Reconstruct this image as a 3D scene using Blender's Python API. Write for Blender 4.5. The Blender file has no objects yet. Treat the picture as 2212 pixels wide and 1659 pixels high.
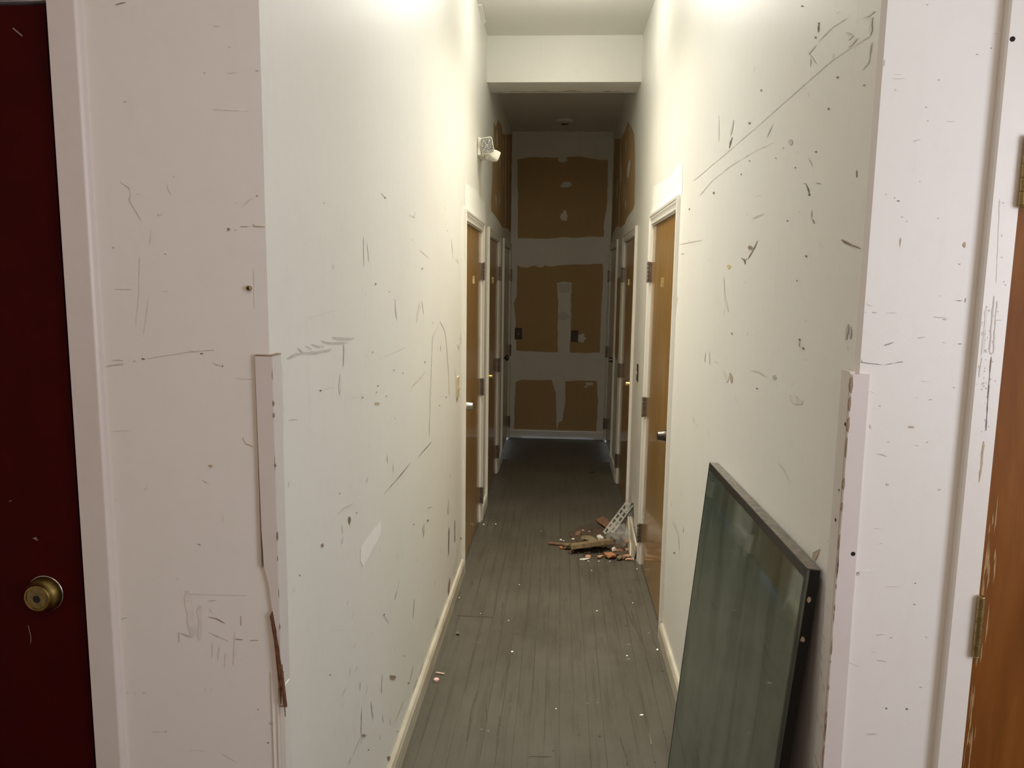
import bpy, bmesh, math, random
from mathutils import Vector, Matrix
random.seed(11)
SC = bpy.context.scene
COL = SC.collection

# wear marks traced on each surface: (kind, outline in metres)
MARKS = {
 'L': [
  ('Ms', [(1.476,1.548),(1.505,1.549),(1.531,1.551),(1.560,1.550),(1.592,1.548),(1.625,1.546),(1.660,1.542),(1.696,1.543),(1.735,1.539),(1.772,1.542),(1.770,1.544),(1.731,1.545),(1.693,1.547),(1.658,1.547),(1.624,1.550),(1.591,1.551),(1.560,1.553),(1.527,1.556),(1.498,1.554),(1.474,1.550)]),
  ('Ms', [(1.779,1.569),(1.823,1.562),(1.870,1.558),(1.920,1.554),(1.971,1.553),(1.971,1.555),(1.919,1.559),(1.871,1.563),(1.825,1.568),(1.780,1.571)]),
  ('Ms', [(1.690,1.568),(1.745,1.557),(1.784,1.555),(1.823,1.551),(1.865,1.548),(1.907,1.547),(1.907,1.549),(1.864,1.553),(1.823,1.556),(1.784,1.558),(1.748,1.561),(1.691,1.570)]),
  ('Ms', [(1.624,1.565),(1.670,1.555),(1.714,1.553),(1.714,1.555),(1.672,1.559),(1.627,1.567)]),
  ('Ms', [(1.586,1.565),(1.624,1.555),(1.627,1.557),(1.589,1.566)]),
  ('Ms', [(1.536,1.565),(1.568,1.550),(1.603,1.547),(1.636,1.543),(1.671,1.543),(1.671,1.545),(1.636,1.550),(1.602,1.551),(1.573,1.554),(1.539,1.566)]),
  ('Ds', [(2.294,1.965),(2.342,1.957),(2.345,1.958),(2.297,1.966)]),
  ('Ms', [(1.874,1.839),(1.874,1.826),(1.876,1.827),(1.877,1.839)]),
  ('Fs', [(2.081,1.826),(2.077,1.812),(2.078,1.798),(2.078,1.784),(2.080,1.770),(2.080,1.756),(2.080,1.742),(2.082,1.742),(2.086,1.756),(2.085,1.771),(2.085,1.785),(2.088,1.799),(2.085,1.813),(2.083,1.826)]),
  ('Fs', [(2.120,1.810),(2.119,1.797),(2.127,1.785),(2.129,1.772),(2.137,1.760),(2.141,1.760),(2.139,1.773),(2.133,1.785),(2.128,1.798),(2.122,1.810)]),
  ('Ms', [(2.907,1.824),(3.001,1.812),(3.110,1.801),(3.114,1.802),(3.009,1.814),(2.910,1.825)]),
  ('Ms', [(2.098,1.673),(2.097,1.662),(2.099,1.661),(2.100,1.673)]),
  ('Ms', [(2.449,1.645),(2.479,1.640),(2.476,1.625),(2.473,1.610),(2.484,1.593),(2.498,1.576),(2.502,1.576),(2.495,1.593),(2.487,1.610),(2.486,1.625),(2.486,1.641),(2.451,1.646)]),
  ('Fs', [(2.927,1.630),(2.889,1.615),(2.881,1.598),(2.861,1.582),(2.848,1.566),(2.835,1.550),(2.846,1.549),(2.876,1.563),(2.889,1.580),(2.918,1.595),(2.940,1.611),(2.945,1.629)]),
  ('Fs', [(2.958,1.629),(2.969,1.611),(2.981,1.593),(2.997,1.574),(3.001,1.574),(2.995,1.593),(2.981,1.611),(2.964,1.629)]),
  ('Fs', [(3.415,1.527),(3.355,1.513),(3.305,1.500),(3.245,1.488),(3.202,1.473),(3.200,1.440),(3.190,1.407),(3.180,1.375),(3.173,1.342),(3.168,1.309),(3.162,1.276),(3.147,1.240),(3.140,1.203),(3.140,1.164),(3.130,1.127),(3.120,1.091),(3.125,1.051),(3.131,1.050),(3.142,1.086),(3.146,1.124),(3.157,1.161),(3.167,1.198),(3.169,1.236),(3.184,1.273),(3.190,1.306),(3.187,1.340),(3.206,1.372),(3.209,1.405),(3.216,1.438),(3.223,1.471),(3.270,1.484),(3.323,1.497),(3.373,1.511),(3.423,1.526)]),
  ('Fs', [(3.408,1.526),(3.473,1.499),(3.549,1.471),(3.574,1.442),(3.596,1.413),(3.615,1.383),(3.627,1.353),(3.641,1.323),(3.655,1.293),(3.666,1.268),(3.679,1.243),(3.685,1.219),(3.679,1.196),(3.686,1.171),(3.700,1.145),(3.711,1.144),(3.722,1.166),(3.710,1.192),(3.708,1.216),(3.703,1.240),(3.704,1.264),(3.692,1.289),(3.678,1.320),(3.650,1.351),(3.633,1.382),(3.620,1.411),(3.596,1.441),(3.581,1.471),(3.502,1.500),(3.417,1.526)]),
  ('Ms', [(3.974,1.821),(4.010,1.797),(4.022,1.798),(3.981,1.821)]),
  ('Fs', [(3.774,1.913),(3.774,1.889),(3.782,1.864),(3.805,1.841),(3.821,1.841),(3.813,1.866),(3.801,1.890),(3.788,1.914)]),
  ('Ms', [(1.871,1.546),(1.869,1.535),(1.871,1.524),(1.866,1.514),(1.867,1.503),(1.868,1.491),(1.872,1.491),(1.874,1.502),(1.877,1.513),(1.877,1.524),(1.880,1.534),(1.874,1.546)]),
  ('Fs', [(1.833,1.474),(1.833,1.462),(1.824,1.450),(1.825,1.438),(1.831,1.424),(1.837,1.423),(1.842,1.435),(1.847,1.447),(1.845,1.460),(1.839,1.474)]),
  ('Fs', [(1.681,1.455),(1.719,1.454),(1.759,1.452),(1.800,1.451),(1.799,1.452),(1.758,1.454),(1.718,1.455),(1.680,1.456)]),
  ('Ds', [(3.185,1.017),(3.111,1.018),(3.039,1.020),(2.944,1.022),(2.859,1.023),(2.862,1.022),(2.953,1.019),(3.049,1.016),(3.120,1.015),(3.189,1.016)]),
  ('Fs', [(1.923,1.399),(1.974,1.394),(2.028,1.390),(2.085,1.386),(2.084,1.387),(2.027,1.391),(1.973,1.396),(1.922,1.400)]),
  ('Fs', [(2.237,1.470),(2.296,1.471),(2.357,1.471),(2.420,1.472),(2.487,1.473),(2.559,1.473),(2.633,1.474),(2.632,1.475),(2.555,1.475),(2.484,1.474),(2.418,1.473),(2.354,1.473),(2.293,1.472),(2.236,1.471)]),
  ('Fs', [(2.754,1.317),(2.826,1.320),(2.895,1.326),(2.966,1.332),(3.037,1.340),(3.029,1.342),(2.943,1.339),(2.873,1.333),(2.803,1.327),(2.745,1.320)]),
  ('Ms', [(1.471,1.424),(1.500,1.419),(1.530,1.415),(1.530,1.416),(1.500,1.422),(1.471,1.425)]),
  ('Ms', [(2.090,1.497),(2.127,1.489),(2.128,1.489),(2.091,1.498)]),
  ('Ns', [(3.416,1.412),(3.427,1.386),(3.433,1.386),(3.422,1.412)]),
  ('Fs', [(4.130,1.426),(4.097,1.406),(4.078,1.384),(4.019,1.367),(4.049,1.341),(4.078,1.338),(4.152,1.354),(4.197,1.373),(4.178,1.399),(4.176,1.422)]),
  ('Ms', [(2.702,1.938),(2.814,1.937),(2.829,1.958),(2.825,1.958),(2.808,1.940),(2.703,1.939)]),
  ('Ms', [(2.549,1.950),(2.602,1.949),(2.604,1.950),(2.550,1.950)]),
  ('Ms', [(3.535,2.044),(3.584,2.033),(3.590,2.034),(3.541,2.045)]),
  ('Fs', [(1.796,1.743),(1.798,1.733),(1.802,1.733),(1.799,1.743)]),
  ('Fs', [(1.586,1.623),(1.621,1.624),(1.657,1.626),(1.695,1.628),(1.734,1.630),(1.775,1.631),(1.818,1.634),(1.817,1.635),(1.774,1.633),(1.733,1.631),(1.694,1.629),(1.656,1.627),(1.620,1.626),(1.586,1.623)]),
  ('Ms', [(2.962,1.752),(3.006,1.759),(3.003,1.760),(2.960,1.752)]),
  ('Ds', [(2.449,1.256),(2.452,1.246),(2.456,1.245),(2.452,1.255)]),
  ('Fs', [(1.437,1.549),(1.428,1.525),(1.430,1.500),(1.429,1.476),(1.429,1.451),(1.422,1.427),(1.436,1.399),(1.442,1.398),(1.446,1.423),(1.451,1.447),(1.445,1.473),(1.446,1.498),(1.453,1.522),(1.443,1.548)]),
  ('Ms', [(1.433,1.553),(1.437,1.541),(1.444,1.528),(1.446,1.528),(1.442,1.541),(1.435,1.553)]),
  ('Fs', [(3.914,1.247),(3.907,1.219),(3.924,1.189),(3.940,1.159),(3.953,1.128),(3.949,1.100),(3.981,1.067),(3.994,1.065),(4.001,1.093),(3.990,1.123),(3.979,1.154),(3.967,1.184),(3.958,1.213),(3.927,1.245)]),
  ('D', [(2.356,1.959),(2.352,1.957),(2.343,1.955),(2.337,1.956),(2.332,1.957),(2.337,1.959),(2.343,1.960),(2.350,1.960)]),
  ('D', [(2.979,1.754),(2.975,1.751),(2.967,1.751),(2.959,1.751),(2.948,1.753),(2.958,1.755),(2.967,1.756),(2.976,1.756)]),
  ('D', [(2.220,1.696),(2.221,1.694),(2.211,1.693),(2.205,1.694),(2.204,1.696),(2.204,1.698),(2.211,1.699),(2.217,1.698)]),
  ('D', [(2.396,1.671),(2.394,1.670),(2.390,1.669),(2.384,1.669),(2.380,1.671),(2.383,1.672),(2.390,1.672),(2.397,1.672)]),
  ('D', [(2.237,1.390),(2.233,1.389),(2.229,1.389),(2.223,1.391),(2.223,1.392),(2.224,1.394),(2.229,1.393),(2.235,1.392)]),
  ('D', [(2.215,1.373),(2.212,1.373),(2.207,1.373),(2.204,1.374),(2.200,1.376),(2.202,1.377),(2.207,1.376),(2.214,1.375)]),
  ('D', [(2.056,1.381),(2.054,1.380),(2.048,1.381),(2.044,1.382),(2.039,1.384),(2.042,1.385),(2.048,1.384),(2.053,1.383)]),
  ('D', [(2.601,1.385),(2.597,1.384),(2.590,1.384),(2.582,1.386),(2.579,1.387),(2.585,1.388),(2.590,1.388),(2.597,1.386)]),
  ('D', [(3.035,1.378),(3.031,1.377),(3.022,1.378),(3.010,1.379),(3.013,1.381),(3.011,1.383),(3.022,1.382),(3.030,1.381)]),
  ('D', [(3.412,1.137),(3.408,1.135),(3.399,1.137),(3.384,1.139),(3.378,1.142),(3.389,1.143),(3.399,1.141),(3.407,1.139)]),
  ('D', [(3.621,1.144),(3.613,1.143),(3.603,1.143),(3.594,1.146),(3.580,1.150),(3.586,1.151),(3.603,1.149),(3.615,1.147)]),
  ('D', [(2.176,1.498),(2.171,1.497),(2.166,1.497),(2.163,1.497),(2.160,1.499),(2.162,1.500),(2.167,1.500),(2.171,1.500)]),
  ('D', [(1.688,1.454),(1.685,1.453),(1.680,1.453),(1.675,1.455),(1.673,1.457),(1.675,1.458),(1.681,1.457),(1.686,1.456)]),
  ('D', [(3.639,1.943),(3.633,1.941),(3.625,1.941),(3.614,1.940),(3.610,1.942),(3.617,1.943),(3.625,1.945),(3.635,1.944)]),
  ('D', [(2.778,1.853),(2.773,1.852),(2.767,1.852),(2.762,1.852),(2.761,1.852),(2.761,1.854),(2.767,1.854),(2.773,1.854)]),
  ('D', [(1.739,1.881),(1.737,1.880),(1.735,1.879),(1.732,1.879),(1.730,1.880),(1.732,1.881),(1.735,1.881),(1.739,1.882)]),
  ('D', [(3.226,1.527),(3.218,1.526),(3.212,1.526),(3.204,1.527),(3.202,1.528),(3.203,1.530),(3.212,1.529),(3.218,1.528)]),
  ('D', [(2.458,1.412),(2.457,1.411),(2.449,1.411),(2.443,1.413),(2.443,1.414),(2.444,1.416),(2.449,1.415),(2.454,1.414)]),
  ('D', [(2.346,1.342),(2.342,1.342),(2.338,1.341),(2.332,1.343),(2.329,1.344),(2.333,1.345),(2.338,1.345),(2.345,1.343)]),
  ('T', [(2.244,1.335),(2.246,1.331),(2.216,1.336),(2.193,1.339),(2.186,1.344),(2.191,1.347),(2.216,1.342),(2.237,1.339)]),
  ('W', [(2.248,0.966),(2.249,0.941),(2.242,0.920),(2.202,0.914),(2.152,0.911),(2.105,0.905),(2.065,0.898),(2.028,0.899),(2.000,0.929),(2.005,0.944),(2.008,0.963),(2.045,0.965),(2.090,0.967),(2.128,0.968),(2.178,0.966)]),
  ('N', [(1.913,1.075),(1.909,1.069),(1.898,1.066),(1.889,1.077),(1.886,1.084),(1.891,1.089),(1.899,1.087),(1.907,1.084)]),
  ('D', [(1.910,1.078),(1.907,1.075),(1.900,1.073),(1.894,1.078),(1.895,1.083),(1.896,1.089),(1.901,1.087),(1.908,1.082)]),
  ('N', [(1.680,1.086),(1.679,1.084),(1.671,1.086),(1.663,1.089),(1.660,1.093),(1.665,1.095),(1.671,1.095),(1.677,1.092)]),
  ('N', [(2.445,0.333),(2.423,0.339),(2.396,0.352),(2.349,0.383),(2.352,0.385),(2.349,0.394),(2.397,0.367),(2.434,0.346)]),
  ('N', [(2.041,0.374),(2.030,0.377),(2.009,0.389),(1.991,0.403),(1.988,0.408),(1.989,0.409),(2.009,0.399),(2.024,0.387)]),
  ('N', [(2.345,0.096),(2.342,0.090),(2.323,0.100),(2.305,0.119),(2.301,0.126),(2.299,0.132),(2.323,0.118),(2.347,0.101)]),
  ('Ms', [(1.790,1.127),(1.822,1.126),(1.855,1.124),(1.897,1.117),(1.940,1.111),(1.939,1.112),(1.894,1.120),(1.852,1.127),(1.819,1.128),(1.789,1.128)]),
  ('Ds', [(2.301,1.036),(2.348,1.035),(2.395,1.034),(2.444,1.033),(2.494,1.033),(2.548,1.032),(2.602,1.033),(2.659,1.033),(2.717,1.034),(2.714,1.035),(2.653,1.035),(2.594,1.036),(2.541,1.036),(2.488,1.035),(2.440,1.035),(2.390,1.037),(2.345,1.036),(2.299,1.037)]),
  ('Ws', [(2.289,1.034),(2.331,1.032),(2.377,1.029),(2.421,1.028),(2.464,1.028),(2.461,1.030),(2.412,1.033),(2.368,1.034),(2.326,1.034),(2.287,1.035)]),
  ('Ms', [(2.094,1.145),(2.075,1.133),(2.082,1.131),(2.099,1.143)]),
  ('Ms', [(2.782,0.478),(2.772,0.462),(2.766,0.445),(2.756,0.430),(2.753,0.411),(2.759,0.408),(2.768,0.424),(2.778,0.440),(2.785,0.456),(2.788,0.475)]),
  ('Ms', [(2.472,0.642),(2.450,0.636),(2.439,0.623),(2.444,0.621),(2.466,0.628),(2.476,0.641)]),
  ('Ms', [(1.874,0.865),(1.864,0.856),(1.866,0.855),(1.878,0.863)]),
  ('Ms', [(2.121,0.658),(2.107,0.653),(2.110,0.651),(2.124,0.656)]),
  ('Ms', [(1.935,0.716),(1.921,0.709),(1.924,0.708),(1.938,0.714)]),
  ('Ms', [(1.837,0.639),(1.816,0.639),(1.799,0.637),(1.802,0.636),(1.823,0.635),(1.839,0.637)]),
  ('Ms', [(1.952,0.639),(1.932,0.636),(1.935,0.634),(1.956,0.637)]),
  ('Ms', [(2.244,0.455),(2.237,0.443),(2.234,0.429),(2.231,0.415),(2.234,0.397),(2.238,0.395),(2.241,0.409),(2.243,0.423),(2.244,0.439),(2.248,0.452)]),
  ('Ms', [(2.100,0.448),(2.097,0.435),(2.106,0.416),(2.110,0.399),(2.121,0.378),(2.125,0.376),(2.123,0.391),(2.116,0.410),(2.113,0.426),(2.103,0.446)]),
  ('Ms', [(1.991,0.492),(1.989,0.477),(1.985,0.464),(1.987,0.447),(1.981,0.434),(1.983,0.417),(1.982,0.401),(1.985,0.399),(1.989,0.413),(1.990,0.428),(1.992,0.443),(1.993,0.459),(1.994,0.474),(1.994,0.490)]),
  ('Ms', [(1.806,0.618),(1.806,0.602),(1.808,0.601),(1.808,0.616)]),
  ('Ms', [(2.206,0.269),(2.203,0.255),(2.207,0.253),(2.210,0.267)]),
  ('Ds', [(3.916,0.428),(3.910,0.405),(3.908,0.381),(3.914,0.354),(3.903,0.333),(3.917,0.303),(3.925,0.301),(3.932,0.323),(3.932,0.348),(3.933,0.372),(3.930,0.398),(3.927,0.424)]),
  ('Ds', [(3.700,0.458),(3.687,0.439),(3.683,0.415),(3.683,0.391),(3.681,0.368),(3.678,0.344),(3.687,0.316),(3.696,0.313),(3.704,0.334),(3.707,0.358),(3.713,0.380),(3.712,0.405),(3.721,0.427),(3.712,0.454)]),
  ('Ns', [(3.730,0.176),(3.702,0.164),(3.672,0.153),(3.675,0.128),(3.680,0.102),(3.699,0.094),(3.729,0.104),(3.738,0.125),(3.757,0.140),(3.743,0.170)]),
  ('Ms', [(3.431,0.439),(3.459,0.406),(3.465,0.404),(3.437,0.437)]),
  ('Ms', [(2.233,0.882),(2.227,0.871),(2.230,0.870),(2.235,0.881)]),
  ('Ms', [(2.837,0.622),(2.830,0.605),(2.835,0.603),(2.843,0.619)]),
  ('Ms', [(3.359,0.131),(3.300,0.132),(3.261,0.124),(3.275,0.116),(3.346,0.108),(3.371,0.125)]),
  ('Ms', [(3.687,0.608),(3.668,0.588),(3.654,0.567),(3.665,0.538),(3.682,0.532),(3.692,0.555),(3.697,0.579),(3.703,0.603)]),
  ('Ns', [(3.752,0.725),(3.727,0.714),(3.734,0.712),(3.763,0.722)]),
  ('Ds', [(3.191,0.722),(3.071,0.753),(3.073,0.751),(3.193,0.720)]),
  ('Ms', [(2.993,0.710),(2.965,0.701),(2.975,0.679),(2.979,0.659),(2.994,0.654),(3.009,0.667),(3.008,0.686),(3.012,0.703)]),
  ('Ms', [(1.549,1.189),(1.547,1.176),(1.548,1.175),(1.550,1.189)]),
  ('Ms', [(1.481,1.064),(1.465,1.058),(1.466,1.058),(1.483,1.063)]),
  ('Ms', [(1.439,1.060),(1.440,1.043),(1.442,1.043),(1.440,1.059)]),
  ('Ms', [(2.275,0.641),(2.306,0.612),(2.346,0.580),(2.348,0.580),(2.316,0.609),(2.279,0.640)]),
  ('Ms', [(1.467,1.299),(1.461,1.289),(1.463,1.289),(1.469,1.299)]),
  ('Fs', [(1.764,0.837),(1.810,0.812),(1.811,0.813),(1.764,0.838)]),
  ('Ms', [(1.896,0.489),(1.914,0.467),(1.917,0.465),(1.899,0.488)]),
  ('Ms', [(1.873,0.418),(1.851,0.411),(1.856,0.407),(1.879,0.413)]),
  ('Ms', [(1.968,0.411),(1.945,0.411),(1.922,0.410),(1.901,0.410),(1.903,0.408),(1.927,0.406),(1.951,0.406),(1.970,0.408)]),
  ('Ms', [(1.500,0.772),(1.499,0.762),(1.500,0.762),(1.502,0.771)]),
  ('Fs', [(4.092,0.252),(4.028,0.240),(3.993,0.217),(3.947,0.199),(3.918,0.175),(3.876,0.157),(3.878,0.122),(3.909,0.109),(4.011,0.102),(4.053,0.121),(4.050,0.159),(4.086,0.181),(4.113,0.208),(4.144,0.233)]),
  ('Ms', [(2.844,0.110),(2.802,0.116),(2.762,0.120),(2.747,0.110),(2.754,0.105),(2.793,0.101),(2.819,0.105),(2.851,0.106)]),
  ('Ms', [(2.965,0.109),(2.917,0.111),(2.881,0.106),(2.889,0.101),(2.938,0.099),(2.970,0.107)]),
  ('Ms', [(2.570,0.175),(2.537,0.179),(2.512,0.178),(2.483,0.180),(2.455,0.182),(2.432,0.180),(2.435,0.178),(2.465,0.175),(2.497,0.171),(2.522,0.172),(2.549,0.171),(2.577,0.171)]),
  ('Ms', [(2.489,0.053),(2.458,0.058),(2.432,0.060),(2.409,0.060),(2.388,0.059),(2.367,0.058),(2.371,0.054),(2.404,0.046),(2.431,0.043),(2.450,0.046),(2.473,0.047),(2.498,0.046)]),
  ('Ms', [(3.268,0.350),(3.243,0.325),(3.249,0.323),(3.277,0.346)]),
  ('Ws', [(1.478,0.989),(1.474,0.982),(1.476,0.980),(1.481,0.988)]),
  ('Ms', [(3.300,0.077),(3.259,0.076),(3.218,0.076),(3.190,0.069),(3.200,0.064),(3.240,0.064),(3.280,0.065),(3.307,0.073)]),
  ('Ms', [(2.748,0.217),(2.723,0.210),(2.703,0.201),(2.692,0.187),(2.697,0.184),(2.724,0.189),(2.742,0.199),(2.756,0.212)]),
  ('D', [(3.110,0.685),(3.101,0.686),(3.084,0.691),(3.068,0.696),(3.062,0.701),(3.067,0.701),(3.084,0.698),(3.099,0.692)]),
  ('D', [(2.788,0.775),(2.782,0.774),(2.773,0.776),(2.765,0.780),(2.760,0.784),(2.766,0.784),(2.773,0.783),(2.780,0.778)]),
  ('D', [(2.286,0.637),(2.284,0.636),(2.277,0.639),(2.269,0.642),(2.265,0.646),(2.272,0.645),(2.278,0.644),(2.287,0.639)]),
  ('D', [(1.974,1.074),(1.975,1.072),(1.969,1.074),(1.966,1.076),(1.962,1.078),(1.965,1.079),(1.969,1.077),(1.973,1.075)]),
  ('D', [(2.993,-0.036),(2.981,-0.032),(2.967,-0.025),(2.953,-0.017),(2.946,-0.009),(2.946,-0.006),(2.967,-0.016),(2.978,-0.024)]),
  ('D', [(2.678,0.181),(2.672,0.181),(2.660,0.188),(2.644,0.198),(2.639,0.203),(2.651,0.198),(2.660,0.196),(2.669,0.189)]),
  ('D', [(1.713,0.744),(1.711,0.744),(1.708,0.745),(1.705,0.747),(1.704,0.749),(1.704,0.750),(1.708,0.748),(1.711,0.747)]),
  ('D', [(4.215,0.220),(4.203,0.221),(4.175,0.230),(4.144,0.243),(4.131,0.250),(4.154,0.244),(4.175,0.239),(4.198,0.230)]),
  ('D', [(2.595,0.334),(2.594,0.333),(2.586,0.337),(2.579,0.342),(2.577,0.344),(2.577,0.346),(2.586,0.342),(2.595,0.336)]),
  ('D', [(2.070,0.309),(2.071,0.307),(2.062,0.311),(2.055,0.316),(2.055,0.318),(2.057,0.319),(2.063,0.315),(2.069,0.311)]),
  ('D', [(2.476,0.111),(2.468,0.114),(2.462,0.117),(2.453,0.123),(2.450,0.127),(2.456,0.125),(2.462,0.121),(2.469,0.116)]),
  ('D', [(1.519,1.078),(1.519,1.077),(1.515,1.078),(1.513,1.079),(1.512,1.081),(1.512,1.081),(1.516,1.081),(1.518,1.079)]),
  ('D', [(1.440,0.807),(1.439,0.806),(1.437,0.807),(1.435,0.809),(1.435,0.810),(1.436,0.810),(1.437,0.810),(1.439,0.808)]),
  ('D', [(1.820,1.174),(1.819,1.173),(1.816,1.173),(1.813,1.174),(1.811,1.176),(1.813,1.177),(1.816,1.176),(1.818,1.175)]),
  ('W', [(4.256,2.246),(4.402,2.251),(4.676,2.263),(4.879,2.273),(5.046,2.245),(5.347,2.252),(5.398,2.202),(5.487,2.157),(5.459,2.103),(5.106,2.107),(4.800,2.106),(4.520,2.107),(4.302,2.110),(4.284,2.145),(4.268,2.176),(4.285,2.214)]),
  ('W', [(5.693,2.200),(5.955,2.237),(6.204,2.230),(6.436,2.223),(6.650,2.213),(6.986,2.193),(7.037,2.157),(7.109,2.122),(6.735,2.108),(6.383,2.115),(6.079,2.120),(5.774,2.122),(5.741,2.149),(5.716,2.176)]),
  ('R', [(6.016,2.927),(6.204,2.919),(6.414,3.022),(6.752,3.037),(6.915,2.998),(8.159,3.230),(8.128,3.156),(8.191,3.099),(8.136,3.022),(8.172,2.964),(8.129,2.886),(8.177,2.828),(8.137,2.755),(8.148,2.685),(8.157,2.620),(8.200,2.553),(8.147,2.478),(8.180,2.413),(8.186,2.344),(8.196,2.275),(8.153,2.203),(8.176,2.136),(8.094,2.213),(7.705,2.230),(7.487,2.219),(6.986,2.193),(6.650,2.213),(6.204,2.230),(5.876,2.241),(5.851,2.290),(5.869,2.341),(5.896,2.392),(5.904,2.444),(5.946,2.500),(5.953,2.548),(5.949,2.597),(5.987,2.653),(5.986,2.705),(5.999,2.763),(6.020,2.822),(6.019,2.873)]),
  ('Js', [(7.257,3.083),(7.251,3.016),(7.245,2.949),(7.269,2.886),(7.266,2.819),(7.269,2.753),(7.272,2.687),(7.291,2.611),(7.277,2.532),(7.284,2.454),(7.313,2.379),(7.313,2.300),(7.333,2.222),(7.364,2.224),(7.382,2.305),(7.385,2.385),(7.374,2.464),(7.358,2.541),(7.371,2.621),(7.371,2.700),(7.367,2.767),(7.342,2.831),(7.333,2.897),(7.326,2.962),(7.323,3.029),(7.283,3.087)]),
  ('Js', [(6.252,2.411),(6.235,2.370),(6.285,2.336),(6.326,2.300),(6.346,2.302),(6.341,2.342),(6.339,2.381),(6.271,2.413)]),
  ('Js', [(6.583,2.471),(6.570,2.427),(6.578,2.386),(6.612,2.347),(6.634,2.349),(6.652,2.393),(6.634,2.434),(6.609,2.474)]),
  ('Js', [(6.277,2.915),(6.277,2.879),(6.287,2.845),(6.308,2.812),(6.356,2.784),(6.375,2.787),(6.388,2.827),(6.362,2.858),(6.352,2.893),(6.303,2.920)]),
  ('Js', [(6.566,2.782),(6.578,2.739),(6.586,2.696),(6.649,2.661),(6.673,2.664),(6.667,2.709),(6.650,2.751),(6.593,2.786)]),
  ('Js', [(6.911,2.958),(6.922,2.893),(6.928,2.828),(6.962,2.766),(6.988,2.703),(6.988,2.635),(7.026,2.572),(7.050,2.575),(7.044,2.642),(7.019,2.707),(6.993,2.771),(6.977,2.836),(6.961,2.900),(6.934,2.962)]),
  ('Js', [(7.696,3.099),(7.684,2.957),(7.695,2.818),(7.721,2.680),(7.725,2.537),(7.747,2.396),(7.750,2.251),(7.780,2.253),(7.786,2.399),(7.781,2.543),(7.769,2.686),(7.762,2.828),(7.737,2.966),(7.724,3.105)]),
  ('Ms', [(1.984,0.404),(1.984,0.383),(1.987,0.381),(1.986,0.403)]),
  ('Fs', [(2.061,0.913),(2.068,0.896),(2.070,0.896),(2.063,0.912)]),
  ('Fs', [(1.736,0.592),(1.733,0.581),(1.731,0.568),(1.732,0.567),(1.735,0.579),(1.738,0.591)]),
  ('Fs', [(3.421,0.400),(3.447,0.352),(3.454,0.349),(3.429,0.397)]),
  ('Fs', [(1.883,1.007),(1.877,0.988),(1.879,0.987),(1.885,1.007)]),
  ('Fs', [(2.939,0.294),(2.921,0.281),(2.927,0.278),(2.946,0.291)]),
  ('Fs', [(3.834,0.408),(3.870,0.376),(3.877,0.374),(3.842,0.405)]),
  ('Fs', [(2.471,0.185),(2.447,0.178),(2.452,0.175),(2.474,0.183)]),
  ('Fs', [(2.402,0.404),(2.379,0.399),(2.383,0.397),(2.405,0.402)]),
  ('Ms', [(1.920,0.815),(1.908,0.799),(1.910,0.798),(1.922,0.814)]),
  ('Fs', [(2.909,0.206),(2.892,0.196),(2.898,0.193),(2.913,0.203)]),
  ('Fs', [(1.929,0.526),(1.935,0.505),(1.937,0.504),(1.932,0.524)]),
  ('Fs', [(2.354,0.242),(2.353,0.226),(2.354,0.210),(2.357,0.208),(2.359,0.223),(2.358,0.240)]),
  ('Fs', [(2.033,0.310),(2.021,0.304),(2.012,0.296),(2.014,0.294),(2.024,0.302),(2.035,0.309)]),
  ('Fs', [(2.240,0.323),(2.243,0.305),(2.251,0.285),(2.254,0.283),(2.252,0.301),(2.243,0.322)]),
  ('Fs', [(1.789,0.584),(1.792,0.562),(1.793,0.561),(1.791,0.583)]),
  ('Fs', [(1.752,1.202),(1.745,1.189),(1.746,1.188),(1.754,1.201)]),
  ('Fs', [(2.129,0.743),(2.136,0.723),(2.139,0.722),(2.131,0.742)]),
  ('Fs', [(2.554,0.754),(2.568,0.718),(2.571,0.717),(2.559,0.752)]),
  ('Fs', [(2.478,1.023),(2.492,0.998),(2.496,0.997),(2.482,1.022)]),
  ('Fs', [(2.512,0.665),(2.491,0.656),(2.481,0.642),(2.484,0.641),(2.503,0.651),(2.516,0.664)]),
  ('Fs', [(1.752,0.854),(1.736,0.847),(1.738,0.846),(1.753,0.854)]),
  ('Fs', [(2.340,1.156),(2.336,1.142),(2.347,1.125),(2.352,1.124),(2.350,1.139),(2.344,1.155)]),
  ('Fs', [(2.301,0.795),(2.299,0.775),(2.302,0.773),(2.303,0.794)]),
  ('Fs', [(3.326,0.863),(3.287,0.850),(3.292,0.848),(3.335,0.860)]),
  ('Fs', [(2.964,0.923),(2.949,0.905),(2.956,0.903),(2.968,0.922)]),
  ('Ms', [(2.475,0.776),(2.473,0.754),(2.476,0.753),(2.479,0.774)]),
  ('Fs', [(1.922,1.164),(1.908,1.156),(1.910,1.155),(1.924,1.164)]),
  ('Fs', [(2.187,0.815),(2.195,0.794),(2.198,0.793),(2.190,0.813)]),
  ('Fs', [(2.101,0.479),(2.109,0.463),(2.112,0.462),(2.103,0.478)]),
  ('Fs', [(1.731,1.116),(1.720,1.109),(1.722,1.108),(1.733,1.115)]),
  ('Ms', [(2.417,0.461),(2.421,0.439),(2.425,0.437),(2.421,0.459)]),
  ('Fs', [(2.235,1.138),(2.213,1.127),(2.216,1.126),(2.238,1.138)]),
  ('Fs', [(3.060,0.667),(3.034,0.664),(3.041,0.662),(3.064,0.665)]),
  ('Fs', [(2.943,0.089),(2.957,0.052),(2.964,0.049),(2.947,0.087)]),
  ('Ms', [(1.906,1.065),(1.893,1.057),(1.895,1.056),(1.908,1.064)]),
  ('Fs', [(2.421,1.106),(2.423,1.090),(2.429,1.072),(2.433,1.071),(2.432,1.088),(2.425,1.105)]),
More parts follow.
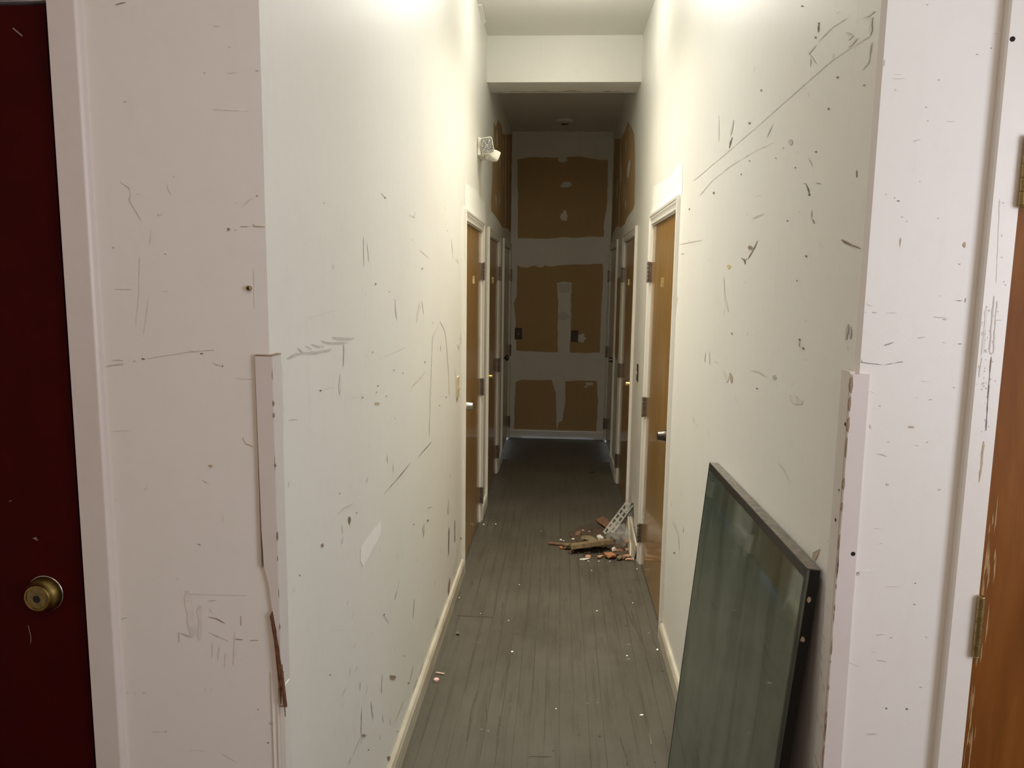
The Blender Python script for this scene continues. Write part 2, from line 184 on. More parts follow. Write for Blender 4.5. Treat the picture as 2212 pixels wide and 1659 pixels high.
  ('Fs', [(2.064,0.520),(2.052,0.513),(2.044,0.503),(2.047,0.502),(2.059,0.508),(2.067,0.518)]),
  ('Ms', [(1.839,1.055),(1.831,1.047),(1.824,1.038),(1.826,1.037),(1.835,1.046),(1.841,1.055)]),
  ('Fs', [(1.826,0.525),(1.821,0.519),(1.823,0.518),(1.828,0.524)]),
  ('Ms', [(1.980,0.581),(1.978,0.568),(1.979,0.552),(1.981,0.550),(1.984,0.564),(1.982,0.580)]),
  ('Ms', [(1.830,1.090),(1.830,1.077),(1.832,1.065),(1.834,1.064),(1.834,1.076),(1.831,1.089)]),
  ('Fs', [(2.958,0.155),(2.956,0.129),(2.961,0.126),(2.964,0.152)]),
  ('Fs', [(2.025,1.198),(2.025,1.192),(2.027,1.192),(2.028,1.197)]),
  ('Ms', [(1.960,0.524),(1.949,0.510),(1.951,0.509),(1.962,0.523)]),
  ('Ms', [(2.132,1.235),(2.109,1.228),(2.112,1.227),(2.134,1.235)]),
  ('Fs', [(1.883,0.674),(1.881,0.662),(1.884,0.647),(1.886,0.646),(1.886,0.659),(1.885,0.673)]),
  ('Fs', [(1.876,1.622),(1.891,1.617),(1.893,1.617),(1.878,1.623)]),
  ('Fs', [(2.739,1.398),(2.737,1.385),(2.741,1.384),(2.743,1.398)]),
  ('Fs', [(2.682,1.572),(2.709,1.557),(2.712,1.557),(2.686,1.573)]),
  ('Fs', [(1.474,1.530),(1.470,1.523),(1.471,1.523),(1.475,1.530)]),
  ('Fs', [(2.178,2.216),(2.193,2.210),(2.195,2.211),(2.181,2.217)]),
  ('Fs', [(2.146,1.676),(2.156,1.670),(2.158,1.670),(2.148,1.676)]),
  ('Fs', [(3.657,1.598),(3.639,1.589),(3.646,1.588),(3.664,1.598)]),
  ('Fs', [(1.542,1.587),(1.544,1.578),(1.545,1.578),(1.543,1.587)]),
  ('Fs', [(3.231,1.481),(3.252,1.473),(3.257,1.473),(3.236,1.481)]),
  ('Fs', [(3.892,1.822),(3.958,1.804),(3.965,1.805),(3.899,1.823)]),
  ('Fs', [(2.803,2.141),(2.817,2.136),(2.821,2.137),(2.807,2.142)]),
  ('Fs', [(1.483,1.589),(1.483,1.583),(1.484,1.582),(1.484,1.589)]),
  ('Fs', [(2.750,1.564),(2.741,1.556),(2.745,1.556),(2.754,1.564)]),
  ('Fs', [(3.952,1.569),(3.963,1.553),(3.970,1.553),(3.960,1.569)]),
  ('Fs', [(1.748,2.012),(1.757,2.006),(1.759,2.007),(1.750,2.012)]),
  ('Fs', [(2.359,2.176),(2.361,2.171),(2.363,2.171),(2.362,2.177)]),
  ('Fs', [(1.982,2.214),(1.994,2.211),(1.996,2.212),(1.983,2.215)]),
  ('Fs', [(3.819,1.836),(3.805,1.816),(3.812,1.817),(3.827,1.836)]),
  ('Fs', [(2.334,1.586),(2.315,1.576),(2.317,1.576),(2.336,1.586)]),
  ('Fs', [(2.230,1.493),(2.215,1.489),(2.217,1.488),(2.232,1.492)]),
  ('Fs', [(1.536,1.779),(1.540,1.776),(1.541,1.777),(1.537,1.779)]),
  ('Fs', [(1.670,1.897),(1.658,1.893),(1.659,1.892),(1.670,1.896)]),
  ('Fs', [(2.369,1.883),(2.376,1.876),(2.379,1.876),(2.372,1.883)]),
  ('Fs', [(3.780,2.230),(3.773,2.218),(3.780,2.219),(3.787,2.231)]),
  ('Fs', [(1.821,1.794),(1.829,1.791),(1.831,1.792),(1.822,1.794)]),
  ('Fs', [(1.761,1.979),(1.756,1.969),(1.757,1.970),(1.762,1.979)]),
  ('Fs', [(2.091,1.496),(2.075,1.492),(2.077,1.491),(2.093,1.496)]),
  ('Fs', [(2.648,1.901),(2.667,1.891),(2.671,1.892),(2.651,1.901)]),
  ('Fs', [(3.635,1.681),(3.636,1.671),(3.643,1.671),(3.641,1.681)]),
  ('Fs', [(2.634,1.945),(2.652,1.939),(2.655,1.939),(2.638,1.945)]),
  ('Fs', [(2.078,1.609),(2.087,1.599),(2.089,1.599),(2.080,1.609)]),
  ('Fs', [(3.057,2.009),(3.028,1.992),(3.033,1.992),(3.062,2.009)]),
  ('Fs', [(1.559,1.930),(1.551,1.923),(1.552,1.923),(1.560,1.930)]),
  ('Fs', [(2.102,1.901),(2.082,1.892),(2.084,1.892),(2.104,1.901)]),
  ('Fs', [(1.675,1.862),(1.666,1.854),(1.667,1.854),(1.676,1.862)]),
  ('Fs', [(2.525,1.651),(2.524,1.639),(2.527,1.638),(2.528,1.651)]),
  ('Fs', [(2.066,1.860),(2.078,1.855),(2.080,1.855),(2.068,1.860)]),
  ('Fs', [(1.867,1.960),(1.881,1.954),(1.882,1.954),(1.868,1.960)]),
  ('Fs', [(2.018,1.485),(2.010,1.483),(2.012,1.483),(2.020,1.485)]),
  ('Fs', [(3.146,2.040),(3.188,2.034),(3.193,2.035),(3.151,2.041)]),
 ],
 'R': [
  ('Ms', [(2.257,2.317),(2.261,2.299),(2.258,2.298),(2.254,2.316)]),
  ('Ds', [(1.718,2.257),(1.722,2.249),(1.717,2.238),(1.714,2.237),(1.712,2.246),(1.716,2.257)]),
  ('Ms', [(1.735,2.237),(1.735,2.232),(1.732,2.231),(1.733,2.237)]),
  ('Fs', [(3.190,2.123),(3.071,2.122),(2.968,2.124),(2.872,2.126),(2.784,2.128),(2.700,2.129),(2.620,2.130),(2.527,2.132),(2.441,2.134),(2.362,2.136),(2.286,2.137),(2.216,2.139),(2.151,2.140),(2.077,2.142),(2.009,2.144),(1.945,2.146),(1.884,2.147),(1.829,2.149),(1.777,2.151),(1.745,2.151),(1.717,2.152),(1.687,2.152),(1.661,2.153),(1.634,2.153),(1.608,2.154),(1.574,2.152),(1.542,2.150),(1.511,2.149),(1.480,2.146),(1.451,2.144),(1.425,2.143),(1.425,2.144),(1.454,2.146),(1.483,2.148),(1.513,2.150),(1.545,2.152),(1.577,2.154),(1.611,2.156),(1.637,2.156),(1.665,2.156),(1.692,2.155),(1.720,2.154),(1.750,2.154),(1.780,2.152),(1.834,2.152),(1.890,2.150),(1.949,2.148),(2.015,2.147),(2.082,2.145),(2.155,2.142),(2.222,2.141),(2.293,2.140),(2.370,2.139),(2.447,2.136),(2.534,2.135),(2.631,2.134),(2.706,2.131),(2.796,2.132),(2.881,2.129),(2.979,2.128),(3.085,2.127),(3.195,2.125)]),
  ('Ms', [(1.710,2.218),(1.689,2.218),(1.668,2.218),(1.648,2.219),(1.629,2.220),(1.608,2.217),(1.587,2.216),(1.567,2.213),(1.548,2.212),(1.549,2.212),(1.569,2.215),(1.589,2.217),(1.610,2.219),(1.631,2.221),(1.650,2.221),(1.671,2.220),(1.691,2.220),(1.711,2.219)]),
  ('Ms', [(1.756,2.201),(1.758,2.191),(1.756,2.180),(1.753,2.179),(1.752,2.190),(1.753,2.200)]),
  ('Ms', [(1.614,2.167),(1.615,2.155),(1.612,2.154),(1.612,2.166)]),
  ('Fs', [(1.553,2.187),(1.530,2.172),(1.537,2.170),(1.532,2.167),(1.509,2.168),(1.550,2.187)]),
  ('Fs', [(1.490,2.159),(1.508,2.160),(1.522,2.158),(1.533,2.155),(1.529,2.153),(1.512,2.153),(1.500,2.155),(1.487,2.157)]),
  ('Fs', [(1.454,2.182),(1.437,2.173),(1.436,2.165),(1.437,2.157),(1.433,2.146),(1.428,2.144),(1.421,2.151),(1.426,2.162),(1.423,2.172),(1.454,2.183)]),
  ('Fs', [(1.472,2.186),(1.450,2.182),(1.431,2.179),(1.416,2.179),(1.417,2.181),(1.437,2.184),(1.454,2.184),(1.473,2.187)]),
  ('Ms', [(1.420,2.130),(1.424,2.123),(1.426,2.115),(1.426,2.106),(1.428,2.099),(1.441,2.096),(1.455,2.093),(1.454,2.092),(1.439,2.094),(1.425,2.097),(1.423,2.105),(1.421,2.113),(1.419,2.121),(1.418,2.129)]),
  ('Ms', [(1.548,2.185),(1.526,2.176),(1.525,2.177),(1.547,2.185)]),
  ('Ms', [(1.797,2.154),(1.803,2.145),(1.802,2.144),(1.795,2.153)]),
  ('Ms', [(1.794,2.153),(1.781,2.138),(1.779,2.137),(1.792,2.153)]),
  ('Ms', [(1.758,2.126),(1.751,2.115),(1.749,2.115),(1.755,2.125)]),
  ('Fs', [(2.738,2.284),(2.732,2.268),(2.730,2.254),(2.733,2.241),(2.725,2.226),(2.724,2.212),(2.716,2.196),(2.711,2.195),(2.707,2.208),(2.707,2.222),(2.714,2.237),(2.718,2.252),(2.720,2.266),(2.731,2.282)]),
  ('Ds', [(2.500,2.169),(2.535,2.159),(2.539,2.141),(2.531,2.140),(2.509,2.153),(2.495,2.168)]),
  ('Ms', [(2.499,2.220),(2.513,2.207),(2.525,2.194),(2.533,2.179),(2.523,2.177),(2.502,2.188),(2.493,2.202),(2.489,2.218)]),
  ('Ms', [(3.031,2.046),(2.966,2.052),(2.906,2.059),(2.848,2.065),(2.793,2.071),(2.728,2.073),(2.668,2.075),(2.609,2.077),(2.552,2.078),(2.499,2.080),(2.441,2.079),(2.387,2.078),(2.335,2.078),(2.284,2.076),(2.236,2.076),(2.191,2.075),(2.148,2.073),(2.107,2.070),(2.068,2.068),(2.029,2.066),(1.993,2.064),(1.994,2.064),(2.031,2.067),(2.069,2.069),(2.109,2.072),(2.150,2.074),(2.193,2.076),(2.238,2.077),(2.287,2.078),(2.338,2.079),(2.391,2.080),(2.446,2.081),(2.503,2.082),(2.558,2.081),(2.612,2.078),(2.672,2.077),(2.734,2.075),(2.798,2.073),(2.853,2.067),(2.914,2.061),(2.975,2.055),(3.035,2.047)]),
  ('Ms', [(1.809,2.012),(1.808,2.005),(1.805,2.005),(1.807,2.012)]),
  ('Ds', [(1.751,1.931),(1.726,1.928),(1.726,1.929),(1.751,1.932)]),
  ('Ds', [(1.735,1.929),(1.719,1.915),(1.705,1.902),(1.703,1.901),(1.710,1.915),(1.733,1.929)]),
  ('Ds', [(1.664,1.922),(1.635,1.916),(1.634,1.917),(1.663,1.923)]),
  ('Ns', [(1.449,1.917),(1.446,1.905),(1.442,1.904),(1.445,1.917)]),
  ('Ms', [(1.684,1.870),(1.688,1.861),(1.682,1.851),(1.679,1.851),(1.678,1.860),(1.682,1.869)]),
  ('Ns', [(1.677,1.848),(1.660,1.838),(1.655,1.838),(1.671,1.848)]),
  ('Ms', [(1.773,1.870),(1.759,1.872),(1.761,1.873),(1.774,1.871)]),
  ('Ns', [(2.118,1.828),(2.152,1.812),(2.170,1.802),(2.194,1.793),(2.212,1.783),(2.207,1.782),(2.183,1.791),(2.161,1.801),(2.140,1.810),(2.115,1.827)]),
  ('Ds', [(2.294,1.786),(2.262,1.778),(2.245,1.767),(2.237,1.768),(2.242,1.780),(2.291,1.787)]),
  ('Ds', [(2.251,1.779),(2.218,1.781),(2.222,1.783),(2.255,1.780)]),
  ('Ns', [(1.499,1.796),(1.481,1.789),(1.461,1.785),(1.440,1.781),(1.419,1.778),(1.399,1.774),(1.398,1.775),(1.417,1.780),(1.438,1.783),(1.457,1.788),(1.477,1.793),(1.498,1.797)]),
  ('Ms', [(1.446,1.787),(1.441,1.780),(1.439,1.780),(1.444,1.787)]),
  ('Ds', [(3.424,1.837),(3.341,1.835),(3.344,1.838),(3.426,1.838)]),
  ('Ms', [(1.435,1.640),(1.442,1.630),(1.443,1.620),(1.441,1.610),(1.434,1.610),(1.432,1.620),(1.427,1.630),(1.430,1.640)]),
  ('Ms', [(1.422,1.636),(1.423,1.629),(1.425,1.621),(1.419,1.613),(1.416,1.614),(1.412,1.621),(1.413,1.629),(1.419,1.636)]),
  ('Ms', [(1.709,1.592),(1.709,1.575),(1.669,1.573),(1.668,1.574),(1.704,1.576),(1.707,1.592)]),
  ('Ms', [(2.112,1.474),(2.066,1.476),(2.022,1.479),(1.987,1.476),(1.947,1.476),(1.946,1.477),(1.980,1.479),(2.018,1.482),(2.064,1.479),(2.112,1.475)]),
  ('Ts', [(2.366,1.437),(2.361,1.422),(2.338,1.409),(2.322,1.412),(2.319,1.428),(2.348,1.439)]),
  ('Fs', [(2.476,1.435),(2.456,1.423),(2.435,1.412),(2.405,1.403),(2.381,1.408),(2.370,1.425),(2.414,1.432),(2.455,1.439)]),
  ('Fs', [(1.755,1.454),(1.732,1.446),(1.701,1.446),(1.664,1.453),(1.657,1.460),(1.685,1.460),(1.710,1.465),(1.749,1.459)]),
  ('Ms', [(1.996,1.540),(1.961,1.548),(1.962,1.548),(1.998,1.540)]),
  ('Ms', [(2.171,1.567),(2.164,1.575),(2.169,1.575),(2.176,1.567)]),
  ('Ms', [(1.686,1.548),(1.643,1.551),(1.643,1.552),(1.686,1.548)]),
  ('Fs', [(3.480,1.884),(3.353,1.880),(3.238,1.878),(3.129,1.876),(3.030,1.875),(2.935,1.873),(2.937,1.875),(3.034,1.878),(3.135,1.880),(3.244,1.883),(3.360,1.885),(3.482,1.885)]),
  ('Ms', [(3.223,1.889),(3.191,1.877),(3.183,1.877),(3.215,1.889)]),
  ('Fs', [(2.530,1.735),(2.531,1.719),(2.523,1.703),(2.518,1.686),(2.505,1.670),(2.483,1.654),(2.463,1.639),(2.433,1.624),(2.427,1.625),(2.436,1.641),(2.462,1.656),(2.481,1.671),(2.495,1.687),(2.498,1.703),(2.506,1.719),(2.520,1.735)]),
  ('Ms', [(2.191,1.892),(2.143,1.891),(2.102,1.893),(2.062,1.895),(2.063,1.896),(2.105,1.895),(2.150,1.895),(2.192,1.893)]),
  ('Ms', [(2.163,1.949),(2.105,1.945),(2.106,1.947),(2.164,1.950)]),
  ('Ms', [(2.028,2.117),(2.048,2.109),(2.068,2.102),(2.083,2.093),(2.080,2.092),(2.058,2.099),(2.042,2.108),(2.026,2.116)]),
  ('Ms', [(1.729,1.983),(1.716,1.973),(1.700,1.963),(1.697,1.963),(1.710,1.973),(1.727,1.983)]),
  ('Ms', [(2.600,1.447),(2.539,1.448),(2.537,1.450),(2.598,1.449)]),
  ('Fs', [(2.765,1.467),(2.774,1.448),(2.778,1.429),(2.767,1.430),(2.758,1.449),(2.757,1.468)]),
  ('Fs', [(2.697,1.473),(2.703,1.458),(2.697,1.443),(2.682,1.430),(2.676,1.431),(2.678,1.445),(2.684,1.460),(2.689,1.474)]),
  ('Fs', [(3.474,1.652),(3.496,1.632),(3.524,1.612),(3.532,1.591),(3.553,1.570),(3.535,1.570),(3.504,1.591),(3.488,1.612),(3.470,1.632),(3.458,1.652)]),
  ('Ms', [(1.613,2.241),(1.592,2.238),(1.593,2.239),(1.614,2.242)]),
  ('Fs', [(1.728,2.217),(1.755,2.216),(1.781,2.214),(1.759,2.199),(1.741,2.187),(1.718,2.175),(1.715,2.175),(1.732,2.187),(1.750,2.199),(1.769,2.210),(1.745,2.211),(1.725,2.215)]),
  ('Ms', [(1.429,1.599),(1.425,1.590),(1.423,1.590),(1.427,1.599)]),
  ('D', [(1.710,2.255),(1.711,2.254),(1.715,2.254),(1.720,2.257),(1.721,2.258),(1.720,2.259),(1.716,2.258),(1.712,2.256)]),
  ('D', [(1.726,2.231),(1.728,2.230),(1.732,2.231),(1.736,2.232),(1.739,2.235),(1.738,2.235),(1.733,2.235),(1.727,2.232)]),
  ('D', [(1.573,2.111),(1.575,2.111),(1.578,2.110),(1.584,2.112),(1.585,2.114),(1.583,2.115),(1.579,2.114),(1.575,2.113)]),
  ('D', [(2.159,2.227),(2.160,2.226),(2.167,2.227),(2.174,2.229),(2.178,2.232),(2.177,2.233),(2.168,2.232),(2.160,2.229)]),
  ('D', [(2.268,2.165),(2.274,2.164),(2.281,2.163),(2.291,2.167),(2.298,2.171),(2.294,2.172),(2.282,2.170),(2.275,2.168)]),
  ('D', [(2.730,2.023),(2.738,2.022),(2.749,2.021),(2.761,2.023),(2.771,2.028),(2.764,2.030),(2.751,2.030),(2.741,2.027)]),
  ('D', [(1.692,1.772),(1.695,1.771),(1.701,1.770),(1.705,1.771),(1.709,1.773),(1.707,1.774),(1.702,1.774),(1.695,1.773)]),
  ('D', [(2.353,1.560),(2.353,1.558),(2.361,1.557),(2.367,1.558),(2.375,1.559),(2.371,1.561),(2.362,1.562),(2.356,1.562)]),
  ('D', [(1.698,1.903),(1.701,1.901),(1.706,1.900),(1.711,1.902),(1.713,1.904),(1.711,1.905),(1.707,1.906),(1.702,1.905)]),
  ('D', [(1.708,1.913),(1.710,1.911),(1.714,1.911),(1.718,1.913),(1.722,1.914),(1.719,1.915),(1.715,1.916),(1.712,1.914)]),
  ('D', [(1.700,1.591),(1.700,1.589),(1.706,1.588),(1.712,1.588),(1.714,1.590),(1.711,1.592),(1.707,1.592),(1.703,1.592)]),
  ('D', [(1.671,1.574),(1.671,1.572),(1.677,1.571),(1.681,1.571),(1.686,1.572),(1.683,1.575),(1.678,1.575),(1.673,1.576)]),
  ('D', [(1.836,2.331),(1.838,2.330),(1.842,2.332),(1.847,2.334),(1.850,2.336),(1.849,2.337),(1.843,2.335),(1.837,2.333)]),
  ('D', [(1.613,2.061),(1.616,2.060),(1.619,2.060),(1.623,2.061),(1.625,2.063),(1.623,2.064),(1.620,2.064),(1.617,2.063)]),
  ('D', [(2.342,2.032),(2.343,2.031),(2.350,2.031),(2.357,2.033),(2.359,2.035),(2.358,2.036),(2.351,2.036),(2.341,2.034)]),
  ('D', [(1.920,2.036),(1.921,2.035),(1.924,2.036),(1.928,2.037),(1.931,2.038),(1.929,2.039),(1.924,2.038),(1.921,2.038)]),
  ('D', [(1.978,2.022),(1.982,2.022),(1.985,2.022),(1.989,2.023),(1.990,2.024),(1.990,2.025),(1.986,2.025),(1.981,2.023)]),
  ('D', [(1.813,1.975),(1.814,1.975),(1.817,1.974),(1.820,1.975),(1.824,1.977),(1.820,1.977),(1.818,1.978),(1.815,1.977)]),
  ('D', [(1.673,1.987),(1.675,1.986),(1.680,1.986),(1.683,1.988),(1.687,1.989),(1.685,1.990),(1.680,1.990),(1.676,1.989)]),
  ('D', [(1.436,2.062),(1.436,2.061),(1.439,2.062),(1.443,2.063),(1.444,2.064),(1.442,2.065),(1.440,2.065),(1.436,2.063)]),
  ('D', [(1.748,1.720),(1.748,1.719),(1.751,1.718),(1.755,1.718),(1.755,1.720),(1.755,1.721),(1.752,1.721),(1.749,1.721)]),
  ('D', [(1.847,1.859),(1.847,1.857),(1.852,1.857),(1.856,1.858),(1.860,1.860),(1.858,1.861),(1.853,1.861),(1.848,1.860)]),
  ('D', [(3.236,2.015),(3.238,2.012),(3.251,2.014),(3.265,2.015),(3.272,2.018),(3.264,2.019),(3.253,2.021),(3.241,2.018)]),
  ('D', [(2.025,1.436),(2.031,1.433),(2.036,1.432),(2.042,1.432),(2.047,1.433),(2.043,1.435),(2.037,1.436),(2.031,1.436)]),
  ('D', [(2.252,2.058),(2.250,2.057),(2.257,2.057),(2.264,2.058),(2.263,2.060),(2.264,2.062),(2.258,2.060),(2.251,2.059)]),
  ('N', [(2.163,1.810),(2.169,1.806),(2.187,1.807),(2.207,1.808),(2.221,1.813),(2.213,1.818),(2.189,1.817),(2.173,1.814)]),
  ('Y', [(2.422,1.764),(2.429,1.761),(2.450,1.757),(2.466,1.762),(2.479,1.765),(2.475,1.768),(2.453,1.771),(2.429,1.768)]),
  ('M', [(1.850,2.039),(1.852,2.034),(1.864,2.034),(1.878,2.038),(1.887,2.045),(1.877,2.048),(1.866,2.048),(1.856,2.043)]),
  ('M', [(1.868,1.486),(1.866,1.482),(1.879,1.479),(1.894,1.479),(1.899,1.483),(1.893,1.487),(1.882,1.490),(1.868,1.490)]),
  ('Ms', [(1.811,1.285),(1.766,1.282),(1.744,1.275),(1.723,1.267),(1.685,1.270),(1.685,1.270),(1.720,1.268),(1.741,1.276),(1.763,1.284),(1.810,1.286)]),
  ('Ms', [(2.696,0.970),(2.697,0.954),(2.693,0.955),(2.693,0.971)]),
  ('Ms', [(3.422,0.710),(3.372,0.704),(3.367,0.706),(3.417,0.712)]),
  ('Ms', [(3.158,0.830),(3.124,0.823),(3.119,0.824),(3.152,0.831)]),
  ('Ms', [(3.336,0.645),(3.284,0.644),(3.231,0.644),(3.178,0.646),(3.164,0.631),(3.152,0.616),(3.138,0.601),(3.126,0.586),(3.121,0.588),(3.126,0.606),(3.138,0.621),(3.155,0.634),(3.167,0.650),(3.219,0.649),(3.272,0.649),(3.331,0.647)]),
  ('Ms', [(3.048,0.717),(3.053,0.691),(3.045,0.694),(3.041,0.719)]),
  ('Ms', [(2.865,0.549),(2.856,0.537),(2.852,0.539),(2.860,0.551)]),
  ('Ms', [(3.301,0.656),(3.214,0.661),(3.209,0.664),(3.297,0.658)]),
  ('Fs', [(1.452,1.220),(1.476,1.200),(1.475,1.200),(1.451,1.220)]),
  ('Ms', [(1.452,1.219),(1.457,1.214),(1.456,1.214),(1.451,1.219)]),
  ('D', [(3.232,0.536),(3.232,0.533),(3.245,0.526),(3.261,0.522),(3.269,0.522),(3.257,0.530),(3.248,0.535),(3.234,0.539)]),
  ('T', [(1.532,1.164),(1.492,1.187),(1.506,1.166),(1.515,1.154),(1.532,1.152)]),
  ('Ns', [(1.532,1.163),(1.510,1.174),(1.489,1.188),(1.490,1.188),(1.513,1.175),(1.532,1.163)]),
  ('W', [(4.514,2.263),(4.266,2.250),(3.992,2.232),(3.757,2.236),(3.658,2.244),(3.553,2.252),(3.496,2.236),(3.482,2.202),(3.468,2.172),(3.470,2.140),(3.475,2.109),(3.480,2.081),(3.634,2.106),(3.769,2.104),(3.928,2.104),(4.079,2.100),(4.256,2.097),(4.487,2.099),(4.685,2.094),(4.612,2.134),(4.549,2.168),(4.538,2.200),(4.531,2.233)]),
  ('W', [(5.543,2.157),(5.518,2.184),(5.480,2.205),(5.466,2.234),(5.417,2.254),(5.488,2.277),(5.624,2.263),(5.746,2.247),(5.999,2.236),(6.236,2.227),(6.398,2.203),(6.492,2.175),(6.604,2.149),(6.573,2.113),(6.577,2.082),(6.388,2.096),(6.179,2.109),(6.009,2.123),(5.846,2.135),(5.711,2.149)]),
  ('Ws', [(4.752,3.022),(4.729,2.941),(4.707,2.861),(4.688,2.783),(4.673,2.705),(4.654,2.627),(4.635,2.549),(4.614,2.475),(4.602,2.403),(4.592,2.331),(4.576,2.259),(4.563,2.187),(4.537,2.114),(4.521,2.112),(4.533,2.184),(4.546,2.255),(4.565,2.327),(4.582,2.400),(4.596,2.472),(4.610,2.544),(4.631,2.622),(4.657,2.702),(4.667,2.778),(4.687,2.857),(4.705,2.935),(4.731,3.016)]),
  ('R', [(6.500,3.025),(6.661,2.990),(7.147,3.002),(8.025,3.161),(8.000,3.089),(8.048,3.030),(8.057,2.961),(8.021,2.887),(8.045,2.821),(8.032,2.746),(8.033,2.680),(8.028,2.606),(8.042,2.542),(8.028,2.466),(8.065,2.403),(8.056,2.330),(8.084,2.244),(8.137,2.162),(8.226,2.076),(7.996,2.145),(7.799,2.209),(7.436,2.239),(7.089,2.223),(6.919,2.194),(6.438,2.191),(6.314,2.212),(5.999,2.236),(5.742,2.237),(5.653,2.278),(5.672,2.331),(5.691,2.382),(5.682,2.430),(5.692,2.480),(5.714,2.531),(5.728,2.583),(5.762,2.638),(5.794,2.693),(5.832,2.747),(5.878,2.807),(6.134,2.906)]),
  ('Js', [(7.210,3.014),(7.240,2.964),(7.189,2.901),(7.201,2.848),(7.186,2.791),(7.174,2.734),(7.149,2.676),(7.127,2.590),(7.135,2.509),(7.136,2.426),(7.148,2.344),(7.119,2.258),(7.122,2.175),(7.091,2.173),(7.062,2.254),(7.049,2.335),(7.058,2.418),(7.083,2.503),(7.077,2.584),(7.060,2.663),(7.072,2.719),(7.095,2.777),(7.126,2.836),(7.132,2.891),(7.161,2.951),(7.184,3.009)]),
  ('Js', [(6.196,2.672),(6.323,2.656),(6.383,2.628),(6.379,2.591),(6.353,2.550),(6.274,2.539),(6.178,2.562),(6.139,2.591),(6.108,2.622),(6.149,2.664)]),
  ('Js', [(6.660,2.533),(6.665,2.495),(6.658,2.456),(6.667,2.418),(6.636,2.376),(6.615,2.374),(6.606,2.411),(6.612,2.450),(6.617,2.489),(6.638,2.530)]),
  ('Js', [(6.434,2.393),(6.489,2.358),(6.445,2.312),(6.419,2.310),(6.366,2.345),(6.404,2.390)]),
  ('Js', [(6.279,2.960),(6.324,2.936),(6.351,2.909),(6.317,2.903),(6.258,2.923),(6.256,2.955)]),
  ('Js', [(6.603,2.904),(6.625,2.871),(6.647,2.837),(6.639,2.797),(6.610,2.792),(6.597,2.828),(6.573,2.861),(6.582,2.900)]),
  ('Js', [(7.483,2.699),(7.481,2.660),(7.499,2.623),(7.478,2.582),(7.479,2.543),(7.457,2.501),(7.426,2.498),(7.390,2.533),(7.414,2.574),(7.416,2.613),(7.411,2.651),(7.448,2.694)]),
  ('Js', [(7.006,2.737),(7.014,2.691),(7.010,2.643),(7.001,2.595),(6.977,2.592),(6.941,2.634),(6.965,2.684),(6.982,2.733)]),
  ('R', [(6.689,1.759),(7.053,1.749),(7.120,1.678),(7.161,1.608),(7.192,1.538),(7.191,1.467),(7.214,1.391),(7.215,1.319),(7.194,1.257),(7.230,1.186),(7.210,1.124),(7.220,1.055),(6.847,1.005),(6.673,1.105),(6.686,1.164),(6.700,1.226),(6.706,1.287),(6.710,1.347),(6.717,1.407),(6.709,1.471),(6.720,1.530),(6.720,1.590),(6.721,1.645),(6.684,1.702)]),
  ('Ms', [(1.667,1.636),(1.679,1.630),(1.678,1.629),(1.666,1.635)]),
  ('Fs', [(1.617,1.800),(1.607,1.786),(1.605,1.786),(1.616,1.800)]),
  ('Fs', [(1.928,1.714),(1.916,1.699),(1.915,1.699),(1.925,1.714)]),
  ('Ms', [(1.537,1.566),(1.542,1.559),(1.541,1.559),(1.536,1.566)]),
  ('Fs', [(1.879,1.297),(1.878,1.286),(1.876,1.286),(1.877,1.297)]),
  ('Ms', [(2.843,1.184),(2.879,1.164),(2.873,1.164),(2.838,1.184)]),
  ('Fs', [(3.152,1.756),(3.083,1.737),(3.078,1.737),(3.147,1.757)]),
  ('Fs', [(1.585,1.794),(1.595,1.782),(1.594,1.782),(1.584,1.794)]),
  ('Ms', [(2.364,1.298),(2.365,1.292),(2.362,1.293),(2.362,1.298)]),
  ('Fs', [(2.129,1.359),(2.140,1.346),(2.137,1.346),(2.127,1.359)]),
  ('Fs', [(1.683,1.780),(1.667,1.767),(1.665,1.767),(1.682,1.780)]),
  ('Ms', [(2.469,1.532),(2.471,1.521),(2.468,1.521),(2.466,1.532)]),
  ('Fs', [(1.818,1.849),(1.798,1.839),(1.796,1.839),(1.817,1.850)]),
  ('Ms', [(2.236,1.719),(2.236,1.711),(2.233,1.711),(2.233,1.719)]),
  ('Fs', [(2.751,1.406),(2.747,1.401),(2.743,1.401),(2.747,1.407)]),
  ('Fs', [(2.247,1.364),(2.216,1.349),(2.214,1.349),(2.245,1.365)]),
  ('Fs', [(2.394,1.803),(2.391,1.786),(2.388,1.786),(2.391,1.803)]),
  ('Fs', [(1.665,1.759),(1.651,1.753),(1.650,1.753),(1.664,1.760)]),
  ('Fs', [(2.039,1.872),(2.016,1.858),(2.014,1.858),(2.037,1.872)]),
  ('Ms', [(1.625,1.339),(1.636,1.331),(1.635,1.331),(1.624,1.339)]),
  ('Fs', [(1.521,1.465),(1.532,1.461),(1.531,1.461),(1.521,1.465)]),
  ('Fs', [(3.401,1.718),(3.361,1.713),(3.357,1.714),(3.398,1.719)]),
  ('Fs', [(1.753,1.418),(1.744,1.415),(1.742,1.416),(1.751,1.419)]),
  ('Ms', [(1.732,1.491),(1.741,1.481),(1.739,1.481),(1.731,1.491)]),
  ('Fs', [(1.626,1.800),(1.610,1.789),(1.609,1.789),(1.625,1.800)]),
  ('Fs', [(2.222,1.683),(2.248,1.664),(2.246,1.664),(2.219,1.683)]),
  ('Ms', [(3.089,1.789),(3.050,1.775),(3.046,1.775),(3.085,1.789)]),
  ('Fs', [(2.906,1.446),(2.865,1.439),(2.862,1.439),(2.903,1.447)]),
  ('Ms', [(2.808,1.454),(2.839,1.446),(2.836,1.445),(2.805,1.454)]),
  ('Ms', [(1.684,1.522),(1.691,1.519),(1.690,1.519),(1.683,1.522)]),
  ('Fs', [(2.944,1.196),(2.928,1.172),(2.923,1.173),(2.939,1.197)]),
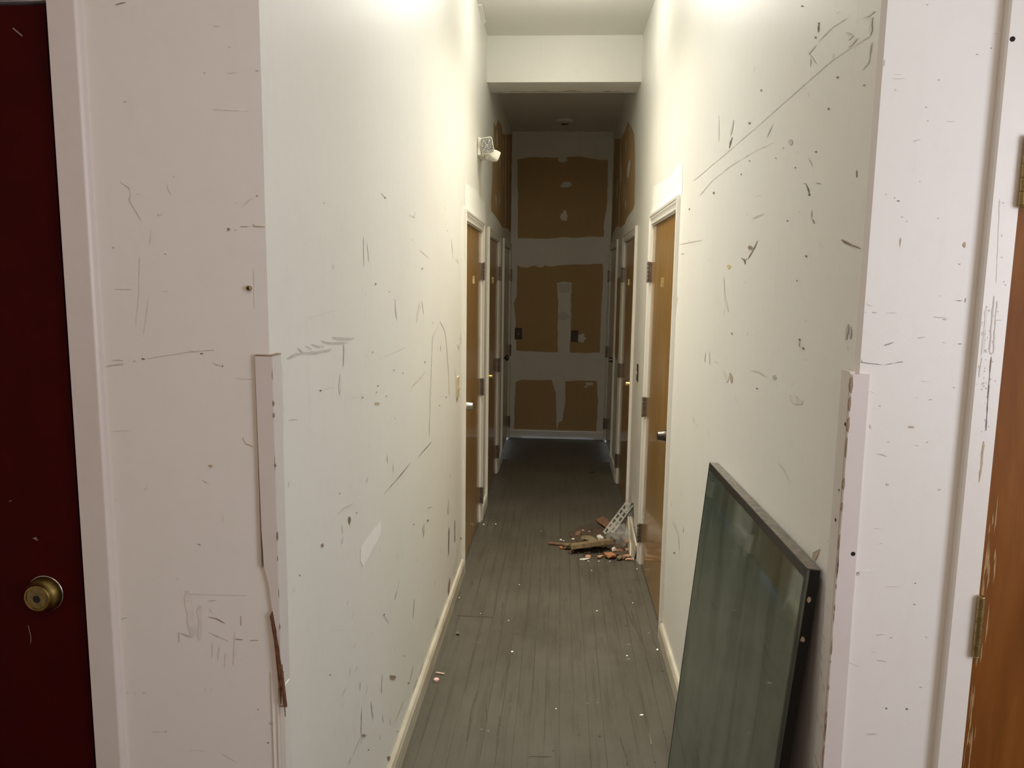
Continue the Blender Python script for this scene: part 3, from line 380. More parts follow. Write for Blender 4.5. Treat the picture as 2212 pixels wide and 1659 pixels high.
  ('Ms', [(2.648,1.198),(2.621,1.179),(2.618,1.180),(2.644,1.199)]),
  ('Ms', [(2.263,1.910),(2.234,1.902),(2.232,1.902),(2.262,1.911)]),
  ('Ms', [(2.756,1.802),(2.794,1.789),(2.790,1.788),(2.752,1.802)]),
  ('Fs', [(1.908,1.288),(1.924,1.273),(1.922,1.273),(1.906,1.288)]),
  ('Fs', [(2.149,1.549),(2.175,1.537),(2.173,1.537),(2.147,1.549)]),
  ('Ms', [(2.487,1.628),(2.493,1.610),(2.490,1.610),(2.484,1.628)]),
  ('Ms', [(2.272,1.378),(2.240,1.361),(2.237,1.362),(2.269,1.378)]),
  ('Ms', [(1.850,1.377),(1.869,1.358),(1.868,1.358),(1.849,1.377)]),
  ('Ms', [(1.869,1.471),(1.846,1.466),(1.844,1.467),(1.868,1.471)]),
  ('Fs', [(1.483,1.391),(1.494,1.386),(1.493,1.386),(1.482,1.391)]),
  ('Fs', [(1.899,1.331),(1.880,1.324),(1.878,1.325),(1.898,1.331)]),
  ('Fs', [(1.547,1.730),(1.543,1.716),(1.541,1.716),(1.546,1.730)]),
  ('Fs', [(1.995,1.776),(2.001,1.761),(1.999,1.761),(1.993,1.776)]),
  ('Fs', [(1.870,1.836),(1.857,1.820),(1.855,1.820),(1.868,1.836)]),
  ('Fs', [(2.315,1.327),(2.298,1.316),(2.295,1.316),(2.313,1.328)]),
  ('Fs', [(2.259,1.181),(2.245,1.178),(2.243,1.179),(2.257,1.182)]),
  ('Fs', [(2.135,1.338),(2.132,1.328),(2.129,1.328),(2.131,1.339)]),
  ('Ms', [(1.713,1.588),(1.706,1.573),(1.705,1.573),(1.712,1.588)]),
  ('Fs', [(1.706,1.701),(1.690,1.699),(1.689,1.700),(1.706,1.702)]),
  ('Fs', [(4.427,0.325),(4.397,0.316),(4.388,0.319),(4.417,0.328)]),
  ('Fs', [(4.751,0.786),(4.771,0.762),(4.760,0.764),(4.740,0.788)]),
  ('Fs', [(4.924,0.667),(4.942,0.625),(4.930,0.627),(4.912,0.669)]),
  ('Fs', [(4.536,0.307),(4.570,0.264),(4.560,0.267),(4.525,0.310)]),
  ('Fs', [(4.470,0.561),(4.447,0.522),(4.437,0.525),(4.459,0.564)]),
  ('Fs', [(4.421,0.352),(4.390,0.318),(4.380,0.321),(4.411,0.356)]),
  ('Fs', [(4.602,0.610),(4.628,0.569),(4.617,0.572),(4.592,0.612)]),
  ('Fs', [(4.570,0.627),(4.564,0.598),(4.553,0.601),(4.559,0.629)]),
  ('Fs', [(4.974,0.826),(4.939,0.789),(4.927,0.792),(4.962,0.828)]),
  ('Fs', [(4.614,0.806),(4.564,0.787),(4.554,0.789),(4.604,0.809)]),
  ('Fs', [(4.916,0.409),(4.878,0.379),(4.866,0.382),(4.903,0.413)]),
  ('Fs', [(4.681,0.543),(4.695,0.506),(4.683,0.509),(4.670,0.546)]),
  ('Fs', [(4.633,0.565),(4.612,0.528),(4.601,0.531),(4.622,0.568)]),
  ('Fs', [(4.588,0.697),(4.538,0.668),(4.528,0.671),(4.577,0.700)]),
  ('Fs', [(4.942,0.466),(4.921,0.430),(4.908,0.433),(4.930,0.469)]),
  ('Fs', [(4.538,0.677),(4.529,0.648),(4.518,0.651),(4.528,0.679)]),
  ('Fs', [(4.789,0.207),(4.774,0.171),(4.762,0.175),(4.778,0.211)]),
  ('Fs', [(4.462,0.559),(4.460,0.541),(4.449,0.544),(4.452,0.561)]),
  ('Fs', [(4.815,0.481),(4.787,0.454),(4.775,0.457),(4.803,0.484)]),
  ('Fs', [(4.493,0.328),(4.496,0.284),(4.486,0.288),(4.483,0.331)]),
  ('Fs', [(4.732,0.547),(4.744,0.519),(4.733,0.522),(4.721,0.550)]),
  ('Fs', [(4.868,0.652),(4.850,0.626),(4.838,0.629),(4.855,0.655)]),
  ('Fs', [(4.785,0.677),(4.752,0.639),(4.741,0.642),(4.773,0.680)]),
  ('Fs', [(4.777,0.626),(4.738,0.587),(4.727,0.590),(4.766,0.628)]),
  ('Fs', [(4.450,0.374),(4.475,0.344),(4.465,0.347),(4.440,0.377)]),
  ('Fs', [(4.918,0.335),(4.873,0.319),(4.861,0.323),(4.905,0.339)]),
 ],
 'F': [
  ('Ms', [(-0.817,1.885),(-0.816,1.880),(-0.808,1.875),(-0.801,1.870),(-0.799,1.860),(-0.803,1.848),(-0.797,1.839),(-0.792,1.830),(-0.788,1.823),(-0.784,1.816),(-0.780,1.809),(-0.780,1.809),(-0.783,1.817),(-0.787,1.824),(-0.791,1.831),(-0.796,1.840),(-0.801,1.848),(-0.798,1.860),(-0.800,1.871),(-0.808,1.876),(-0.815,1.880),(-0.817,1.885)]),
  ('Ms', [(-0.729,1.880),(-0.726,1.866),(-0.719,1.855),(-0.719,1.855),(-0.725,1.867),(-0.729,1.880)]),
  ('Ns', [(-0.592,1.802),(-0.582,1.802),(-0.572,1.803),(-0.564,1.803),(-0.556,1.803),(-0.556,1.804),(-0.564,1.804),(-0.572,1.803),(-0.582,1.803),(-0.592,1.803)]),
  ('Ts', [(-0.569,1.807),(-0.565,1.802),(-0.554,1.802),(-0.545,1.802),(-0.545,1.803),(-0.554,1.804),(-0.564,1.804),(-0.569,1.808)]),
  ('Fs', [(-0.588,1.837),(-0.582,1.843),(-0.575,1.849),(-0.567,1.854),(-0.558,1.858),(-0.559,1.858),(-0.567,1.854),(-0.576,1.850),(-0.582,1.844),(-0.588,1.837)]),
  ('Ms', [(-0.602,1.844),(-0.596,1.844),(-0.596,1.844),(-0.602,1.845)]),
  ('Ms', [(-0.838,1.684),(-0.828,1.684),(-0.819,1.684),(-0.810,1.684),(-0.801,1.685),(-0.801,1.685),(-0.810,1.685),(-0.819,1.685),(-0.828,1.685),(-0.838,1.685)]),
  ('Fs', [(-0.751,1.682),(-0.743,1.682),(-0.735,1.681),(-0.735,1.682),(-0.743,1.683),(-0.751,1.682)]),
  ('Fs', [(-0.788,1.745),(-0.789,1.736),(-0.789,1.726),(-0.790,1.717),(-0.791,1.707),(-0.791,1.698),(-0.792,1.688),(-0.793,1.676),(-0.795,1.663),(-0.797,1.650),(-0.799,1.637),(-0.801,1.625),(-0.802,1.612),(-0.802,1.612),(-0.800,1.625),(-0.798,1.637),(-0.796,1.650),(-0.794,1.663),(-0.792,1.675),(-0.791,1.688),(-0.790,1.698),(-0.789,1.707),(-0.789,1.717),(-0.788,1.726),(-0.787,1.736),(-0.787,1.745)]),
  ('Fs', [(-0.773,1.675),(-0.776,1.662),(-0.778,1.649),(-0.781,1.636),(-0.783,1.623),(-0.786,1.610),(-0.788,1.596),(-0.788,1.596),(-0.785,1.609),(-0.782,1.623),(-0.780,1.636),(-0.777,1.649),(-0.775,1.662),(-0.773,1.675)]),
  ('Fs', [(-0.763,1.794),(-0.764,1.785),(-0.766,1.775),(-0.767,1.766),(-0.766,1.766),(-0.765,1.775),(-0.763,1.785),(-0.762,1.794)]),
  ('Ms', [(-0.787,1.554),(-0.774,1.555),(-0.761,1.558),(-0.747,1.560),(-0.734,1.562),(-0.721,1.564),(-0.707,1.567),(-0.698,1.568),(-0.689,1.569),(-0.679,1.570),(-0.670,1.571),(-0.661,1.572),(-0.651,1.573),(-0.651,1.574),(-0.661,1.573),(-0.670,1.572),(-0.679,1.571),(-0.689,1.570),(-0.698,1.569),(-0.707,1.568),(-0.721,1.565),(-0.734,1.563),(-0.747,1.561),(-0.761,1.559),(-0.774,1.556),(-0.787,1.554)]),
  ('Ms', [(-0.870,1.537),(-0.860,1.537),(-0.851,1.539),(-0.841,1.540),(-0.832,1.543),(-0.832,1.544),(-0.842,1.543),(-0.851,1.541),(-0.860,1.540),(-0.870,1.537)]),
  ('Ms', [(-0.852,1.549),(-0.841,1.549),(-0.830,1.549),(-0.830,1.550),(-0.841,1.551),(-0.852,1.550)]),
  ('Ms', [(-0.657,1.549),(-0.646,1.544),(-0.635,1.542),(-0.635,1.542),(-0.646,1.546),(-0.656,1.549)]),
  ('Fs', [(-0.792,1.860),(-0.782,1.860),(-0.782,1.861),(-0.792,1.860)]),
  ('Ds', [(-0.545,1.811),(-0.544,1.801),(-0.544,1.801),(-0.545,1.811)]),
  ('Ms', [(-0.705,1.571),(-0.695,1.570),(-0.686,1.568),(-0.686,1.569),(-0.695,1.571),(-0.705,1.571)]),
  ('Fs', [(-0.612,1.520),(-0.602,1.519),(-0.592,1.519),(-0.582,1.519),(-0.582,1.520),(-0.592,1.520),(-0.601,1.521),(-0.611,1.520)]),
  ('Fs', [(-0.570,1.727),(-0.570,1.715),(-0.570,1.702),(-0.571,1.690),(-0.571,1.678),(-0.571,1.665),(-0.571,1.652),(-0.570,1.652),(-0.570,1.665),(-0.570,1.678),(-0.570,1.690),(-0.569,1.702),(-0.569,1.715),(-0.569,1.727)]),
  ('M', [(-0.713,1.892),(-0.713,1.891),(-0.714,1.891),(-0.716,1.891),(-0.715,1.892),(-0.715,1.893),(-0.714,1.893),(-0.713,1.893)]),
  ('M', [(-0.745,1.822),(-0.746,1.821),(-0.747,1.820),(-0.748,1.821),(-0.749,1.822),(-0.748,1.824),(-0.747,1.824),(-0.746,1.824)]),
  ('M', [(-0.741,1.823),(-0.742,1.822),(-0.742,1.822),(-0.743,1.823),(-0.743,1.823),(-0.743,1.824),(-0.742,1.824),(-0.741,1.824)]),
  ('M', [(-0.835,1.761),(-0.836,1.761),(-0.837,1.760),(-0.839,1.761),(-0.839,1.761),(-0.839,1.763),(-0.837,1.763),(-0.836,1.763)]),
  ('D', [(-0.736,1.751),(-0.737,1.750),(-0.737,1.750),(-0.738,1.750),(-0.739,1.751),(-0.738,1.751),(-0.737,1.752),(-0.736,1.751)]),
  ('N', [(-0.612,1.798),(-0.613,1.796),(-0.615,1.794),(-0.617,1.795),(-0.617,1.798),(-0.617,1.800),(-0.615,1.800),(-0.613,1.799)]),
  ('D', [(-0.787,1.553),(-0.788,1.552),(-0.791,1.552),(-0.793,1.552),(-0.794,1.553),(-0.793,1.555),(-0.791,1.555),(-0.789,1.554)]),
  ('D', [(-0.673,1.566),(-0.673,1.565),(-0.675,1.565),(-0.678,1.564),(-0.678,1.566),(-0.678,1.567),(-0.675,1.567),(-0.674,1.567)]),
  ('M', [(-0.805,1.549),(-0.806,1.548),(-0.808,1.548),(-0.810,1.548),(-0.811,1.549),(-0.809,1.550),(-0.808,1.551),(-0.806,1.550)]),
  ('D', [(-0.635,1.544),(-0.635,1.542),(-0.636,1.541),(-0.637,1.542),(-0.637,1.543),(-0.636,1.544),(-0.636,1.545),(-0.635,1.545)]),
  ('N', [(-0.557,1.858),(-0.558,1.857),(-0.559,1.857),(-0.560,1.857),(-0.561,1.858),(-0.560,1.859),(-0.559,1.859),(-0.558,1.859)]),
  ('F', [(-0.598,1.797),(-0.598,1.796),(-0.601,1.795),(-0.603,1.796),(-0.603,1.797),(-0.603,1.798),(-0.601,1.798),(-0.598,1.798)]),
  ('M', [(-0.831,1.543),(-0.831,1.542),(-0.832,1.541),(-0.833,1.542),(-0.833,1.543),(-0.833,1.544),(-0.832,1.544),(-0.831,1.544)]),
  ('Ds', [(-0.869,0.873),(-0.869,0.860),(-0.868,0.860),(-0.868,0.874)]),
  ('Ms', [(-0.845,0.873),(-0.844,0.863),(-0.844,0.863),(-0.844,0.873)]),
  ('Ds', [(-0.828,0.871),(-0.820,0.871),(-0.820,0.871),(-0.828,0.872)]),
  ('Ms', [(-0.698,0.891),(-0.699,0.883),(-0.698,0.884),(-0.698,0.891)]),
  ('Ms', [(-0.685,0.888),(-0.685,0.883),(-0.684,0.883),(-0.684,0.889)]),
  ('Ms', [(-0.748,1.005),(-0.748,0.995),(-0.748,0.984),(-0.747,0.984),(-0.746,0.995),(-0.747,1.006)]),
  ('Ms', [(-0.746,1.004),(-0.737,1.000),(-0.729,0.996),(-0.719,0.995),(-0.719,0.996),(-0.727,1.000),(-0.736,1.003),(-0.746,1.004)]),
  ('Fs', [(-0.728,1.093),(-0.732,1.077),(-0.731,1.061),(-0.727,1.045),(-0.729,1.029),(-0.726,1.013),(-0.722,0.998),(-0.716,0.999),(-0.711,1.016),(-0.715,1.031),(-0.715,1.047),(-0.716,1.063),(-0.717,1.079),(-0.723,1.094)]),
  ('Fs', [(-0.702,1.064),(-0.708,1.051),(-0.706,1.039),(-0.705,1.027),(-0.707,1.015),(-0.710,1.003),(-0.707,0.990),(-0.704,0.990),(-0.702,1.003),(-0.699,1.015),(-0.699,1.027),(-0.700,1.040),(-0.697,1.052),(-0.698,1.064)]),
  ('Ns', [(-0.684,1.040),(-0.668,1.036),(-0.659,1.031),(-0.649,1.027),(-0.649,1.027),(-0.658,1.033),(-0.667,1.038),(-0.684,1.041)]),
  ('Ms', [(-0.686,1.008),(-0.678,1.004),(-0.670,1.000),(-0.661,0.997),(-0.653,0.994),(-0.645,0.990),(-0.645,0.991),(-0.653,0.995),(-0.661,0.998),(-0.669,1.002),(-0.677,1.005),(-0.685,1.008)]),
  ('Ms', [(-0.684,1.073),(-0.675,1.074),(-0.667,1.075),(-0.667,1.076),(-0.676,1.076),(-0.684,1.074)]),
  ('Ns', [(-0.635,0.996),(-0.626,0.995),(-0.616,0.995),(-0.616,0.996),(-0.625,0.997),(-0.635,0.997)]),
  ('Ns', [(-0.601,0.994),(-0.585,0.995),(-0.585,0.996),(-0.601,0.995)]),
  ('Ns', [(-0.619,1.045),(-0.619,1.035),(-0.619,1.025),(-0.618,1.025),(-0.618,1.035),(-0.618,1.045)]),
  ('Fs', [(-0.632,1.011),(-0.633,0.999),(-0.634,0.988),(-0.635,0.977),(-0.636,0.965),(-0.637,0.954),(-0.637,0.942),(-0.636,0.942),(-0.635,0.954),(-0.633,0.965),(-0.633,0.977),(-0.632,0.988),(-0.631,0.999),(-0.631,1.011)]),
  ('Fs', [(-0.678,0.989),(-0.680,0.977),(-0.680,0.966),(-0.681,0.955),(-0.680,0.955),(-0.679,0.966),(-0.678,0.977),(-0.678,0.989)]),
  ('Fs', [(-0.665,0.978),(-0.668,0.965),(-0.669,0.952),(-0.668,0.952),(-0.666,0.965),(-0.664,0.978)]),
  ('Fs', [(-0.652,0.967),(-0.654,0.957),(-0.655,0.946),(-0.656,0.936),(-0.655,0.936),(-0.653,0.946),(-0.652,0.957),(-0.651,0.967)]),
  ('Fs', [(-0.816,0.787),(-0.804,0.787),(-0.793,0.788),(-0.782,0.789),(-0.782,0.789),(-0.793,0.789),(-0.804,0.789),(-0.816,0.787)]),
  ('Fs', [(-0.735,0.751),(-0.724,0.751),(-0.713,0.751),(-0.702,0.752),(-0.702,0.753),(-0.713,0.753),(-0.724,0.752),(-0.735,0.752)]),
  ('Fs', [(-0.668,0.748),(-0.661,0.742),(-0.653,0.738),(-0.646,0.734),(-0.638,0.730),(-0.638,0.731),(-0.645,0.736),(-0.653,0.740),(-0.660,0.745),(-0.668,0.748)]),
  ('Fs', [(-0.724,1.086),(-0.705,1.086),(-0.685,1.087),(-0.665,1.087),(-0.645,1.087),(-0.626,1.088),(-0.606,1.088),(-0.606,1.089),(-0.626,1.089),(-0.645,1.089),(-0.665,1.088),(-0.685,1.088),(-0.704,1.088),(-0.724,1.087)]),
  ('Ms', [(-0.638,0.954),(-0.638,0.942),(-0.637,0.942),(-0.638,0.954)]),
  ('Fs', [(-0.681,1.056),(-0.676,1.048),(-0.675,1.048),(-0.680,1.057)]),
  ('Ms', [(-0.864,1.027),(-0.853,1.032),(-0.853,1.033),(-0.864,1.028)]),
  ('M', [(-0.560,0.820),(-0.561,0.818),(-0.564,0.816),(-0.567,0.818),(-0.570,0.819),(-0.567,0.821),(-0.564,0.822),(-0.561,0.821)]),
  ('D', [(-0.569,0.777),(-0.570,0.776),(-0.571,0.775),(-0.573,0.776),(-0.573,0.777),(-0.573,0.778),(-0.571,0.778),(-0.570,0.778)]),
  ('M', [(-0.782,0.790),(-0.782,0.789),(-0.784,0.788),(-0.786,0.789),(-0.787,0.789),(-0.785,0.791),(-0.784,0.791),(-0.782,0.791)]),
  ('M', [(-0.742,1.117),(-0.743,1.116),(-0.744,1.116),(-0.745,1.116),(-0.745,1.117),(-0.745,1.118),(-0.743,1.118),(-0.743,1.118)]),
  ('F', [(-0.858,0.870),(-0.859,0.868),(-0.861,0.867),(-0.862,0.868),(-0.862,0.869),(-0.861,0.871),(-0.860,0.872),(-0.859,0.871)]),
  ('D', [(-0.589,0.848),(-0.589,0.847),(-0.590,0.847),(-0.590,0.847),(-0.591,0.848),(-0.591,0.849),(-0.590,0.850),(-0.589,0.849)]),
  ('Ms', [(-0.686,1.321),(-0.679,1.315),(-0.671,1.312),(-0.671,1.312),(-0.678,1.317),(-0.686,1.321)]),
  ('Ts', [(-0.602,1.406),(-0.598,1.394),(-0.590,1.391),(-0.583,1.388),(-0.582,1.389),(-0.590,1.393),(-0.597,1.395),(-0.601,1.406)]),
  ('Ds', [(-0.700,1.190),(-0.694,1.188),(-0.694,1.189),(-0.699,1.191)]),
  ('Fs', [(-0.858,1.412),(-0.847,1.412),(-0.837,1.413),(-0.827,1.413),(-0.827,1.414),(-0.837,1.414),(-0.847,1.413),(-0.858,1.413)]),
  ('Ms', [(-0.863,1.273),(-0.858,1.274),(-0.858,1.274),(-0.863,1.274)]),
  ('Fs', [(-0.609,1.520),(-0.600,1.519),(-0.590,1.519),(-0.581,1.519),(-0.581,1.520),(-0.590,1.521),(-0.600,1.521),(-0.609,1.521)]),
  ('Fs', [(-0.802,1.295),(-0.795,1.302),(-0.796,1.303),(-0.802,1.296)]),
  ('Fs', [(-0.647,1.255),(-0.647,1.246),(-0.647,1.236),(-0.646,1.236),(-0.646,1.246),(-0.647,1.255)]),
  ('T', [(-0.663,1.349),(-0.665,1.347),(-0.667,1.345),(-0.669,1.346),(-0.672,1.348),(-0.670,1.350),(-0.667,1.351),(-0.665,1.350)]),
  ('Ns', [(-0.808,2.190),(-0.798,2.192),(-0.789,2.194),(-0.789,2.195),(-0.798,2.194),(-0.808,2.191)]),
  ('Fs', [(-0.628,2.153),(-0.618,2.153),(-0.618,2.154),(-0.628,2.154)]),
  ('Ms', [(-0.607,2.118),(-0.599,2.117),(-0.598,2.118),(-0.607,2.118)]),
  ('Fs', [(-0.634,2.010),(-0.623,2.009),(-0.612,2.009),(-0.601,2.008),(-0.591,2.008),(-0.580,2.008),(-0.569,2.007),(-0.569,2.008),(-0.580,2.008),(-0.591,2.009),(-0.601,2.009),(-0.612,2.010),(-0.623,2.010),(-0.634,2.011)]),
  ('Ns', [(-0.554,2.076),(-0.542,2.077),(-0.542,2.077),(-0.554,2.077)]),
  ('Fs', [(-0.606,2.073),(-0.596,2.073),(-0.587,2.075),(-0.587,2.075),(-0.596,2.075),(-0.606,2.074)]),
  ('M', [(-0.797,2.024),(-0.798,2.023),(-0.800,2.023),(-0.801,2.023),(-0.802,2.024),(-0.802,2.025),(-0.800,2.025),(-0.798,2.025)]),
  ('M', [(-0.646,2.074),(-0.647,2.073),(-0.648,2.072),(-0.650,2.073),(-0.651,2.074),(-0.650,2.074),(-0.648,2.075),(-0.647,2.074)]),
  ('M', [(-0.713,1.892),(-0.713,1.892),(-0.714,1.891),(-0.715,1.892),(-0.716,1.892),(-0.715,1.893),(-0.714,1.893),(-0.713,1.893)]),
  ('Ms', [(0.535,2.129),(0.535,2.122),(0.537,2.115),(0.538,2.108),(0.539,2.108),(0.537,2.115),(0.537,2.122),(0.535,2.129)]),
  ('Ds', [(0.690,2.099),(0.695,2.099),(0.695,2.099),(0.690,2.100)]),
  ('Ms', [(0.599,1.956),(0.606,1.959),(0.612,1.960),(0.612,1.960),(0.605,1.960),(0.599,1.957)]),
  ('Ms', [(0.707,2.144),(0.720,2.145),(0.720,2.145),(0.707,2.144)]),
  ('Ms', [(0.717,2.132),(0.721,2.133),(0.720,2.133),(0.716,2.133)]),
  ('Fs', [(0.542,2.068),(0.550,2.068),(0.558,2.068),(0.566,2.067),(0.574,2.068),(0.574,2.068),(0.566,2.068),(0.558,2.068),(0.550,2.068),(0.542,2.068)]),
  ('Fs', [(0.557,2.060),(0.566,2.060),(0.576,2.061),(0.576,2.062),(0.566,2.061),(0.557,2.061)]),
  ('Fs', [(0.650,1.991),(0.657,1.990),(0.665,1.990),(0.665,1.991),(0.657,1.991),(0.650,1.991)]),
  ('Fs', [(0.562,2.046),(0.562,2.041),(0.570,2.041),(0.570,2.041),(0.563,2.042),(0.562,2.046)]),
  ('Fs', [(0.540,2.091),(0.540,2.081),(0.541,2.081),(0.542,2.091)]),
  ('Ts', [(0.535,2.054),(0.539,2.053),(0.539,2.054),(0.535,2.055)]),
  ('D', [(0.715,2.109),(0.714,2.109),(0.714,2.108),(0.713,2.109),(0.713,2.109),(0.713,2.110),(0.714,2.110),(0.714,2.110)]),
  ('M', [(0.617,2.014),(0.617,2.013),(0.616,2.013),(0.615,2.013),(0.615,2.014),(0.615,2.015),(0.616,2.015),(0.617,2.015)]),
  ('M', [(0.622,1.992),(0.621,1.991),(0.621,1.991),(0.620,1.991),(0.619,1.992),(0.620,1.992),(0.620,1.993),(0.621,1.992)]),
  ('M', [(0.634,2.058),(0.634,2.058),(0.633,2.057),(0.632,2.058),(0.632,2.058),(0.632,2.059),(0.633,2.060),(0.634,2.059)]),
  ('M', [(0.605,2.179),(0.605,2.179),(0.604,2.178),(0.603,2.179),(0.602,2.179),(0.603,2.180),(0.604,2.180),(0.605,2.180)]),
  ('Ds', [(0.589,1.829),(0.594,1.830),(0.594,1.830),(0.589,1.830)]),
  ('Ms', [(0.598,1.822),(0.601,1.822),(0.601,1.823),(0.598,1.823)]),
  ('Ts', [(0.591,1.796),(0.590,1.789),(0.591,1.776),(0.591,1.776),(0.592,1.789),(0.591,1.796)]),
  ('Ds', [(0.692,1.687),(0.699,1.686),(0.703,1.686),(0.703,1.687),(0.699,1.687),(0.692,1.687)]),
  ('Ds', [(0.710,1.691),(0.709,1.684),(0.710,1.684),(0.711,1.691)]),
  ('Ds', [(0.532,1.663),(0.542,1.663),(0.542,1.664),(0.532,1.663)]),
  ('Ds', [(0.553,1.663),(0.563,1.663),(0.563,1.663),(0.553,1.664)]),
  ('Fs', [(0.576,1.664),(0.585,1.663),(0.594,1.663),(0.594,1.664),(0.585,1.664),(0.576,1.664)]),
  ('Ms', [(0.596,1.647),(0.605,1.645),(0.605,1.645),(0.596,1.647)]),
  ('Ms', [(0.659,1.657),(0.667,1.656),(0.675,1.656),(0.683,1.656),(0.683,1.656),(0.675,1.657),(0.667,1.657),(0.659,1.658)]),
  ('Ds', [(0.578,1.605),(0.588,1.608),(0.595,1.612),(0.595,1.612),(0.587,1.609),(0.578,1.606)]),
  ('Ws', [(0.578,1.604),(0.587,1.605),(0.596,1.607),(0.596,1.607),(0.587,1.606),(0.578,1.604)]),
  ('Ms', [(0.678,1.612),(0.685,1.612),(0.685,1.612),(0.678,1.613)]),
  ('Ds', [(0.705,1.610),(0.710,1.610),(0.710,1.611),(0.705,1.611)]),
  ('Ms', [(0.531,1.687),(0.538,1.682),(0.545,1.676),(0.553,1.674),(0.553,1.674),(0.545,1.677),(0.539,1.682),(0.531,1.687)]),
  ('Ms', [(0.635,1.619),(0.647,1.621),(0.646,1.622),(0.635,1.620)]),
  ('Ms', [(0.692,1.651),(0.698,1.651),(0.698,1.651),(0.692,1.651)]),
  ('D', [(0.584,1.857),(0.583,1.856),(0.582,1.856),(0.581,1.857),(0.579,1.857),(0.580,1.858),(0.582,1.858),(0.583,1.858)]),
  ('D', [(0.576,1.862),(0.576,1.862),(0.576,1.861),(0.575,1.862),(0.575,1.862),(0.575,1.863),(0.575,1.863),(0.576,1.863)]),
  ('T', [(0.702,1.783),(0.702,1.780),(0.700,1.778),(0.698,1.781),(0.697,1.783),(0.698,1.786),(0.699,1.788),(0.701,1.788)]),
  ('M', [(0.696,1.750),(0.696,1.749),(0.695,1.749),(0.694,1.749),(0.693,1.750),(0.693,1.751),(0.695,1.751),(0.697,1.751)]),
  ('M', [(0.682,1.654),(0.681,1.653),(0.678,1.652),(0.676,1.653),(0.674,1.653),(0.676,1.654),(0.678,1.655),(0.680,1.654)]),
  ('M', [(0.617,1.890),(0.616,1.890),(0.616,1.890),(0.615,1.890),(0.615,1.890),(0.615,1.891),(0.616,1.891),(0.617,1.891)]),
  ('M', [(0.653,1.828),(0.653,1.828),(0.652,1.827),(0.651,1.828),(0.651,1.828),(0.651,1.829),(0.652,1.829),(0.653,1.829)]),
  ('M', [(0.668,1.694),(0.668,1.694),(0.667,1.694),(0.666,1.694),(0.666,1.694),(0.666,1.695),(0.667,1.695),(0.667,1.695)]),
  ('F', [(0.562,1.868),(0.562,1.868),(0.561,1.867),(0.560,1.868),(0.560,1.868),(0.560,1.869),(0.561,1.869),(0.562,1.869)]),
  ('Ds', [(0.536,1.580),(0.540,1.574),(0.554,1.572),(0.568,1.571),(0.579,1.570),(0.590,1.572),(0.598,1.574),(0.605,1.575),(0.612,1.576),(0.612,1.577),(0.605,1.576),(0.597,1.574),(0.590,1.573),(0.579,1.570),(0.568,1.572),(0.554,1.573),(0.541,1.575),(0.536,1.581)]),
  ('Ws', [(0.559,1.522),(0.570,1.519),(0.570,1.521),(0.559,1.523)]),
  ('Ws', [(0.570,1.493),(0.578,1.492),(0.578,1.492),(0.570,1.494)]),
  ('Ds', [(0.664,1.509),(0.670,1.510),(0.670,1.510),(0.664,1.510)]),
  ('Ds', [(0.597,1.430),(0.601,1.430),(0.601,1.430),(0.597,1.431)]),
  ('Ds', [(0.665,1.431),(0.668,1.432),(0.668,1.433),(0.664,1.431)]),
  ('Ms', [(0.578,1.408),(0.588,1.406),(0.598,1.403),(0.598,1.404),(0.588,1.408),(0.578,1.408)]),
  ('Ms', [(0.588,1.267),(0.602,1.266),(0.602,1.266),(0.588,1.268)]),
  ('Ms', [(0.639,1.513),(0.643,1.512),(0.643,1.513),(0.639,1.513)]),
  ('Ms', [(0.586,1.517),(0.592,1.517),(0.592,1.517),(0.586,1.517)]),
  ('Ms', [(0.644,1.427),(0.651,1.424),(0.651,1.425),(0.644,1.427)]),
  ('Fs', [(0.648,1.542),(0.660,1.542),(0.660,1.543),(0.648,1.543)]),
  ('T', [(0.642,1.459),(0.641,1.457),(0.637,1.457),(0.633,1.457),(0.632,1.459),(0.633,1.460),(0.637,1.461),(0.641,1.460)]),
  ('M', [(0.606,1.352),(0.606,1.350),(0.604,1.349),(0.602,1.349),(0.601,1.352),(0.602,1.353),(0.603,1.353),(0.605,1.353)]),
  ('M', [(0.697,1.344),(0.698,1.343),(0.696,1.343),(0.695,1.344),(0.694,1.344),(0.695,1.345),(0.696,1.346),(0.697,1.346)]),
  ('M', [(0.707,1.532),(0.706,1.532),(0.705,1.531),(0.704,1.532),(0.703,1.532),(0.704,1.533),(0.705,1.533),(0.706,1.533)]),
  ('F', [(0.568,1.457),(0.567,1.456),(0.566,1.453),(0.565,1.455),(0.564,1.457),(0.563,1.459),(0.565,1.462),(0.567,1.459)]),
  ('M', [(0.580,1.496),(0.580,1.495),(0.579,1.495),(0.578,1.495),(0.577,1.496),(0.577,1.497),(0.578,1.497),(0.580,1.497)]),
  ('Ws', [(0.567,1.183),(0.579,1.184),(0.587,1.186),(0.595,1.187),(0.595,1.189),(0.587,1.188),(0.578,1.188),(0.567,1.184)]),
  ('Ms', [(0.606,1.060),(0.619,1.062),(0.619,1.063),(0.606,1.061)]),
  ('Ms', [(0.598,1.027),(0.606,1.026),(0.606,1.027),(0.598,1.027)]),
  ('Ms', [(0.611,1.010),(0.620,1.009),(0.628,1.008),(0.628,1.009),(0.620,1.011),(0.611,1.011)]),
  ('Ms', [(0.603,0.859),(0.613,0.859),(0.623,0.861),(0.623,0.862),(0.613,0.862),(0.603,0.860)]),
  ('Fs', [(0.561,1.003),(0.571,0.999),(0.581,0.996),(0.581,0.996),(0.571,1.000),(0.561,1.004)]),
  ('Fs', [(0.617,1.157),(0.625,1.156),(0.632,1.156),(0.640,1.157),(0.640,1.158),(0.632,1.158),(0.624,1.158),(0.617,1.157)]),
  ('Ms', [(0.593,1.237),(0.603,1.239),(0.603,1.240),(0.593,1.237)]),
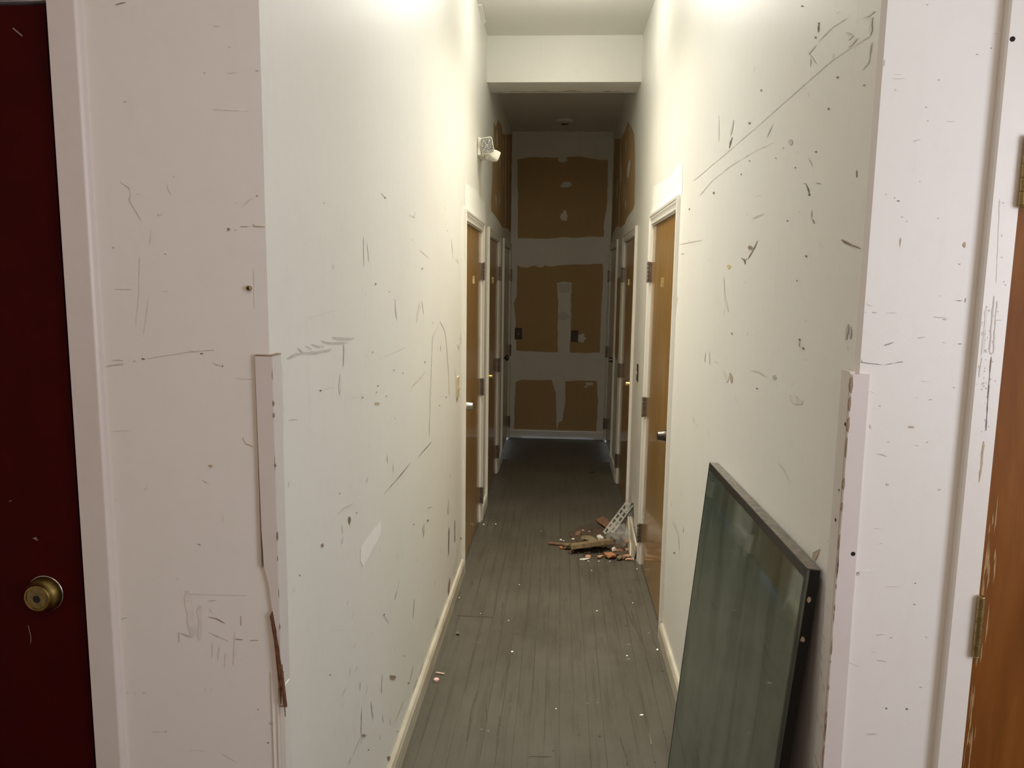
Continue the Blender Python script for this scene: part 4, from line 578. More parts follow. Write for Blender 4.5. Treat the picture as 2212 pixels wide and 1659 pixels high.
  ('M', [(0.567,1.179),(0.566,1.176),(0.564,1.176),(0.562,1.176),(0.561,1.179),(0.562,1.181),(0.563,1.182),(0.566,1.183)]),
  ('D', [(0.564,1.181),(0.564,1.180),(0.563,1.180),(0.562,1.180),(0.561,1.181),(0.562,1.182),(0.563,1.183),(0.564,1.182)]),
  ('D', [(0.637,0.915),(0.637,0.913),(0.636,0.913),(0.635,0.913),(0.634,0.914),(0.635,0.916),(0.636,0.916),(0.637,0.916)]),
  ('D', [(0.675,0.915),(0.675,0.914),(0.673,0.913),(0.672,0.914),(0.672,0.915),(0.672,0.917),(0.673,0.917),(0.675,0.916)]),
  ('D', [(0.669,1.165),(0.669,1.164),(0.668,1.164),(0.667,1.164),(0.667,1.165),(0.667,1.165),(0.668,1.166),(0.669,1.166)]),
  ('D', [(0.671,1.124),(0.671,1.123),(0.670,1.123),(0.669,1.123),(0.669,1.124),(0.669,1.125),(0.670,1.125),(0.670,1.125)]),
  ('M', [(0.698,0.961),(0.698,0.960),(0.696,0.959),(0.695,0.959),(0.694,0.960),(0.695,0.962),(0.696,0.962),(0.697,0.962)]),
  ('M', [(0.635,1.057),(0.635,1.056),(0.633,1.055),(0.632,1.056),(0.632,1.056),(0.632,1.057),(0.633,1.058),(0.634,1.058)]),
  ('F', [(0.700,1.061),(0.699,1.060),(0.698,1.059),(0.697,1.060),(0.696,1.061),(0.697,1.062),(0.698,1.062),(0.699,1.062)]),
 ],
 'B': [
  ('R', [(-0.490,2.975),(-0.438,2.987),(-0.381,2.997),(-0.330,3.004),(-0.278,3.003),(-0.232,2.998),(-0.187,3.002),(-0.134,2.997),(-0.087,2.996),(-0.039,3.001),(0.009,3.003),(0.059,3.006),(0.105,3.007),(0.155,3.010),(0.203,3.005),(0.249,2.996),(0.300,2.987),(0.347,2.982),(0.397,2.974),(0.459,2.979),(0.463,2.926),(0.459,2.877),(0.462,2.831),(0.466,2.778),(0.466,2.728),(0.462,2.676),(0.463,2.629),(0.466,2.577),(0.463,2.516),(0.460,2.458),(0.447,2.399),(0.440,2.338),(0.436,2.289),(0.443,2.237),(0.439,2.185),(0.385,2.184),(0.330,2.187),(0.273,2.188),(0.214,2.179),(0.163,2.175),(0.102,2.172),(0.056,2.178),(0.004,2.180),(-0.042,2.171),(-0.091,2.168),(-0.143,2.160),(-0.202,2.161),(-0.256,2.159),(-0.315,2.163),(-0.369,2.164),(-0.417,2.164),(-0.468,2.161),(-0.472,2.211),(-0.472,2.262),(-0.472,2.313),(-0.473,2.368),(-0.473,2.421),(-0.473,2.470),(-0.477,2.518),(-0.474,2.571),(-0.473,2.624),(-0.480,2.676),(-0.483,2.722),(-0.482,2.774),(-0.486,2.826),(-0.483,2.875),(-0.485,2.922)]),
  ('R', [(-0.474,1.878),(-0.434,1.859),(-0.360,1.855),(-0.286,1.880),(-0.236,1.857),(-0.201,1.862),(-0.172,1.882),(-0.127,1.868),(-0.069,1.875),(-0.014,1.884),(0.036,1.888),(0.088,1.891),(0.131,1.894),(0.183,1.896),(0.235,1.896),(0.288,1.897),(0.336,1.901),(0.389,1.904),(0.438,1.904),(0.443,1.857),(0.446,1.804),(0.447,1.758),(0.446,1.710),(0.447,1.656),(0.442,1.609),(0.442,1.564),(0.440,1.512),(0.436,1.463),(0.435,1.413),(0.437,1.361),(0.437,1.312),(0.438,1.264),(0.434,1.216),(0.435,1.165),(0.435,1.113),(0.432,1.059),(0.436,1.010),(0.431,0.955),(0.374,0.957),(0.321,0.950),(0.268,0.948),(0.214,0.950),(0.157,0.949),(0.106,0.951),(0.058,0.953),(0.007,0.951),(-0.043,0.951),(-0.096,0.949),(-0.141,0.950),(-0.196,0.951),(-0.244,0.952),(-0.298,0.958),(-0.352,0.956),(-0.412,0.957),(-0.466,0.962),(-0.472,1.024),(-0.475,1.088),(-0.479,1.149),(-0.482,1.198),(-0.480,1.248),(-0.482,1.298),(-0.486,1.349),(-0.495,1.410),(-0.503,1.473),(-0.474,1.548),(-0.473,1.597),(-0.472,1.644),(-0.476,1.697),(-0.472,1.745),(-0.471,1.815)]),
  ('R', [(-0.471,0.617),(-0.400,0.644),(-0.348,0.642),(-0.292,0.642),(-0.238,0.642),(-0.182,0.642),(-0.128,0.646),(-0.077,0.646),(-0.062,0.595),(-0.047,0.548),(-0.028,0.499),(-0.029,0.448),(-0.024,0.391),(-0.024,0.338),(-0.021,0.287),(-0.016,0.237),(-0.017,0.181),(-0.009,0.083),(-0.061,0.082),(-0.117,0.081),(-0.167,0.086),(-0.218,0.082),(-0.274,0.081),(-0.323,0.086),(-0.381,0.082),(-0.429,0.088),(-0.484,0.086),(-0.483,0.146),(-0.480,0.211),(-0.481,0.270),(-0.482,0.334),(-0.478,0.384),(-0.477,0.439),(-0.474,0.489),(-0.475,0.551)]),
  ('R', [(0.069,0.634),(0.143,0.640),(0.215,0.647),(0.282,0.648),(0.343,0.648),(0.410,0.647),(0.418,0.589),(0.419,0.528),(0.429,0.470),(0.432,0.408),(0.428,0.354),(0.426,0.303),(0.428,0.246),(0.424,0.196),(0.420,0.143),(0.421,0.089),(0.369,0.086),(0.314,0.086),(0.258,0.087),(0.205,0.087),(0.154,0.087),(0.097,0.085),(0.047,0.082),(-0.009,0.083),(0.009,0.181),(0.044,0.193),(0.054,0.246),(0.058,0.298),(0.067,0.346),(0.075,0.399),(0.076,0.458),(0.071,0.515),(0.073,0.576)]),
  ('J', [(0.031,2.982),(0.044,2.965),(0.028,2.960),(0.007,2.955),(-0.013,2.952),(-0.039,2.951),(-0.056,2.968),(-0.063,2.981),(-0.057,2.996),(-0.040,3.005),(-0.018,3.003),(0.007,3.018),(0.021,3.011),(0.029,2.997)]),
  ('J', [(0.089,2.722),(0.075,2.706),(0.074,2.704),(0.049,2.697),(0.019,2.693),(-0.007,2.691),(-0.038,2.707),(-0.024,2.722),(-0.009,2.735),(-0.009,2.745),(0.013,2.751),(0.042,2.751),(0.060,2.753),(0.087,2.736)]),
  ('J', [(0.054,2.398),(0.049,2.374),(0.042,2.342),(0.028,2.354),(0.014,2.356),(-0.001,2.347),(-0.022,2.377),(-0.025,2.397),(-0.016,2.421),(0.002,2.428),(0.008,2.457),(0.025,2.464),(0.046,2.435),(0.043,2.422)]),
  ('J', [(0.285,1.107),(0.264,1.085),(0.255,1.060),(0.245,1.063),(0.224,1.064),(0.210,1.073),(0.183,1.084),(0.180,1.105),(0.182,1.129),(0.200,1.144),(0.221,1.147),(0.245,1.163),(0.262,1.151),(0.264,1.127)]),
  ('J', [(0.371,0.615),(0.363,0.607),(0.369,0.597),(0.347,0.598),(0.329,0.593),(0.313,0.597),(0.302,0.604),(0.291,0.613),(0.286,0.621),(0.301,0.624),(0.324,0.627),(0.345,0.632),(0.367,0.628),(0.367,0.625)]),
  ('J', [(0.316,0.583),(0.314,0.579),(0.311,0.574),(0.301,0.573),(0.294,0.567),(0.283,0.570),(0.281,0.575),(0.276,0.583),(0.279,0.589),(0.283,0.592),(0.293,0.596),(0.300,0.596),(0.310,0.595),(0.310,0.590)]),
  ('J', [(-0.044,1.697),(0.030,1.713),(0.114,1.699),(0.110,1.649),(0.113,1.606),(0.108,1.556),(0.110,1.509),(0.116,1.455),(0.111,1.409),(0.117,1.359),(0.117,1.306),(0.114,1.257),(0.116,1.213),(0.117,1.159),(0.113,1.117),(0.112,1.072),(0.109,1.026),(0.110,0.979),(0.108,0.933),(0.047,0.931),(-0.018,0.931),(-0.017,0.977),(-0.020,1.026),(-0.023,1.068),(-0.021,1.120),(-0.020,1.161),(-0.027,1.209),(-0.025,1.257),(-0.023,1.308),(-0.025,1.355),(-0.027,1.405),(-0.026,1.452),(-0.025,1.505),(-0.033,1.555),(-0.037,1.604),(-0.039,1.651)]),
  ('Q', [(0.100,1.338),(0.087,1.312),(0.056,1.307),(0.034,1.295),(-0.002,1.303),(-0.012,1.309),(-0.018,1.337),(-0.028,1.354),(0.003,1.385),(0.032,1.390),(0.065,1.381),(0.085,1.354)]),
  ('Q', [(-0.029,1.692),(0.039,1.692),(0.104,1.694),(0.097,1.596),(0.035,1.590),(-0.022,1.589)]),
  ('Ms', [(-0.350,0.679),(-0.290,0.676),(-0.290,0.678),(-0.350,0.681)]),
 ],
 'G': [
  ('W', [(-0.184,3.314),(-0.185,3.308),(-0.188,3.307),(-0.193,3.307),(-0.195,3.313),(-0.193,3.318),(-0.188,3.318),(-0.183,3.318)]),
  ('W', [(0.232,3.793),(0.229,3.790),(0.226,3.788),(0.223,3.790),(0.219,3.792),(0.223,3.796),(0.227,3.799),(0.230,3.796)]),
  ('W', [(0.347,3.323),(0.345,3.319),(0.342,3.316),(0.340,3.318),(0.338,3.322),(0.341,3.327),(0.343,3.328),(0.345,3.327)]),
  ('W', [(0.021,2.855),(0.020,2.852),(0.018,2.851),(0.016,2.851),(0.015,2.854),(0.016,2.857),(0.018,2.858),(0.019,2.857)]),
  ('W', [(0.367,2.841),(0.365,2.838),(0.359,2.836),(0.353,2.836),(0.351,2.840),(0.356,2.844),(0.360,2.845),(0.366,2.845)]),
  ('W', [(0.495,3.394),(0.494,3.387),(0.490,3.387),(0.487,3.389),(0.485,3.393),(0.488,3.401),(0.492,3.403),(0.496,3.401)]),
  ('W', [(0.510,3.383),(0.509,3.379),(0.507,3.380),(0.505,3.380),(0.505,3.383),(0.506,3.386),(0.508,3.387),(0.510,3.385)]),
  ('T', [(-0.224,3.635),(-0.224,3.630),(-0.228,3.628),(-0.231,3.631),(-0.234,3.635),(-0.231,3.640),(-0.228,3.641),(-0.224,3.642)]),
  ('P', [(-0.355,3.387),(-0.354,3.379),(-0.360,3.378),(-0.364,3.378),(-0.370,3.385),(-0.365,3.392),(-0.362,3.396),(-0.356,3.391)]),
  ('P', [(-0.261,2.687),(-0.262,2.682),(-0.266,2.681),(-0.272,2.681),(-0.274,2.686),(-0.272,2.689),(-0.267,2.693),(-0.261,2.689)]),
  ('P', [(-0.236,2.680),(-0.236,2.676),(-0.240,2.671),(-0.244,2.674),(-0.246,2.680),(-0.247,2.684),(-0.241,2.685),(-0.237,2.686)]),
  ('D', [(0.191,2.914),(0.189,2.910),(0.188,2.909),(0.186,2.909),(0.184,2.913),(0.186,2.918),(0.188,2.920),(0.190,2.917)]),
  ('S', [(0.016,2.578),(0.014,2.576),(0.011,2.575),(0.008,2.575),(0.005,2.577),(0.008,2.579),(0.011,2.582),(0.014,2.581)]),
  ('S', [(0.190,2.680),(0.189,2.674),(0.184,2.673),(0.180,2.673),(0.178,2.679),(0.179,2.684),(0.184,2.685),(0.189,2.685)]),
  ('S', [(0.112,2.685),(0.111,2.682),(0.106,2.681),(0.103,2.681),(0.101,2.685),(0.104,2.687),(0.107,2.689),(0.111,2.689)]),
  ('S', [(-0.474,3.131),(-0.475,3.128),(-0.478,3.126),(-0.480,3.126),(-0.483,3.130),(-0.482,3.134),(-0.479,3.137),(-0.476,3.134)]),
  ('D', [(-0.500,3.042),(-0.501,3.040),(-0.503,3.038),(-0.506,3.039),(-0.506,3.042),(-0.507,3.046),(-0.505,3.047),(-0.503,3.045)]),
  ('D', [(0.474,3.560),(0.471,3.552),(0.469,3.551),(0.465,3.549),(0.465,3.559),(0.466,3.568),(0.471,3.568),(0.475,3.566)]),
  ('S', [(0.428,4.052),(0.426,4.037),(0.417,4.027),(0.408,4.035),(0.411,4.051),(0.415,4.064),(0.422,4.075),(0.430,4.064)]),
  ('S', [(0.372,3.630),(0.371,3.626),(0.363,3.621),(0.358,3.625),(0.354,3.629),(0.360,3.633),(0.365,3.635),(0.370,3.636)]),
  ('S', [(0.480,4.235),(0.477,4.231),(0.468,4.225),(0.459,4.227),(0.457,4.232),(0.461,4.238),(0.469,4.239),(0.475,4.240)]),
  ('W', [(0.427,3.911),(0.426,3.908),(0.423,3.904),(0.421,3.906),(0.421,3.911),(0.422,3.915),(0.425,3.916),(0.426,3.916)]),
  ('W', [(-0.195,4.098),(-0.196,4.094),(-0.197,4.090),(-0.200,4.093),(-0.201,4.097),(-0.200,4.103),(-0.198,4.103),(-0.197,4.103)]),
  ('W', [(0.224,4.351),(0.222,4.347),(0.220,4.346),(0.218,4.345),(0.218,4.350),(0.219,4.356),(0.221,4.360),(0.222,4.355)]),
  ('W', [(-0.511,3.888),(-0.511,3.883),(-0.513,3.884),(-0.515,3.884),(-0.518,3.887),(-0.517,3.892),(-0.515,3.894),(-0.512,3.893)]),
  ('W', [(-0.376,3.704),(-0.377,3.699),(-0.378,3.697),(-0.379,3.699),(-0.381,3.703),(-0.380,3.708),(-0.379,3.708),(-0.377,3.708)]),
  ('P', [(-0.307,2.778),(-0.307,2.774),(-0.308,2.773),(-0.311,2.775),(-0.311,2.778),(-0.311,2.781),(-0.310,2.783),(-0.308,2.780)]),
  ('P', [(-0.164,2.871),(-0.164,2.869),(-0.166,2.868),(-0.169,2.867),(-0.170,2.871),(-0.169,2.874),(-0.167,2.876),(-0.164,2.875)]),
  ('P', [(0.154,2.906),(0.149,2.902),(0.145,2.900),(0.139,2.900),(0.136,2.904),(0.141,2.907),(0.146,2.909),(0.151,2.909)]),
  ('P', [(0.369,3.434),(0.365,3.428),(0.357,3.422),(0.350,3.426),(0.349,3.432),(0.354,3.438),(0.359,3.440),(0.367,3.441)]),
  ('P', [(0.357,3.290),(0.352,3.285),(0.345,3.280),(0.337,3.284),(0.339,3.289),(0.340,3.295),(0.347,3.300),(0.352,3.297)]),
  ('S', [(-0.025,2.656),(-0.026,2.653),(-0.027,2.652),(-0.028,2.653),(-0.029,2.655),(-0.029,2.657),(-0.027,2.659),(-0.026,2.658)]),
  ('S', [(0.430,2.725),(0.430,2.722),(0.428,2.720),(0.426,2.720),(0.425,2.725),(0.427,2.730),(0.429,2.731),(0.431,2.729)]),
  ('S', [(0.278,2.522),(0.276,2.512),(0.273,2.513),(0.270,2.515),(0.270,2.521),(0.272,2.527),(0.275,2.535),(0.278,2.531)]),
  ('S', [(-0.460,4.096),(-0.462,4.076),(-0.464,4.054),(-0.471,4.070),(-0.476,4.094),(-0.476,4.122),(-0.473,4.135),(-0.468,4.119)]),
  ('S', [(-0.076,4.106),(-0.076,4.062),(-0.083,4.045),(-0.091,4.061),(-0.091,4.104),(-0.093,4.139),(-0.087,4.183),(-0.079,4.162)]),
  ('S', [(-0.167,3.497),(-0.166,3.486),(-0.177,3.486),(-0.186,3.486),(-0.191,3.494),(-0.186,3.502),(-0.178,3.506),(-0.170,3.506)]),
  ('S', [(-0.230,3.471),(-0.232,3.466),(-0.235,3.465),(-0.239,3.466),(-0.241,3.470),(-0.238,3.474),(-0.236,3.477),(-0.233,3.475)]),
  ('S', [(0.500,3.194),(0.494,3.190),(0.489,3.188),(0.483,3.188),(0.480,3.192),(0.485,3.196),(0.491,3.199),(0.499,3.197)]),
  ('S', [(0.379,2.541),(0.378,2.539),(0.375,2.537),(0.372,2.538),(0.371,2.540),(0.373,2.543),(0.376,2.544),(0.380,2.543)]),
  ('S', [(-0.002,3.830),(-0.002,3.830),(-0.002,3.830),(-0.002,3.830),(-0.002,3.830),(-0.002,3.830),(-0.002,3.830),(-0.002,3.830)]),
  ('Ss', [(0.256,4.517),(0.250,4.430),(0.250,4.348),(0.253,4.279),(0.248,4.210),(0.254,4.147),(0.258,4.148),(0.258,4.214),(0.260,4.282),(0.260,4.351),(0.263,4.435),(0.261,4.519)]),
  ('Ss', [(0.308,4.521),(0.301,4.444),(0.299,4.370),(0.301,4.301),(0.297,4.230),(0.296,4.167),(0.300,4.110),(0.310,4.058),(0.303,3.997),(0.315,3.949),(0.322,3.953),(0.327,4.011),(0.325,4.067),(0.323,4.124),(0.322,4.183),(0.316,4.241),(0.322,4.311),(0.324,4.382),(0.327,4.456),(0.314,4.525)]),
  ('Ss', [(0.315,3.950),(0.314,3.894),(0.314,3.840),(0.313,3.787),(0.311,3.736),(0.314,3.687),(0.314,3.639),(0.316,3.640),(0.318,3.689),(0.320,3.739),(0.317,3.789),(0.320,3.843),(0.322,3.897),(0.317,3.950)]),
  ('Ss', [(-0.278,3.861),(-0.277,3.807),(-0.272,3.754),(-0.274,3.704),(-0.269,3.654),(-0.267,3.605),(-0.263,3.558),(-0.266,3.505),(-0.265,3.454),(-0.264,3.404),(-0.263,3.356),(-0.257,3.307),(-0.253,3.307),(-0.253,3.354),(-0.255,3.403),(-0.255,3.452),(-0.254,3.503),(-0.256,3.556),(-0.256,3.604),(-0.260,3.653),(-0.263,3.703),(-0.266,3.754),(-0.265,3.806),(-0.274,3.861)]),
  ('Ss', [(-0.314,2.958),(-0.318,2.919),(-0.322,2.880),(-0.323,2.841),(-0.324,2.800),(-0.322,2.760),(-0.320,2.720),(-0.319,2.682),(-0.318,2.645),(-0.315,2.609),(-0.313,2.608),(-0.313,2.644),(-0.314,2.682),(-0.314,2.719),(-0.316,2.759),(-0.316,2.799),(-0.318,2.840),(-0.314,2.876),(-0.314,2.916),(-0.312,2.957)]),
  ('Ss', [(-0.200,3.680),(-0.202,3.621),(-0.200,3.563),(-0.201,3.508),(-0.203,3.454),(-0.204,3.397),(-0.204,3.342),(-0.205,3.289),(-0.204,3.236),(-0.204,3.186),(-0.204,3.137),(-0.202,3.136),(-0.199,3.185),(-0.199,3.235),(-0.198,3.287),(-0.199,3.341),(-0.197,3.396),(-0.198,3.453),(-0.196,3.506),(-0.196,3.562),(-0.196,3.620),(-0.197,3.679)]),
  ('Ss', [(0.377,3.856),(0.383,3.804),(0.388,3.753),(0.393,3.703),(0.397,3.651),(0.404,3.604),(0.406,3.606),(0.402,3.656),(0.398,3.708),(0.394,3.759),(0.387,3.809),(0.379,3.858)]),
  ('Ss', [(0.402,3.810),(0.405,3.757),(0.403,3.700),(0.411,3.654),(0.411,3.602),(0.416,3.556),(0.418,3.508),(0.425,3.444),(0.428,3.447),(0.427,3.516),(0.424,3.562),(0.419,3.609),(0.418,3.660),(0.416,3.711),(0.414,3.764),(0.406,3.814)]),
  ('Ps', [(0.374,2.716),(0.374,2.675),(0.376,2.647),(0.377,2.648),(0.379,2.677),(0.376,2.717)]),
  ('Ws', [(0.375,2.708),(0.374,2.679),(0.375,2.651),(0.376,2.652),(0.376,2.680),(0.376,2.708)]),
  ('Ss', [(-0.033,4.467),(-0.034,4.372),(-0.032,4.282),(-0.030,4.194),(-0.028,4.110),(-0.026,4.029),(-0.024,3.952),(-0.022,3.952),(-0.022,4.030),(-0.023,4.111),(-0.023,4.195),(-0.027,4.282),(-0.027,4.373),(-0.031,4.467)]),
  ('Ss', [(0.025,4.473),(0.026,4.365),(0.026,4.261),(0.025,4.162),(0.027,4.067),(0.028,3.977),(0.029,3.890),(0.030,3.890),(0.032,3.977),(0.030,4.068),(0.031,4.162),(0.029,4.261),(0.030,4.365),(0.027,4.473)]),
  ('Ss', [(-0.325,4.195),(-0.323,4.098),(-0.319,4.005),(-0.317,3.916),(-0.313,3.830),(-0.311,3.749),(-0.306,3.669),(-0.305,3.669),(-0.304,3.747),(-0.308,3.829),(-0.310,3.914),(-0.314,4.004),(-0.318,4.097),(-0.322,4.194)]),
  ('Ss', [(0.137,4.572),(0.136,4.455),(0.138,4.345),(0.139,4.239),(0.140,4.139),(0.141,4.042),(0.140,3.950),(0.141,3.888),(0.139,3.827),(0.140,3.768),(0.139,3.711),(0.141,3.711),(0.143,3.769),(0.144,3.828),(0.145,3.888),(0.146,3.951),(0.144,4.043),(0.144,4.140),(0.144,4.241),(0.144,4.346),(0.142,4.457),(0.139,4.572)]),
  ('Ss', [(-0.267,2.864),(-0.265,2.832),(-0.261,2.800),(-0.258,2.769),(-0.252,2.739),(-0.251,2.739),(-0.252,2.770),(-0.256,2.801),(-0.261,2.832),(-0.266,2.864)]),
  ('Ss', [(-0.206,2.787),(-0.207,2.743),(-0.206,2.701),(-0.207,2.659),(-0.203,2.619),(-0.202,2.579),(-0.199,2.541),(-0.197,2.541),(-0.194,2.579),(-0.193,2.618),(-0.196,2.658),(-0.196,2.700),(-0.197,2.743),(-0.202,2.787)]),
  ('Ss', [(0.260,2.698),(0.262,2.665),(0.264,2.633),(0.267,2.602),(0.271,2.572),(0.274,2.543),(0.277,2.514),(0.279,2.515),(0.277,2.544),(0.275,2.574),(0.271,2.604),(0.268,2.635),(0.265,2.667),(0.260,2.698)]),
  ('Ss', [(0.315,2.878),(0.314,2.824),(0.316,2.773),(0.317,2.723),(0.318,2.676),(0.319,2.629),(0.321,2.585),(0.322,2.585),(0.322,2.630),(0.321,2.677),(0.321,2.725),(0.319,2.774),(0.318,2.825),(0.316,2.878)]),
  ('Ss', [(-0.361,3.664),(-0.366,3.612),(-0.365,3.558),(-0.366,3.507),(-0.367,3.457),(-0.365,3.408),(-0.366,3.361),(-0.366,3.282),(-0.367,3.207),(-0.368,3.134),(-0.367,3.065),(-0.367,2.998),(-0.366,2.933),(-0.365,2.933),(-0.361,2.996),(-0.362,3.063),(-0.362,3.132),(-0.361,3.204),(-0.361,3.280),(-0.362,3.359),(-0.361,3.406),(-0.361,3.455),(-0.361,3.505),(-0.360,3.556),(-0.360,3.609),(-0.360,3.663)]),
  ('Ss', [(-0.153,3.484),(-0.151,3.425),(-0.148,3.367),(-0.146,3.311),(-0.143,3.257),(-0.142,3.204),(-0.138,3.153),(-0.137,3.153),(-0.138,3.205),(-0.141,3.257),(-0.144,3.311),(-0.146,3.367),(-0.149,3.425),(-0.151,3.485)]),
  ('Ps', [(0.146,4.240),(0.159,4.187),(0.173,4.138),(0.185,4.088),(0.199,4.042),(0.200,4.044),(0.187,4.092),(0.174,4.141),(0.161,4.190),(0.147,4.242)]),
  ('Ss', [(-0.497,3.665),(-0.465,3.662),(-0.433,3.662),(-0.401,3.664),(-0.369,3.664),(-0.337,3.662),(-0.306,3.664),(-0.306,3.667),(-0.338,3.668),(-0.370,3.671),(-0.402,3.670),(-0.434,3.671),(-0.466,3.671),(-0.498,3.668)]),
  ('Ss', [(-0.080,2.535),(-0.063,2.536),(-0.047,2.536),(-0.030,2.537),(-0.013,2.538),(0.004,2.540),(0.003,2.542),(-0.013,2.541),(-0.030,2.541),(-0.047,2.539),(-0.063,2.539),(-0.080,2.536)]),
  ('W', [(-0.504,5.142),(-0.504,5.134),(-0.506,5.127),(-0.511,5.131),(-0.513,5.141),(-0.514,5.152),(-0.510,5.159),(-0.504,5.155)]),
  ('W', [(-0.418,5.162),(-0.420,5.153),(-0.423,5.148),(-0.428,5.154),(-0.429,5.160),(-0.429,5.168),(-0.425,5.172),(-0.422,5.171)]),
  ('W', [(-0.097,5.044),(-0.096,5.041),(-0.099,5.039),(-0.101,5.039),(-0.103,5.044),(-0.102,5.048),(-0.099,5.049),(-0.098,5.049)]),
  ('P', [(0.005,6.088),(0.003,6.082),(0.000,6.075),(-0.002,6.078),(-0.004,6.087),(-0.003,6.096),(-0.000,6.096),(0.002,6.095)]),
  ('P', [(0.210,6.111),(0.210,6.102),(0.206,6.099),(0.204,6.103),(0.202,6.110),(0.205,6.116),(0.207,6.121),(0.210,6.119)]),
  ('W', [(0.498,4.405),(0.498,4.401),(0.494,4.396),(0.493,4.398),(0.491,4.404),(0.493,4.408),(0.496,4.413),(0.499,4.410)]),
  ('S', [(0.280,6.686),(0.351,6.779),(0.344,6.710),(0.356,6.695),(0.300,6.655)]),
  ('S', [(0.048,4.861),(0.068,4.888),(0.085,4.951),(0.108,4.970),(0.127,5.038),(0.153,5.106),(0.176,5.145),(0.203,5.217),(0.225,5.225),(0.259,5.245),(0.282,5.268),(0.301,5.269),(0.331,5.283),(0.361,5.302),(0.381,5.333),(0.413,5.318),(0.435,5.358),(0.451,5.331),(0.472,5.300),(0.504,5.301),(0.511,5.216),(0.517,5.158),(0.530,5.080),(0.533,5.031),(0.527,4.956),(0.522,4.872),(0.529,4.797),(0.529,4.736),(0.529,4.692),(0.529,4.634),(0.541,4.576),(0.534,4.523),(0.546,4.462),(0.525,4.480),(0.509,4.487),(0.479,4.532),(0.462,4.531),(0.444,4.543),(0.415,4.556),(0.405,4.563),(0.380,4.578),(0.365,4.589),(0.333,4.594),(0.322,4.600),(0.296,4.627),(0.268,4.635),(0.257,4.649),(0.224,4.634),(0.212,4.679),(0.186,4.665),(0.173,4.676),(0.153,4.713),(0.128,4.724),(0.107,4.725),(0.087,4.790),(0.070,4.808)]),
  ('Z', [(0.080,5.033),(0.100,5.056),(0.134,5.096),(0.162,5.161),(0.192,5.177),(0.222,5.157),(0.246,5.158),(0.263,5.147),(0.292,5.155),(0.302,5.110),(0.323,5.072),(0.327,5.012),(0.345,4.966),(0.318,4.918),(0.297,4.901),(0.277,4.908),(0.257,4.848),(0.241,4.860),(0.215,4.815),(0.193,4.818),(0.174,4.850),(0.155,4.863),(0.127,4.840),(0.109,4.867),(0.098,4.950)]),
  ('Z', [(0.324,5.158),(0.341,5.179),(0.363,5.160),(0.402,5.193),(0.414,5.196),(0.440,5.213),(0.472,5.238),(0.494,5.258),(0.503,5.189),(0.505,5.108),(0.503,5.064),(0.510,5.018),(0.514,4.936),(0.492,4.871),(0.480,4.832),(0.452,4.752),(0.434,4.772),(0.412,4.803),(0.400,4.819),(0.383,4.815),(0.367,4.863),(0.340,4.873),(0.335,4.961),(0.331,4.990),(0.333,5.091)]),
 ],
 'C': [
  ('Fs', [(0.741,1.859),(0.741,1.844),(0.743,1.829),(0.743,1.815),(0.744,1.800),(0.745,1.784),(0.746,1.769),(0.746,1.760),(0.747,1.751),(0.747,1.742),(0.748,1.733),(0.748,1.724),(0.749,1.715),(0.749,1.715),(0.749,1.724),(0.749,1.733),(0.748,1.742),(0.748,1.751),(0.747,1.760),(0.747,1.769),(0.746,1.784),(0.745,1.799),(0.744,1.814),(0.744,1.829),(0.743,1.844),(0.742,1.859)]),
  ('Ms', [(0.747,1.696),(0.747,1.687),(0.747,1.678),(0.746,1.669),(0.747,1.659),(0.747,1.650),(0.747,1.641),(0.747,1.633),(0.748,1.625),(0.748,1.617),(0.748,1.610),(0.748,1.602),(0.750,1.594),(0.750,1.594),(0.750,1.602),(0.750,1.610),(0.750,1.617),(0.750,1.625),(0.749,1.633),(0.749,1.641),(0.749,1.650),(0.749,1.659),(0.749,1.669),(0.749,1.678),(0.749,1.687),(0.748,1.696)]),
  ('Ms', [(0.753,1.687),(0.753,1.678),(0.753,1.669),(0.753,1.659),(0.753,1.650),(0.754,1.641),(0.753,1.632),(0.754,1.623),(0.754,1.614),(0.755,1.605),(0.755,1.596),(0.756,1.596),(0.757,1.605),(0.756,1.614),(0.756,1.623),(0.755,1.632),(0.755,1.641),(0.755,1.650),(0.754,1.659),(0.754,1.669),(0.755,1.678),(0.754,1.687)]),
  ('Fs', [(0.736,1.674),(0.734,1.666),(0.736,1.657),(0.736,1.649),(0.736,1.640),(0.736,1.631),(0.736,1.624),(0.735,1.617),(0.736,1.609),(0.735,1.602),(0.736,1.594),(0.738,1.594),(0.740,1.601),(0.741,1.608),(0.740,1.616),(0.739,1.624),(0.740,1.631),(0.739,1.640),(0.739,1.648),(0.739,1.657),(0.739,1.665),(0.738,1.674)]),
  ('Ms', [(0.754,1.653),(0.761,1.654),(0.768,1.654),(0.768,1.654),(0.761,1.655),(0.754,1.654)]),
  ('M', [(0.755,1.635),(0.755,1.633),(0.753,1.634),(0.753,1.635),(0.753,1.636),(0.754,1.636)]),
  ('M', [(0.734,1.649),(0.733,1.648),(0.732,1.647),(0.732,1.649),(0.732,1.651),(0.733,1.651)]),
  ('M', [(0.745,1.599),(0.745,1.597),(0.744,1.598),(0.744,1.599),(0.744,1.601),(0.744,1.601)]),
  ('M', [(0.751,1.661),(0.751,1.660),(0.751,1.660),(0.750,1.661),(0.750,1.662),(0.751,1.663)]),
  ('M', [(0.729,1.638),(0.729,1.636),(0.728,1.636),(0.728,1.638),(0.728,1.639),(0.729,1.639)]),
  ('M', [(0.748,1.605),(0.747,1.604),(0.746,1.604),(0.746,1.605),(0.746,1.605),(0.747,1.606)]),
  ('M', [(0.750,1.606),(0.749,1.604),(0.748,1.605),(0.748,1.606),(0.748,1.607),(0.749,1.607)]),
